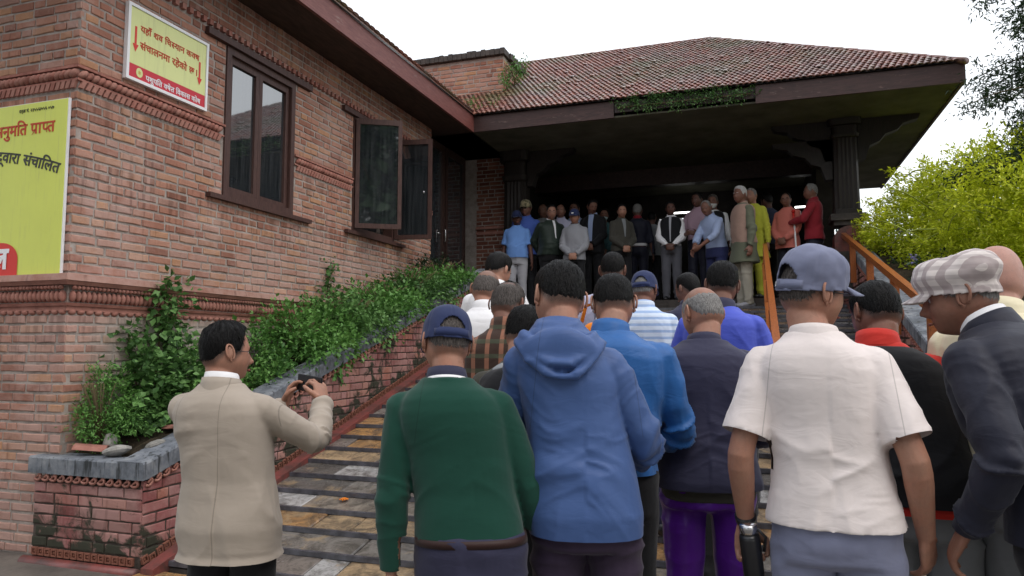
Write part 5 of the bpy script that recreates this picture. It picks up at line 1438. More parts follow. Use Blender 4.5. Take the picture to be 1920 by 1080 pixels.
    lp.tube(pts, [(0.002 * s, 0.0035 * s), (0.004 * s, .006 * s), (.004 * s, .0065 * s), (0.004 * s, .006 * s), (0.002 * s, .0035 * s)], 8); lp.obj('lips', LIP, root, True)
    if moustache:
        lp = MB(); pts = [tohead([[x_, 0.103 - abs(x_) * .35, -0.050 - abs(x_) * 0.25]])[0] for x_ in (-.026, -.013, 0, .013, .026)]
        lp.tube(pts, [0.003 * s, .006 * s, .006 * s, .006 * s, .003 * s], 8); lp.obj('moustache', HR[hair], root, True)
    if glasses:
        gm = MB()
        for sg in (1, -1):
            pr = [tohead([[sg * (0.031 + 0.021 * cos(a)), 0.099, 0.001 + 0.015 * sin(a)]])[0] for a in np.linspace(0, 2 * pi, 13)]
            gm.tube(pr, [0.0014 * s] * 13, 5, cap=False)
            gm.tube([tohead([p])[0] for p in ([sg * 0.052, 0.098, 0.004], [sg * 0.074, 0.070, 0.005], [sg * 0.081, -0.004, 0.006], [sg * 0.082, -0.028, -0.006])], [0.0016 * s] * 4, 5)
            if glasses == 'dark' or glasses == 'clear':
                ln = MB(); ln.add([tohead([[sg * (0.031 + 0.020 * cos(a)), 0.0985, 0.001 + 0.014 * sin(a)]])[0] for a in np.linspace(0, 2 * pi, 12)[:-1]], [tuple(range(11))])
                if glasses == 'dark': ln.obj('lens', 'lens_dark', root)
        gm.tube([tohead([p])[0] for p in ([-.010, .101, .004], [0, .104, .006], [.010, .101, .004])], [.0014 * s] * 3, 5)
        gm.obj('glasses', 'black_plastic', root, True)
    if mask:
        D2, F2 = sphere_dirs(32, 24); P2 = head_pts(D2); P2 = P2 + D2 * 0.006
        keep = (P2[:, 2] < -0.018) & (P2[:, 2] > -0.108) & (D2[:, 1] > 0.25)
        F3 = [f for f in F2 if all(keep[i] for i in f)]
        mk = MB(); mk.add(tohead(P2 + D2 * [0, .006, 0]), F3); me = mk.mesh('mask', mask, True); bm2 = bmesh.new(); bm2.from_mesh(me); bmesh.ops.delete(bm2, geom=[v for v in bm2.verts if not v.link_faces], context='VERTS'); bm2.to_mesh(me); bm2.free(); mkobj('face_mask', me, root)
    if earloop:
        gm = MB(); gm.tube([tohead([p])[0] for p in ([-.070, .045, -.03], [-.086, .0, .022], [-.088, -.026, .015], [-.086, -.030, -.012], [-.074, .03, -.055])], [.0018 * s] * 5, 5); gm.obj('ear_loop', 'white_plastic', root, True)
    # ---- hair
    if hairstyle != 'none':
        D2, F2 = sphere_dirs(128, 100) if fine else sphere_dirs(40, 32)
        P2 = head_pts(D2); az = np.abs(np.degrees(np.arctan2(D2[:, 0], D2[:, 1]))); el = np.degrees(np.arcsin(np.clip(D2[:, 2], -1, 1)))
        lo = np.interp(az, [0, 35, 55, 70, 85, 98, 112, 135, 180], [46, 42, 34, 4, -8, 12, -2, -18, -21])
        if hairstyle == 'receding': lo = np.interp(az, [0, 25, 50, 65, 80, 98, 112, 135, 180], [58, 66, 45, 6, -6, 12, -2, -18, -21])
        ragged = (vnoise(np.stack([az * .25, el * .08, D2[:, 0] * 9], 1), 3) - .5) * 7
        m_ = sm(el - lo + ragged, -2, 15)
        if hairstyle == 'bald': m_ = m_ * (1 - sm(el + ragged, 20, 42)) 
        if hairstyle == 'crown': m_ = m_ * (1 - 0.85 * np.exp(-(((el - 55) / 26) ** 2)) * (az > 120))
        th_ = thick * (0.10 + 0.90 * sm(el, -22, 46)) * (1 - 0.45 * np.exp(-((az - 92) / 28.0) ** 2) * (1 - sm(el, 10, 50)))
        if hairstyle == 'bald' or hairstyle == 'crop': th_ = np.full(len(az), 0.0030)
        # combed relief: fine ridges running from the crown outwards
        az2 = np.degrees(np.arctan2(D2[:, 0], D2[:, 1] + 0.25))
        st_ = vnoise(np.stack([az2 * 0.42, el * 0.03, el * 0], 1), 5) + 0.6 * vnoise(np.stack([az2 * 0.13, el * 0.05, el * 0], 1), 8) + 0.4 * vnoise(D2 * 9, 2)
        off = m_ * th_ * (0.55 + 0.45 * st_) - (1 - m_) ** 2 * 0.0035
        nrm = D2 / np.array([.0755, .097, .117]); nrm /= np.linalg.norm(nrm, axis=1)[:, None]
        Pf = P2 + nrm * off[:, None]
        keep = m_ > 0.02
        hm = MB(); hm.add(tohead(Pf), [f for f in F2 if any(keep[i] for i in f)]); me = hm.mesh('hair', HR[hair], True)
        bm2 = bmesh.new(); bm2.from_mesh(me); bmesh.ops.delete(bm2, geom=[v for v in bm2.verts if not v.link_faces], context='VERTS')
        if fine and hairstyle in ('short', 'crown', 'receding'):
            # loose locks lying over the shell
            rr_ = np.random.default_rng(NPEOPLE)
            cand = np.where(m_ > 0.5)[0]; pick = rr_.choice(cand, min(1500, len(cand)))
            for i in pick:
                d = D2[i]; el_, az_ = math.asin(d[2]), math.atan2(d[0], d[1])
                pts = []
                flow = rr_.normal(0, 0.10); ln_ = max(0.03, min(rr_.uniform(0.12, 0.28), el_ - radians(lo[i] + 3)))
                for k in range(4):
                    e = el_ - ln_ * k / 3 * (1 if d[2] < .97 else 0.4); a = az_ + flow * k / 3
                    dd = np.array([[cos(e) * sin(a), cos(e) * cos(a), sin(e)]]); pp = head_pts(dd)[0] + dd[0] * (th_[i] * (0.95 + 0.02 * k) + 0.0005 + 0.0016 * (k == 3) * rr_.uniform(-1, 1)); pts.append(pp)
                pts = [Vector(p) for p in pts]; sd_ = (pts[1] - pts[0]).cross(Vector(d)).normalized() * 0.0011
                vs = []
                for k, p in enumerate(pts):
                    w = (1, 1, .8, .15)[k]; vs += [bm2.verts.new(tohead([p - sd_ * w])[0]), bm2.verts.new(tohead([p + sd_ * w])[0])]
                for k in range(3): bm2.faces.new((vs[2 * k], vs[2 * k + 1], vs[2 * k + 3], vs[2 * k + 2])).smooth = True
        bm2.to_mesh(me); bm2.free(); mkobj('hair', me, root)
    # ---- caps
    if cap:
        D2, F2 = sphere_dirs(160, 110) if fine else sphere_dirs(36, 24)
        ckind, cmat = cap['kind'], cap['mat']
        P2 = head_pts(D2); nrm = D2 / np.array([.0755, .097, .117]); nrm /= np.linalg.norm(nrm, axis=1)[:, None]
        az = np.degrees(np.arctan2(D2[:, 0], D2[:, 1])); el = np.degrees(np.arcsin(np.clip(D2[:, 2], -1, 1)))
        if ckind == 'baseball':
            off = 0.012 + 0.010 * sm(el, 10, 60) + cap.get('puff', 0.0) * sm(el, 5, 50)
            seam = 0.0012 * (np.abs(((az + 30) % 60) - 30) < 3.0) * sm(el, 0, 20)
            P3 = P2 + nrm * (off - seam + 0.0035 * (vnoise(D2 * 5, 4) - .5) * cap.get('crease', 1))[:, None]
            lo = 9 + 5 * np.cos(np.radians(az))
            keep = el > lo - 6
            if cap.get('opening', True): keep &= ~((np.abs(np.abs(az) - 180) < 30) & (el < 33 - 0.02 * (180 - np.abs(az)) ** 2) & (el > 15))
            fk = [f for f in F2 if all(keep[i] for i in f)]
            cm = MB(); cm.add(P3, fk); 
        else:   # soft flat cap
            off = 0.012 + 0.020 * sm(el, 10, 30) * (1 - 0.7 * sm(el, 40, 90)) + 0.004 * sm(el, 12, 30) * sm(np.cos(np.radians(az)), -.2, 1) + 0.012 * sm(el, 8, 25) * sm(-np.cos(np.radians(az)), 0, 1)
            P3 = P2 + nrm * (off + 0.008 * (vnoise(D2 * 4, 4) - .5) + 0.003 * (vnoise(D2 * 11, 5) - .5))[:, None]
            P3[:, 2] = np.where(el > 40, P3[:, 2] - 0.020 * sm(el, 40, 90), P3[:, 2])
            lo = 8 + 8 * np.cos(np.radians(az)); keep = el > lo - 6
            cm = MB(); cm.add(P3, [f for f in F2 if all(keep[i] for i in f)])
        cm.v = [tuple(p) for p in tohead(cm.v)]; me = cm.mesh('cap', cmat, True)
        bm2 = bmesh.new(); bm2.from_mesh(me); bmesh.ops.delete(bm2, geom=[v for v in bm2.verts if not v.link_faces], context='VERTS'); bm2.to_mesh(me); bm2.free()
        co_ = mkobj('cap', me, root); sl = co_.modifiers.new('thickness', 'SOLIDIFY'); sl.thickness = 0.003; sl.offset = 0
        bl = cap.get('brim', 0.07); bw = 0.072; v = []; f = []; n1, n2 = 12, 6
        if bl > 0:
            for i in range(n1 + 1):
                a = radians(-58 + 116 * i / n1); base_ = head_pts(np.array([[sin(a) * cos(radians(14)), cos(a) * cos(radians(14)), sin(radians(14))]]))[0] * [1.10, 1.08, 1]
                for j in range(n2 + 1):
                    t = j / n2; fwd = bl * t * max(0.0, cos(a * 1.25)) ** 0.55
                    dz = -0.35 * fwd * cap.get('tilt', 1.0) - 0.020 * (abs(sin(a)) ** 2) * (0.4 + t)
                    v.append((base_[0] * (1 + .04 * t), base_[1] + fwd, base_[2] + dz + 0.004))
            for i in range(n1):
                for j in range(n2): q = i * (n2 + 1) + j; f.append((q, q + 1, q + n2 + 2, q + n2 + 1))
            cm = MB(); cm.add(tohead(v), f); o = cm.obj('brim', cmat, co_, True); sl = o.modifiers.new('thickness', 'SOLIDIFY'); sl.thickness = 0.004; sl.offset = 0
        if ckind == 'baseball' and cap.get('opening', True) and fine:
            v = []; f = []
            for i in range(15):
                a = radians(180 - 42 + 84 * i / 14); 
                for e in (2, 13): d = np.array([[sin(a) * cos(radians(e)), cos(a) * cos(radians(e)), sin(radians(e))]]); v.append(head_pts(d)[0] + d[0] * 0.0155)
            for i in range(14): f.append((2 * i, 2 * i + 1, 2 * i + 3, 2 * i + 2))
            cm = MB(); cm.add(tohead(v), f); o = cm.obj('strap', cmat, co_, True); sl = o.modifiers.new('thickness', 'SOLIDIFY'); sl.thickness = 0.003
            if cap.get('buckle'):
                v = []
                for i in range(4):
                    a = radians(180 + cap['buckle'] + 3 * i); 
                    for e in (4, 11): d = np.array([[sin(a) * cos(radians(e)), cos(a) * cos(radians(e)), sin(radians(e))]]); v.append(head_pts(d)[0] + d[0] * 0.019)
                cm = MB(); cm.add(tohead(v), [(2 * i, 2 * i + 1, 2 * i + 3, 2 * i + 2) for i in range(3)]); o = cm.obj('buckle', 'steel', co_, False); sl = o.modifiers.new('thickness', 'SOLIDIFY'); sl.thickness = 0.003
        if ckind == 'baseball':
            cm = MB(); cm.ball(tohead([[0, -0.004, 0.138]])[0], 0.007 * s, 8, 6); cm.obj('button', cmat, co_, True)
        if cap.get('logo'):
            cm = MB(); cm.add(tohead([[-.018, .119, .046], [.018, .119, .046], [.018, .113, .064], [-.018, .113, .064]]), [(0, 1, 2, 3)]); cm.obj('logo', 'white_plastic', co_)
    # ---- clothes
    vox = 0.0075 if fine else (0.014 if lod == 2 else 0.018)
    def garment(name, z0, z1, off, sleeve_r, sleeve_to, mat, wr=1.0, bell=0.0, sl=True, collar_up=0.0):
        g_ = MB(); torso_tube(g_, z0, z1, off, bell=bell)
        if sl:
            for sgn in (1, -1): arm_tube(g_, sgn, *sleeve_r, sleeve_to, 14)
        me = remesh(g_, vox * (0.93 if fine else 1), 7 if fine else 2, 0.5)
        co, no = mesh_np(me); q = co / s
        # folds
        d1 = np.full(len(q), 9.0); tt = np.zeros(len(q)); 
        for sgn in (1, -1):
            Sh, E_, Wp = A_[sgn][:3]
            for (a_, b_, t0) in ((Sh, E_, 0), (E_, Wp, 1)):
                a2 = np.array(a_) / s; b2 = np.array(b_) / s; ab = b2 - a2; t = np.clip(((q - a2) @ ab) / (ab @ ab), 0, 1)
                dd = np.linalg.norm(q - a2 - t[:, None] * ab, axis=1); upd = dd < d1; d1 = np.where(upd, dd, d1); tt = np.where(upd, t + t0, tt)
        bodyd = np.abs(q[:, 0]) / (0.19 * b)
        armm = sm(0.085 - d1, 0, 0.03) * sm(bodyd, 0.8, 1.05) if sl else np.zeros(len(q))
        rid = lambda v: (1 - np.abs(2 * v - 1)) ** 3
        warp = (vnoise(q * 3.1 + sd, 1) - .5)[:, None] * [0.35, 0.35, 0.45]
        qw = q + warp; sgx = np.sign(q[:, 0])
        zz = q[:, 2]; axx = np.abs(q[:, 0])
        patch = lambda k, a_=.42, b_=.62: sm(vnoise(q * [5, 5, 4] + sd, k), a_, b_)
        def lines(ang_, fa_, fl_, k):      # ridges running at ang_ (radians from horizontal) mirrored about the spine
            u_ = qw[:, 2] * cos(ang_) + axx * sin(ang_); v_ = axx * cos(ang_) - qw[:, 2] * sin(ang_)
            return rid(vnoise(np.stack([u_ * fa_, v_ * fl_, qw[:, 1] * fl_ + sgx * 3], 1) + sd, k)) - 0.22
        wst = np.exp(-((zz - (hem + 0.20)) / 0.11) ** 2)
        blade = np.exp(-((zz - 1.27) / 0.10) ** 2) * sm(axx, 0.03, 0.12)
        d_a = lines(0.75, 9, 2.0, 2); d_b = lines(-0.55, 8, 2.2, 3); d_c = lines(0.12, 10, 2.0, 4); d_v = lines(1.45, 8, 1.2, 5)
        disp = 0.0165 * d_a * (0.15 + 0.85 * blade + 0.35 * wst) * (0.3 + 0.7 * patch(11)) + 0.0145 * d_b * (0.10 + 0.8 * wst) * (0.25 + 0.75 * patch(12)) \
             + 0.0150 * d_c * (0.05 + 0.95 * wst) * (0.2 + 0.8 * patch(13)) + 0.0150 * d_v * sm(hem + 0.28 - zz, 0, 0.25) * (0.35 + 0.65 * patch(14))
        disp += 0.016 * (vnoise(q * [4.5, 4.5, 3.2] + sd, 15) - .5) * (0.4 + 0.6 * sm(1.3 - zz, 0, .2))
        disp += 0.0060 * (rid(vnoise(np.stack([(qw[:, 2] + axx * .35) * 26, axx * 6 + sgx, qw[:, 1] * 6], 1) + sd, 21)) - .2) * (0.15 + wst + .35 * blade) * patch(22, .45, .6)
        disp *= (1 - armm)
        el_ = 1.0 * np.exp(-((tt - 1.0) / 0.25) ** 2) + 0.9 * np.exp(-((tt - 1.9) / 0.25) ** 2) + 0.18
        fa = rid(vnoise(np.stack([tt * 6.5 + (vnoise(q * 8, 6) - .5) * 3.2, q[:, 0] * 5 + q[:, 1] * 5, q[:, 2] * 1.5], 1) + sd, 7)) - 0.25
        fb2 = rid(vnoise(np.stack([tt * 2.0, q[:, 0] * 16 + q[:, 2] * 3, q[:, 1] * 16], 1) + sd, 17)) - 0.25
        disp += armm * (0.019 * fa * el_ + 0.007 * fb2)
        # seam-soft irregularity
        disp += 0.002 * (vnoise(q * 22 + sd, 9) - .5)
        set_co(me, co + no * (disp * wr * s)[:, None])
        armk = (d1 < 0.09) & (np.abs(q[:, 0]) > 0.165 * b ** .5 * shoulder + 0.012)
        bm2 = bmesh.new(); bm2.from_mesh(me)
        if fine and sl: bm2.verts.index_update()
        if sl and fine:
            for sgn in (1, -1):
                Sh, E_, Wp = A_[sgn][:3]
                if sleeve_to <= 0.5: pc = Sh.lerp(E_, sleeve_to * 2); nn_ = (E_ - Sh).normalized()
                else: pc = E_.lerp(Wp, (sleeve_to - .5) * 2); nn_ = (Wp - E_).normalized()
                pc = pc - nn_ * 0.006 * s
                fs_ = [f for f in bm2.faces if f.is_valid and all(v.index < len(armk) and armk[v.index] for v in f.verts) and (f.calc_center_median() - pc).length < 0.12 * s and (f.calc_center_median() - pc).dot(nn_) > -0.03 * s]
                if not fs_: continue
                es_ = {e for f in fs_ for e in f.edges}; vs_ = {v for f in fs_ for v in f.verts}
                bmesh.ops.bisect_plane(bm2, geom=list(vs_) + list(es_) + fs_, plane_co=pc, plane_no=nn_, clear_outer=True)
        if fine or True:
            hz = (z0 + 0.014) * s
            gg = [v for v in bm2.verts if v.co.z < hz + 0.05 * s]
            fs_ = {f for v in gg for f in v.link_faces}
            if sl:
                keepf = set()
                for f in fs_:
                    c_ = f.calc_center_median()
                    if abs(c_.x) < (0.20 * b + 0.03) * s: keepf.add(f)
                fs_ = keepf
            es_ = {e for f in fs_ for e in f.edges}; vs_ = {v for f in fs_ for v in f.verts}
            if sl and sleeve_to >= 0.5:   # do not slice hands' sleeves hanging beside the hem
                pass
            bmesh.ops.bisect_plane(bm2, geom=list(vs_) + list(es_) + list(fs_), plane_co=(0, 0, hz), plane_no=(0, 0, -1), clear_outer=True)
        bmesh.ops.delete(bm2, geom=[v for v in bm2.verts if not v.link_faces], context='VERTS')
        bm2.to_mesh(me); bm2.free()
        me.polygons.foreach_set('use_smooth', [True] * len(me.polygons))
        me.name = name; me.materials.clear(); me.materials.append(mat)
        return mkobj(name, me, root)
    sr = {'long': (.064 * b ** .5, .056, .053, .040), 'short': (.066, .070, .05, .04), 'none': (.06, .05, .05, .05), 'rolled': (.064, .056, .052, .05)}[sleeve]
    sto = {'long': 1.0, 'short': 0.40, 'rolled': 0.72, 'none': 0}[sleeve]
    gname = 'jacket' if sleeve == 'long' and not tuck else 'shirt'
    shirt_mat = top
    if tuck: hem = 0.93
    garment(gname, hem, 1.462 if not hood else 1.47, 0.017 if not vest else 0.012, sr, sto, shirt_mat, wrinkle, bell=0.0 if tuck else 0.014, sl=sleeve != 'none')
    if vest is not None: garment('waistcoat', hem + 0.03, 1.44, 0.032, sr, 0, vest, wrinkle * 0.6, sl=False)
    if front is not None:
        fm_, w0_, w1_, zlo = front; v = []; f = []
        zs_ = np.linspace(zlo, 1.445, 12); nx_ = 6
        for i, z_ in enumerate(zs_):
            for p_, q_ in zip(TORSO[:-1], TORSO[1:]):
                if p_[0] <= z_ <= q_[0]:
                    t_ = (z_ - p_[0]) / (q_[0] - p_[0]); d_ = p_[2] + t_ * (q_[2] - p_[2]); yo_ = p_[3] + t_ * (q_[3] - p_[3]); a_ = p_[1] + t_ * (q_[1] - p_[1]); break
            w_ = w0_ + (w1_ - w0_) * (i / 11.0); be_ = belly * math.exp(-((z_ - 1.04) / 0.12) ** 2)
            for j in range(nx_ + 1):
                x_ = w_ * (2 * j / nx_ - 1); yy_ = yo_ + (d_ * b + (0.030 if vest is None else 0.044) + be_) * (1 - min(.95, abs(x_) / (a_ * b + .03)) ** 2.5) ** 0.4
                v.append((x_, yy_, z_))
        for i in range(11):
            for j in range(nx_): q_ = i * (nx_ + 1) + j; f.append((q_, q_ + 1, q_ + nx_ + 2, q_ + nx_ + 1))
        fo = MB(); fo.add([tuple(p) for p in TT(v)], f); fo.obj('shirt_front', fm_, root, True)
    if skirt is not None:   # long kurta tail
        g_ = MB(); torso_tube(g_, 0.62, 0.96, 0.02, bell=0.025); me = remesh(g_, vox, 3); me.name = 'shirt_tail'; me.materials.clear(); me.materials.append(skirt); mkobj('shirt_tail', me, root)
    if undershirt is not None:
        g_ = MB(); torso_tube(g_, hem - 0.035, hem + 0.1, 0.008); me = remesh(g_, vox, 2); me.materials.clear(); me.materials.append(undershirt); mkobj('undershirt', me, root)
    # collar: a band standing round the neck
    if collar is not None:
        for ci, (cmat_, cz, ch, cr) in enumerate(collar):
            v = []; f = []; n_ = 36
            for i in range(n_):
                a = 2 * pi * i / n_; ca, sa = cos(a), sin(a)
                fr_ = max(0, sa)
                zt = cz + ch - 0.030 * fr_ + 0.012 * max(0, -sa); zb = cz - 0.035 * fr_ + 0.006 * max(0, -sa)
                for (r_, z_) in ((cr + .011, zb - 0.012), (cr + .006, (zb + zt) / 2), (cr + 0.002, zt), (cr - 0.006, zt - 0.002), (cr - .002, zb - 0.01)):
                    v.append((r_ * ca, -0.012 + r_ * 1.02 * sa + 0.022 * (z_ - 1.44) * 4, z_))
            for i in range(n_):
                for j in range(4): f.append((i * 5 + j, ((i + 1) % n_) * 5 + j, ((i + 1) % n_) * 5 + j + 1, i * 5 + j + 1))
            cm = MB(); cm.add(TT(v), f); cm.obj('collar', cmat_, root, True)
    if hood:
        # folded hood lying on the upper back
        hm = MB()
        def arc(w, y0, y1, z0, z1, r, n=13):
            pts = []
            for i in range(n):
                a = pi * i / (n - 1); pts.append(T1((w * cos(a), y0 + (y1 - y0) * sin(a) ** 0.8, z0 + (z1 - z0) * sin(a) ** 1.1)))
            hm.tube(pts, [r * s * (0.55 + 0.45 * sin(pi * i / (n - 1))) for i in range(n)], 12)
        arc(0.080, 0.060, -0.080, 1.470, 1.492, 0.019); arc(0.092, 0.045, -0.100, 1.462, 1.470, 0.020); arc(0.104, 0.02, -0.118, 1.452, 1.440, 0.020)
        hm.ball(T1((0, -0.122, 1.385)), (0.120 * s, 0.030 * s, 0.075 * s), 20, 14)
        for (w_, yb_, zt_, zb_, r_) in ((0.135, -0.150, 1.425, 1.305, 0.013), (0.122, -0.150, 1.435, 1.345, 0.012), (0.115, -0.140, 1.450, 1.395, 0.013)):
            hm.tube([T1((w_ * cos(a), -0.06 + (yb_ + .06) * sin(a) ** .7, zt_ + (zb_ - zt_) * sin(a) ** 1.6)) for a in np.linspace(0, pi, 15)], [r_ * s] * 15, 8)
        me = remesh(hm, 0.0075, 4); co, no = mesh_np(me); q = co / s
        rid = (1 - np.abs(2 * vnoise(q * [9, 9, 16] + 4, 2) - 1)) ** 2
        set_co(me, co + no * ((rid - .3) * 0.009)[:, None]); me.materials.clear(); me.materials.append(top); mkobj('hood', me, root)
    # trousers
    g_ = MB(); torso_tube(g_, 0.80, 0.955 if tuck else 0.95, 0.004 if not tuck else 0.019)
    lr = (0.086 * b ** .5, .083, .070, .066, .058)
    for sgn in (1, -1):
        L_ = LP[sgn]; g_.tube([L_[0] + Vector((0, 0, .03 * s)), L_[0].lerp(L_[1], .15), L_[0].lerp(L_[1], .6), L_[1], L_[1].lerp(L_[2], .5), L_[2] - Vector((0, 0, 0.035 * s))], [lr[0] * s, lr[0] * s, lr[1] * s, lr[2] * s, lr[3] * s, lr[4] * s], 16)
    g_.ball((0, -0.032 * s, 0.87 * s), (0.148 * b * s, 0.098 * s, 0.09 * s), 16, 10)
    me = remesh(g_, 0.009 if fine else vox, 5 if fine else 2); co, no = mesh_np(me); q = co / s
    rid = lambda v: (1 - np.abs(2 * v - 1)) ** 2
    w_ = q + vnoise(q * 6 + sd, 1)[:, None] * 0.1
    k1 = rid(vnoise(w_ * [6, 6, 14] + sd, 2)) - .33; k2 = rid(vnoise(w_ * [9, 9, 2] + sd, 3)) - .33
    amp = 0.4 + np.exp(-((q[:, 2] - 0.80) / 0.07) ** 2) + np.exp(-((q[:, 2] - 0.47) / 0.08) ** 2) + 1.2 * np.exp(-((q[:, 2] - 0.1) / 0.09) ** 2)
    set_co(me, co + no * (0.010 * k1 * amp + 0.010 * k2)[:, None] * s); me.name = 'trousers'; me.materials.clear(); me.materials.append(legs); tr = mkobj('trousers', me, root)
    if belt is not None:
        g_ = MB(); torso_tube(g_, 0.924, 0.948, 0.024); me = g_.mesh('belt', belt, True); mkobj('belt', me, root)
    for sgn in (1, -1):
        a = LP[sgn][2]; sh = MB(); x = a.x; y = a.y
        sh.tube([(x, y - 0.075 * s, 0.035 * s), (x, y - 0.03 * s, 0.045 * s), (x, y + 0.05 * s, 0.045 * s), (x * 1.03, y + 0.12 * s, 0.034 * s), (x * 1.05, y + 0.185 * s, 0.026 * s)], [(0.030 * s, 0.034 * s), (0.036 * s, .044 * s), (0.040 * s, .044 * s), (0.046 * s, .033 * s), (0.030 * s, .022 * s)], 12, up=(0, 0, 1))
        sh.tube([(x, y - 0.01 * s, 0.05 * s), (x, y - 0.01 * s, 0.10 * s)], [0.040 * s, 0.036 * s], 10)
        sh.obj('shoe', shoes, root, True)
    if watch is not None:
        Sh, E_, Wp = A_[watch][:3]; d = (E_ - Wp).normalized(); wm = MB(); wm.tube([Wp + d * 0.010 * s, Wp + d * 0.034 * s], [0.0305 * s, 0.0325 * s], 16); o = wm.obj('watch', 'black_plastic', root, True)
        wf = MB(); n3 = Vector(A_[watch][4]).normalized() * -1; wf.tube([Wp + d * 0.022 * s + n3 * 0.026 * s, Wp + d * .022 * s + n3 * 0.036 * s], [0.019 * s, 0.018 * s], 14); wf.obj('watch_face', 'steel', o, True)
    if cuffs is not None:
        for sgn in (1, -1):
            Sh, E_, Wp = A_[sgn][:3]; d = (E_ - Wp).normalized(); wm = MB(); wm.tube([Wp + d * 0.0 * s, Wp + d * 0.03 * s], [0.036 * s, 0.039 * s], 14); wm.obj('cuff', cuffs, root, True)
    root['_s'] = 1; del root['_s']
    return root, A_, s, T1, tohead
def w_of(root, p):
    """local point of a person -> world"""
    a = root.rotation_euler.z; return Vector((root.location.x + p[0] * cos(a) - p[1] * sin(a), root.location.y + p[0] * sin(a) + p[1] * cos(a), root.location.z + p[2]))
C_ = cloth
FG = 'people climbing the steps in the foreground'; BG_ = 'people waiting on the landing under the roof'
bj = C_('beige_cloth', (0.37, 0.315, 0.26), 0.8, bump=0.35, seams=[('v', 0.0), ('arm', 0.168)]); wt = C_('white_cloth', (0.78, 0.77, 0.78), 0.85); blk = C_('black_cloth', (0.010, 0.010, 0.012), 0.8)
navy = C_('navy_cloth', (0.030, 0.030, 0.062), 0.75); dnavy = C_('dark_navy_cloth', (0.012, 0.013, 0.026), 0.6); green = C_('green_knit', (0.007, 0.050, 0.034), 0.95, bump=0.2, sheen=0.15, seams=[('arm', 0.165)])
blue = C_('blue_shell', (0.050, 0.098, 0.25), 0.5, bump=0.4, seams=[('arm', 0.172)]); blue2 = C_('bright_blue_shell', (0.02, 0.11, 0.33), 0.45, bump=0.6); offw = C_('offwhite_cotton', (0.74, 0.665, 0.64), 0.9, bump=0.5, seams=[('arm', 0.185)])
greyblue = C_('grey_blue_trouser', (0.22, 0.235, 0.34), 0.85); purple = C_('purple_shine', (0.095, 0.012, 0.27), 0.3, bump=0.5); plum = C_('plum_trouser', (0.035, 0.022, 0.045), 0.8)
red = C_('red_polo', (0.55, 0.03, 0.02), 0.8); grey = C_('grey_cloth', (0.22, 0.23, 0.24), 0.8); lgrey = C_('light_grey_cloth', (0.40, 0.40, 0.43), 0.8); lav = C_('lavender_cloth', (0.47, 0.46, 0.60), 0.85)
plaid = C_('brown_plaid', (0.045, 0.025, 0.018), 0.9, 'plaid', ((0.30, 0.13, 0.08), (0.06, 0.08, 0.05))); strp = C_('blue_white_stripe', (0.60, 0.68, 0.80), 0.85, 'stripes', ((0.33, 0.45, 0.68),))
tweed = C_('checked_cap_cloth', (0.66, 0.60, 0.57), 0.9, 'bigplaid', ((0.36, 0.31, 0.31), (0.33, 0.27, 0.27)), bump=0.15)
lblue = C_('light_blue_polo', (0.17, 0.34, 0.75), 0.85); midblue = C_('blue_shirt', (0.07, 0.13, 0.45), 0.85); dgreen = C_('dark_green_jacket', (0.020, 0.032, 0.024), 0.5); olive = C_('olive_jacket', (0.055, 0.052, 0.042), 0.85)
pink = C_('pink_shirt', (0.40, 0.27, 0.33), 0.85); paleblue = C_('pale_blue_shirt', (0.34, 0.42, 0.62), 0.85); sage = C_('sage_kurta', (0.13, 0.14, 0.095), 0.9); fawn = C_('fawn_waistcoat', (0.36, 0.235, 0.185), 0.9)
yellow = C_('yellow_cloth', (0.55, 0.56, 0.06), 0.85); salmon = C_('salmon_kurta', (0.58, 0.17, 0.13), 0.9); crimson = C_('crimson_jacket', (0.26, 0.015, 0.025), 0.8); teal = C_('teal_cloth', (0.05, 0.12, 0.13), 0.85)
camo = C_('camouflage_cap', (0.12, 0.11, 0.06), 0.9, 'camo', ((0.33, 0.28, 0.17),)); capnavy = C_('navy_cap_cloth', (0.018, 0.028, 0.085), 0.8, bump=0.2); capgrey = C_('slate_cap_cloth', (0.16, 0.175, 0.26), 0.8, bump=0.35); cream = C_('cream_cloth', (0.75, 0.68, 0.48), 0.9)
orange = C_('orange_cloth', (0.75, 0.22, 0.02), 0.8); brownleather = C_('brown_leather', (0.028, 0.010, 0.008), 0.5, bump=0.1); olivedark = C_('dark_olive_cloth', (0.045, 0.042, 0.032), 0.9); rblue = C_('royal_blue_panel', (0.06, 0.09, 0.50), 0.6)
maskm = C_('mask_cloth', (0.55, 0.68, 0.75), 0.8, bump=0.1)

# ---- foreground, nearest first
r, A, s, T1, TH = person('man in beige jacket photographing with a raised phone beside the planter', (-1.952, 2.296, 1.581), 0, 12, bj, blk, 'tan', 'black', 'short',
    arms={1: dict(w=(0.23, 0.36, 1.36), pole=(0.75, -0.25, -1.1), axis=(-0.30, 0.30, 0.85), palm=(-0.75, 0.35, -0.1), curl=(0.75, .6, .55, .5), thumb=.5), -1: dict(w=(0.02, 0.42, 1.34), pole=(-0.9, -0.1, -0.8), axis=(0.25, 0.2, 0.8), palm=(0.8, 0.1, 0.1), curl=(.5, .6, .7, .7), thumb=.6)},
    lean=1, face=-30, nod=2, glasses='rim', collar=[(wt, 1.462, 0.040, 0.064), (bj, 1.440, 0.040, 0.075)], hem=0.765, build=1.04, shoulder=1.02, thick=0.022, group=FG, wrinkle=0.9, lat=-0.055)
wp = A[1][2]; wl = A[-1][2]
hc_ = (Vector(wp) + Vector((-0.075, 0.05, 0.085))) 
m = MB(); m.box(-0.068, 0.068, -0.005, 0.005, -0.036, 0.036)
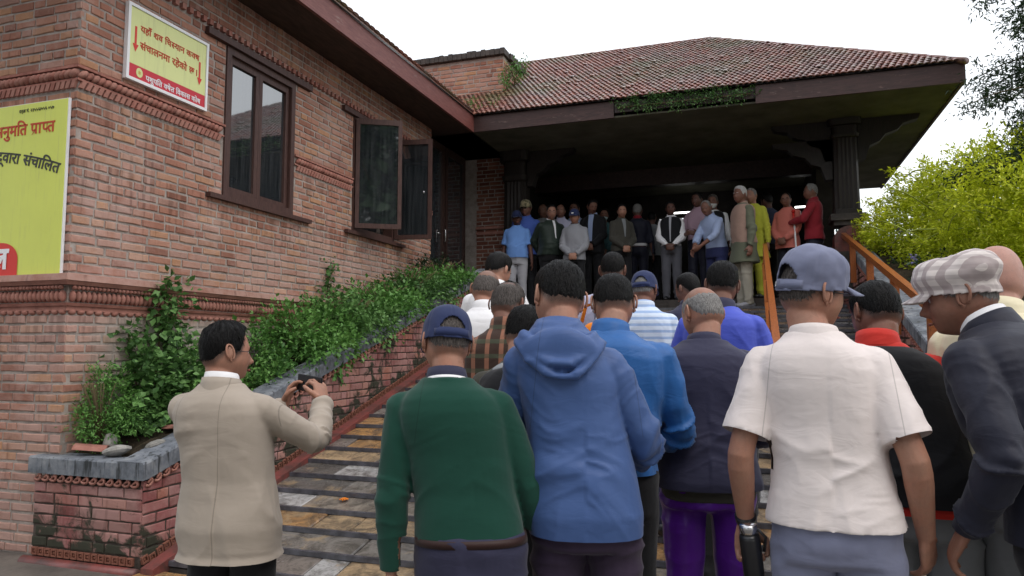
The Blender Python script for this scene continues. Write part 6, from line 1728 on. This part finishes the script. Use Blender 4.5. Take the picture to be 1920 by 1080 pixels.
ph = m.mesh('phone', 'black_plastic'); o = mkobj('phone', ph, None, w_of(r, hc_ + Vector((-0.005, 0, -0.01))), (0.05, 0.12, r.rotation_euler.z - 0.35)); o['label'] = 'black phone held up sideways by the man in the beige jacket'; o['category'] = 'phone'
bv = o.modifiers.new('edge', 'BEVEL'); bv.width = 0.004; bv.segments = 2
m = MB(); m.box(0.02, 0.055, -0.0075, -0.0051, 0.0, 0.026); m.obj('camera_bump', 'lens_dark', o)

rg, Ag, sg2, Tg_, THg = person('man in dark green sweater and navy cap seen from behind', (-0.999, 2.247, 1.616), 0, 22, green, navy, 'tan', 'saltpepper', 'short', cap=dict(kind='baseball', mat=capnavy, brim=0.075, tilt=1.3),
    arms={-1: dict(w=(-0.27, 0.0, 0.80), pole=(-0.45, -1, 0.0), palm=(1, 0, 0), curl=.3), 1: dict(w=(0.27, 0.08, 0.83), pole=(0.6, -1, 0), palm=(-1, 0, 0), curl=.7)}, lean=5, face=36, nod=12, tuck=True, belt=brownleather, collar=[(navy, 1.450, 0.040, 0.064), (wt, 1.447, 0.012, 0.069), (green, 1.440, 0.010, 0.074)],
    build=1.03, shoulder=1.0, thick=0.010, group=FG, wrinkle=0.55, belly=0.02, lat=-0.085)
person('man in hooded blue jacket and plum trousers, head bowed, beside the green sweater', (-0.673, 2.502, 1.780), 0, 12, blue, plum, 'tan', 'black', 'short', arms={'both': dict(w=(0.15, 0.32, 1.02), pole=(1, -0.7, -0.3), palm=(-1, 0, 0)), -1: dict(w=(-0.15, 0.32, 1.02), pole=(-.5, -0.7, -0.8), palm=(1, 0, 0)), 1: dict(w=(0.17, 0.30, 1.02), pole=(.6, -0.7, -0.8), palm=(-1, 0, 0))},
    lean=7, face=36, nod=18, roll=4, hem=0.825, hood=True, build=0.96, shoulder=0.90, lat=-.09, group=FG, thick=0.018, wrinkle=1.15)
rw, Aw, sw, Tw_, THw = person('man in white short-sleeved shirt and slate cap holding a black flask', (0.173, 2.556, 1.799), 0, -6, offw, greyblue, 'tan', 'saltpepper', 'short', cap=dict(kind='baseball', mat=capgrey, brim=0.078, buckle=22, puff=0.012, crease=2.2, tilt=0.7),
    arms={-1: dict(w=(-0.255, 0.03, 0.865), pole=(-0.35, -1, 0), axis=(0.05, 0.0, -1), palm=(0.35, -0.93, 0), curl=(.95, .9, .85, .8), thumb=0.8, spread=.02), 1: dict(w=(0.235, 0.04, 0.875), pole=(0.35, -1, 0), palm=(-0.8, 0.5, 0), curl=(.25, .3, .38, .45))}, lean=3, face=-54, nod=4, sleeve='short', collar=[(offw, 1.450, 0.022, 0.066)],
    hem=0.89, build=1.0, shoulder=0.94, glasses='rim', thick=0.007, watch=-1, group=FG, wrinkle=0.85, lat=-0.045)
person('bald grey-haired man in navy tracksuit jacket and shiny purple trousers, head bowed', (-0.233, 3.343, 1.757), 0, 8, navy, purple, 'tan', 'grey', 'bald', arms={1: 'front', -1: dict(w=(-0.16, 0.26, 1.05), pole=(-1, -0.8, -0.3), palm=(1, 0, 0))}, lean=8, face=38, nod=16, hem=0.86, undershirt=olive, build=1.12, shoulder=1.08, collar=[(navy, 1.45, 0.030, 0.066)], group=FG, wrinkle=0.8)
person('man in flat checked cap and dark navy jacket looking down in profile', (0.644, 2.759, 1.793), 0, 46, dnavy, blk, 'brownmid', 'grey', 'short', cap=dict(kind='flat', mat=tweed, brim=0.060, tilt=0.9),
    arms={-1: dict(w=(-0.24, 0.16, 0.875), pole=(-0.4, -1, 0), palm=(0.5, -0.8, 0), curl=(.35, .4, .45, .5)), 1: 'down'}, lean=24, face=74, nod=3, hem=0.84, build=1.12, shoulder=1.06, collar=[(wt, 1.455, 0.045, 0.066), (dnavy, 1.440, 0.042, 0.078)], thick=0.006, moustache=False, group=FG, wrinkle=1.0)
person('bald elderly man with pale pink scalp and cream collar at the right edge', (0.843, 3.075, 1.869), 0, -24, cream, grey, 'pale', 'white', 'none', lat=-0.10, lean=6, nod=8, collar=[(cream, 1.455, 0.050, 0.070)], build=1.05, group=FG)
person('dark-haired man in black gilet over a red polo, behind the white-shirted man', (0.444, 3.151, 1.736), 0, -10, red, grey, 'brown', 'black', 'short', arms={1: dict(w=(0.27, 0.10, 0.88), pole=(0.8, -1, 0), palm=(-1, 0, 0)), -1: 'front'}, sleeve='short', vest=blk, lean=9, face=25, nod=18, hem=0.87, collar=[(red, 1.452, 0.046, 0.070)], glasses='rim', build=1.06, lat=-0.125, group=FG, thick=0.014)
person('man in bright blue windbreaker with white ear loop, behind the hooded jacket', (-0.582, 3.064, 1.777), 0, 0, blue2, blk, 'tan', 'black', 'short', arms={1: 'front', -1: 'front'}, lean=10, face=14, nod=24, hem=0.93, earloop=True, collar=[(blue2, 1.452, 0.042, 0.070)], build=1.15, shoulder=1.1, group=FG, thick=0.014, wrinkle=1.4)
rb, Ab, sb2, Tb_, THb = person('man with black backpack and dark hair between the green sweater and the blue hood', (-0.959, 2.999, 1.649), 0, 5, olivedark, blk, 'tan', 'black', 'short', arms={1: 'front', -1: 'front'}, lean=10, face=-12, nod=20, collar=[(olivedark, 1.45, 0.040, 0.068)], build=1.0, group=FG, thick=0.02)
person('man with thinning crown in a brown plaid shirt', (-1.258, 3.624, 1.833), 0.03, 6, plaid, blk, 'brown', 'saltpepper', 'crown', arms={1: 'front', -1: 'front'}, lean=8, face=-4, nod=16, collar=[(plaid, 1.452, 0.046, 0.068)], build=1.0, group=FG, thick=0.010)
person('bald man in a white shirt on the left of the steps, beside the planter', (-1.630, 4.279, 1.979), 0.17, 12, wt, navy, 'tan', 'saltpepper', 'bald', arms={1: 'front', -1: 'front'}, lean=6, nod=12, collar=[(wt, 1.452, 0.046, 0.068)], build=1.05, group=FG)
person('dark-haired man in a white shirt in front of the bald white-shirted man', (-1.793, 4.950, 2.161), 0.37, 4, wt, navy, 'tan', 'black', 'short', arms={1: 'front', -1: 'front'}, lean=8, face=-20, nod=20, collar=[(wt, 1.452, 0.040, 0.068)], build=1.05, lod=2, group=FG, thick=0.02)
rl, Al, sl_, T1l, THl = person('man in lavender shirt with grey backpack straps, short black hair', (-0.956, 5.023, 2.155), 0.38, 5, lav, navy, 'brown', 'black', 'short', arms={1: 'front', -1: 'front'}, lean=5, nod=8, collar=[(lav, 1.452, 0.046, 0.068)], build=0.98, group=FG, thick=0.012)
person('man in navy cap and blue-and-white striped shirt', (-0.705, 4.806, 1.982), 0.33, 2, strp, navy, 'brown', 'grey', 'short', cap=dict(kind='baseball', mat=capnavy, brim=0.07), arms={1: 'front', -1: 'front'}, lean=8, face=-8, nod=10, collar=[(strp, 1.452, 0.040, 0.068)], build=1.05, group=FG, thick=0.008)
person('short-haired man in navy jacket turned left beside the striped shirt', (-0.450, 5.103, 2.002), 0.40, 20, navy, blk, 'brown', 'black', 'short', arms={1: 'front', -1: 'front'}, lean=6, face=48, nod=10, collar=[(navy, 1.452, 0.036, 0.068)], lod=2, group=FG, thick=0.010, glasses='rim')
person('thick-haired man in navy jacket with royal blue back panel', (-0.184, 4.244, 1.957), 0.18, -6, rblue, blk, 'brown', 'black', 'short', arms={1: 'front', -1: 'front'}, lean=7, nod=14, vest=None, collar=[(navy, 1.452, 0.040, 0.070)], build=1.08, group=FG, thick=0.022)

# ---- people on the landing
G2 = BG_; FL = 2.25; LD = 2.078
def bgp(label, head, heading, top, legs, **k):
    k.setdefault('lod', 2); k.setdefault('lean', 1); k.setdefault('nod', 3); k.setdefault('build', 1.0)
    return person(label, head, FL if head[1] > 11.74 else LD, heading, top, legs, group=G2, **k)
cl2 = {1: 'clasp', -1: 'clasp'}
bgp('man in light blue polo, navy cap and pale trousers, leftmost on the landing', (-3.845, 11.550, 3.801), 190, lblue, lgrey, skin_='dark', cap=dict(kind='baseball', mat=capnavy, brim=0.06), sleeve='short', hem=0.9, collar=[(lblue, 1.452, .04, .066)], arms={1: 'down', -1: 'down'}, belly=.03)
bgp('man in camouflage cap, sunglasses and blue shirt behind the light blue polo', (-3.736, 11.720, 4.012), 185, midblue, blk, skin_='brown', cap=dict(kind='baseball', mat=camo, brim=0.06), glasses='dark', collar=[(midblue, 1.452, .04, .066)])
bgp('stout man in dark green jacket and glasses facing right', (-3.249, 11.620, 3.887), 222, dgreen, blk, skin_='tan', face=200, glasses='rim', belly=0.07, build=1.18, arms={1: 'back', -1: 'back'}, collar=[(wt, 1.455, .035, .062), (dgreen, 1.44, .035, .070)], hem=0.88, front=(wt, 0.006, 0.022, 1.15))
bgp('grey balding man half hidden behind the dark green jacket', (-3.657, 12.500, 4.098), 190, grey, blk, skin_='brown', hairstyle='bald', hair='grey')
bgp('balding man in lavender shirt between the green and grey jackets', (-3.192, 12.000, 3.964), 185, lav, blk, skin_='brown', hairstyle='bald', hair='saltpepper', arms=cl2, collar=[(lav, 1.452, .045, .066)])
bgp('man in navy cap with white logo and light grey rain jacket', (-2.822, 11.500, 3.757), 184, C_('light_grey_rain_jacket', (0.27, 0.275, 0.30), 0.6), blk, skin_='tan', face=178, cap=dict(kind='baseball', mat=capnavy, brim=0.06, logo=True), arms=cl2, collar=[(navy, 1.455, .04, .064), (lgrey, 1.44, .045, .072)], hem=0.84)
bgp('man in light blue shirt whose face shows above the grey-jacketed man', (-3.091, 12.600, 4.110), 180, paleblue, blk, skin_='brown', glasses='rim')
bgp('bearded man in open black suit over a light blue shirt, looking down', (-2.655, 12.100, 4.014), 175, blk, blk, skin_='brown', face=215, nod=22, hem=0.80, arms=cl2, moustache=True, front=(paleblue, 0.030, 0.045, 1.0), collar=[(paleblue, 1.452, .04, .064)])
bgp('man in teal shirt wearing a pale face mask', (-2.552, 12.600, 3.959), 185, teal, blk, skin_='brown', mask=maskm, arms=cl2)
bgp('man in olive grey jacket turned right with joined hands', (-2.101, 11.900, 3.875), 215, olive, blk, skin_='tan', face=195, arms=cl2, hem=0.86, collar=[(olive, 1.45, .04, .068)], belly=.02, front=(grey, 0.008, 0.040, 1.12))
bgp('dark figure with a red collar and white waist cloth in the shade', (-1.935, 12.500, 3.978), 5, dnavy, dnavy, skin_='dark', hair='grey', undershirt=wt, hem=1.0, collar=[(crimson, 1.45, .04, .07)])
bgp('dark figure in a grey coat beside the man in the black waistcoat', (-1.728, 12.800, 3.886), 0, grey, blk, skin_='dark')
bgp('man in black waistcoat and white-sleeved shirt with joined hands', (-1.311, 12.000, 3.888), 180, wt, C_('grey_trouser', (0.10, 0.10, 0.115), 0.85), skin_='dark', vest=blk, arms=cl2, tuck=False, hem=0.93, collar=[(wt, 1.452, .045, .066)], front=(lgrey, 0.008, 0.022, 1.0))
bgp('tall man in pink shirt and dark trousers behind the stooping man', (-0.886, 12.100, 4.032), 160, pink, dnavy, skin_='dark', face=150, sleeve='rolled', tuck=True, arms={1: 'front', -1: 'front'}, collar=[(pink, 1.452, .045, .066)])
bgp('stooping man in pale blue shirt with rolled sleeves and navy trousers', (-0.713, 11.600, 3.790), 140, paleblue, C_('navy_trousers', (0.028, 0.035, 0.11), 0.8), skin_='brown', face=165, hair='grey', hairstyle='receding', lean=16, nod=12, sleeve='rolled', tuck=True, thick=0.008, arms={1: dict(w=(0.10, 0.42, 0.86), pole=(1, -0.4, 0), palm=(-1, 0, 0)), -1: dict(w=(-0.06, 0.40, 0.95), pole=(-1, -0.4, 0), palm=(1, 0, 0))}, collar=[(paleblue, 1.452, .045, .066)])
bgp('masked man in black waistcoat and white shirt behind the stooping man', (-0.651, 12.300, 4.020), 170, wt, blk, skin_='brown', vest=blk, mask=wt, hair='saltpepper', hem=0.93, front=(wt, 0.004, 0.035, 1.15))
bgp('tall grey-haired man in fawn waistcoat over a sage kurta', (-0.200, 11.450, 3.951), 118, sage, C_('crumpled_pale_trousers', (0.40, 0.37, 0.30), 0.9), skin_='brown', face=140, hair='white', thick=0.014, vest=fawn, hem=0.85, skirt=sage, arms={1: 'down', -1: 'down'}, collar=[(fawn, 1.452, .035, .066)], shoes='pale_shoe', wrinkle=1.2)
bgp('man in yellow kurta half hidden behind the fawn waistcoat', (-0.040, 11.950, 4.011), 150, yellow, yellow, skin_='tan', hair='grey', thick=0.012, skirt=yellow)
bgp('man in dark navy checked shirt standing in deep shade', (0.199, 12.500, 4.020), 40, C_('shade_navy_shirt', (0.03, 0.035, 0.07), 0.9), blk, skin_='dark')
bgp('man in salmon pink kurta and glasses with folded hands', (0.473, 11.900, 3.896), 150, salmon, dnavy, skin_='brown', face=172, hairstyle='receding', glasses='rim', hem=0.78, arms=cl2, collar=[(salmon, 1.452, .03, .064)], belly=.03, thick=.012)
rr2, A2, s2_, T12, TH2 = bgp('man in crimson jacket with a white cane beside the carved post', (0.829, 11.850, 3.995), 80, crimson, dnavy, skin_='brown', face=100, hair='grey', hairstyle='receding', arms={-1: dict(w=(-0.12, 0.32, 1.12), pole=(-1, -0.6, -0.4), palm=(1, 0, 0), curl=1.1), 1: 'down'}, hem=0.84, collar=[(crimson, 1.45, .04, .068)])

# ---- things carried
h = w_of(rr2, A2[-1][2]); 
cn = thing('cane', 'white folding cane held by the man in the crimson jacket', 'cane', (h.x + 0.06, h.y - 0.06, 2.09))
m = MB(); m.tube([(0.05, 0.0, 0), (0.0, 0.0, h.z - 2.09 - 0.02)], [0.011, 0.013], 8); m.obj('shaft', 'white_plastic', cn, True)
m = MB(); m.tube([(0.0, 0, h.z - 2.11), (-0.01, 0, h.z - 2.09 + 0.14)], [0.018, 0.020], 8); m.ball((-0.01, 0, h.z - 2.09 + 0.17), 0.03, 8, 6); m.obj('handle', 'red_plastic', cn, True)

def obj_by_label(key):
    return next(o for o in COL.objects if o.get('category') == 'person' and key in o['label'])

def held(name, label, cat, root, P, rot=(0, 0, 0)):
    w = w_of(root, P); t = thing(name, label, cat, w); t.rotation_euler = (rot[0], rot[1], root.rotation_euler.z + rot[2]); return t
# flask in the left hand of the white-shirted man
Sh, E_, Wp, ax, pn, cu, sp = Aw[-1]
fk = held('flask', 'black vacuum flask with shiny steel lid gripped in the left hand', 'flask', rw, Wp + ax * 0.095 * sw + pn.normalized() * 0.047 * sw, (0.12, -0.08, 0))
m = MB(); m.tube([(0, 0, -0.13), (0, 0, -0.125), (0, 0, 0.07), (0, 0, 0.085)], [0.030, 0.033, 0.033, 0.030], 24); m.obj('bottle_body', 'black_plastic', fk, True)
m = MB(); m.tube([(0, 0, 0.085), (0, 0, 0.11), (0, 0, 0.118)], [0.029, 0.029, 0.026], 24); m.obj('lid', 'steel', fk, True)
m = MB(); m.tube([(0.028, 0, 0.10), (0.050, 0, 0.075), (0.040, 0, 0.03)], [0.005] * 3, 8); m.obj('loop', 'black_plastic', fk, True)
# folded umbrella in the right hand of the green-sweatered man
Sh, E_, Wp, ax, pn, cu, sp = Ag[1]
um = held('umbrella', 'short folded umbrella with red handle held beside the green sweater', 'umbrella', rg, Wp + ax * 0.09 + pn.normalized() * 0.03, (pi - 0.25, 0, 0))
m = MB(); m.tube([(0, 0, 0.02), (0, 0, 0.05), (0, 0, 0.24), (0, 0, 0.27)], [0.015, 0.030, 0.024, 0.008], 14); m.obj('canopy', 'black_plastic', um, True)
m = MB(); m.tube([(0, 0, -0.10), (0, 0, 0.02)], [0.016, 0.014], 12); m.obj('handle', 'red_plastic', um, True)
# backpack
bk = thing('backpack', 'black backpack on the dark-haired man between green sweater and blue hood', 'backpack', (rb.location.x, rb.location.y, rb.location.z + 1.1 * sb2), rb.rotation_euler.z)
def bp(p): v = Tb_(p); return (v.x, v.y, v.z - 1.1 * sb2)
m = MB(); m.ball(bp((0, -0.19, 1.20)), (0.155, 0.085, 0.21), 20, 14)
for z in (1.02, 1.34): m.ball(bp((0, -0.185, z)), (0.14, 0.075, 0.07), 16, 10)
me = remesh(m, 0.009, 6); me.materials.append(blk); mkobj('pack_body', me, bk)
m = MB(); m.ball(bp((0, -0.265, 1.10)), (0.115, 0.035, 0.09), 16, 10); m.obj('front_pocket', blk, bk, True)
for sg in (1, -1):
    m = MB(); m.tube([bp(p) for p in ((sg * .07, -.13, 1.39), (sg * .085, -.09, 1.425), (sg * .095, -.02, 1.44), (sg * .10, .06, 1.40))], [(0.030, 0.008)] * 4, 8, up=(0, 1, 0)); m.obj('strap', grey, bk, True)
m = MB(); m.tube([bp(p) for p in ((-.03, -.12, 1.40), (-.02, -.14, 1.45), (.02, -.14, 1.45), (.03, -.12, 1.40))], [.007] * 4, 8); m.obj('carry_loop', grey, bk, True)
# grey straps of the lavender-shirted man's pack
bk2 = thing('backpack', 'grey backpack straps over the lavender shirt', 'backpack', (rl.location.x, rl.location.y, rl.location.z + 1.1 * sl_), rl.rotation_euler.z)
def bp2(p): v = T1l(p); return (v.x, v.y, v.z - 1.1 * sl_)
m = MB(); m.ball(bp2((0, -0.17, 1.13)), (0.13, 0.07, 0.17), 16, 12); m.obj('pack_body', lgrey, bk2, True)
for sg in (1, -1):
    m = MB(); m.tube([bp2(p) for p in ((sg * .07, -.15, 1.26), (sg * .085, -.125, 1.37), (sg * .095, -.06, 1.43), (sg * .10, .05, 1.41))], [(0.026, 0.010)] * 4, 8, up=(0, 1, 0)); m.obj('strap', grey, bk2, True)
# orange bag and the fallen marigold
ob = thing('shoulder_bag', 'bright orange cloth bag between the lavender shirt and the windbreaker', 'bag', (-0.928, 4.229, 1.646))
m = MB(); m.ball((0, 0, -0.06), (0.065, 0.045, 0.06), 16, 12); me = remesh(m, 0.008, 3); me.materials.append(orange); mkobj('bag_body', me, ob)
m = MB(); m.tube([(-.07, 0, 0), (-.05, 0.03, .10), (.03, 0.03, .12), (.07, 0, 0)], [(0.012, .004)] * 4, 6); m.obj('strap', orange, ob, True)
fl_ = thing('marigold', 'single orange marigold flower lying on a slate step', 'flower', (-3.017, 4.890, 0.333))
m = MB()
for k in range(26):
    a = k * 2.4; r_ = 0.005 + 0.0011 * k; m.ball((r_ * cos(a), r_ * sin(a), 0.016 - 0.0004 * k), (0.007, 0.007, 0.006), 6, 4)
m.obj('petals', orange, fl_, True, kind='stuff')

def strip(pts, w, mat, parent, name, T_, thick=0.0015):
    mb = MB(); P8 = [T_(p) for p in pts]
    mb.tube(P8, [(w, thick)] * len(P8), 6, up=(0, 1, 0)); return mb.obj(name, mat, parent, True)
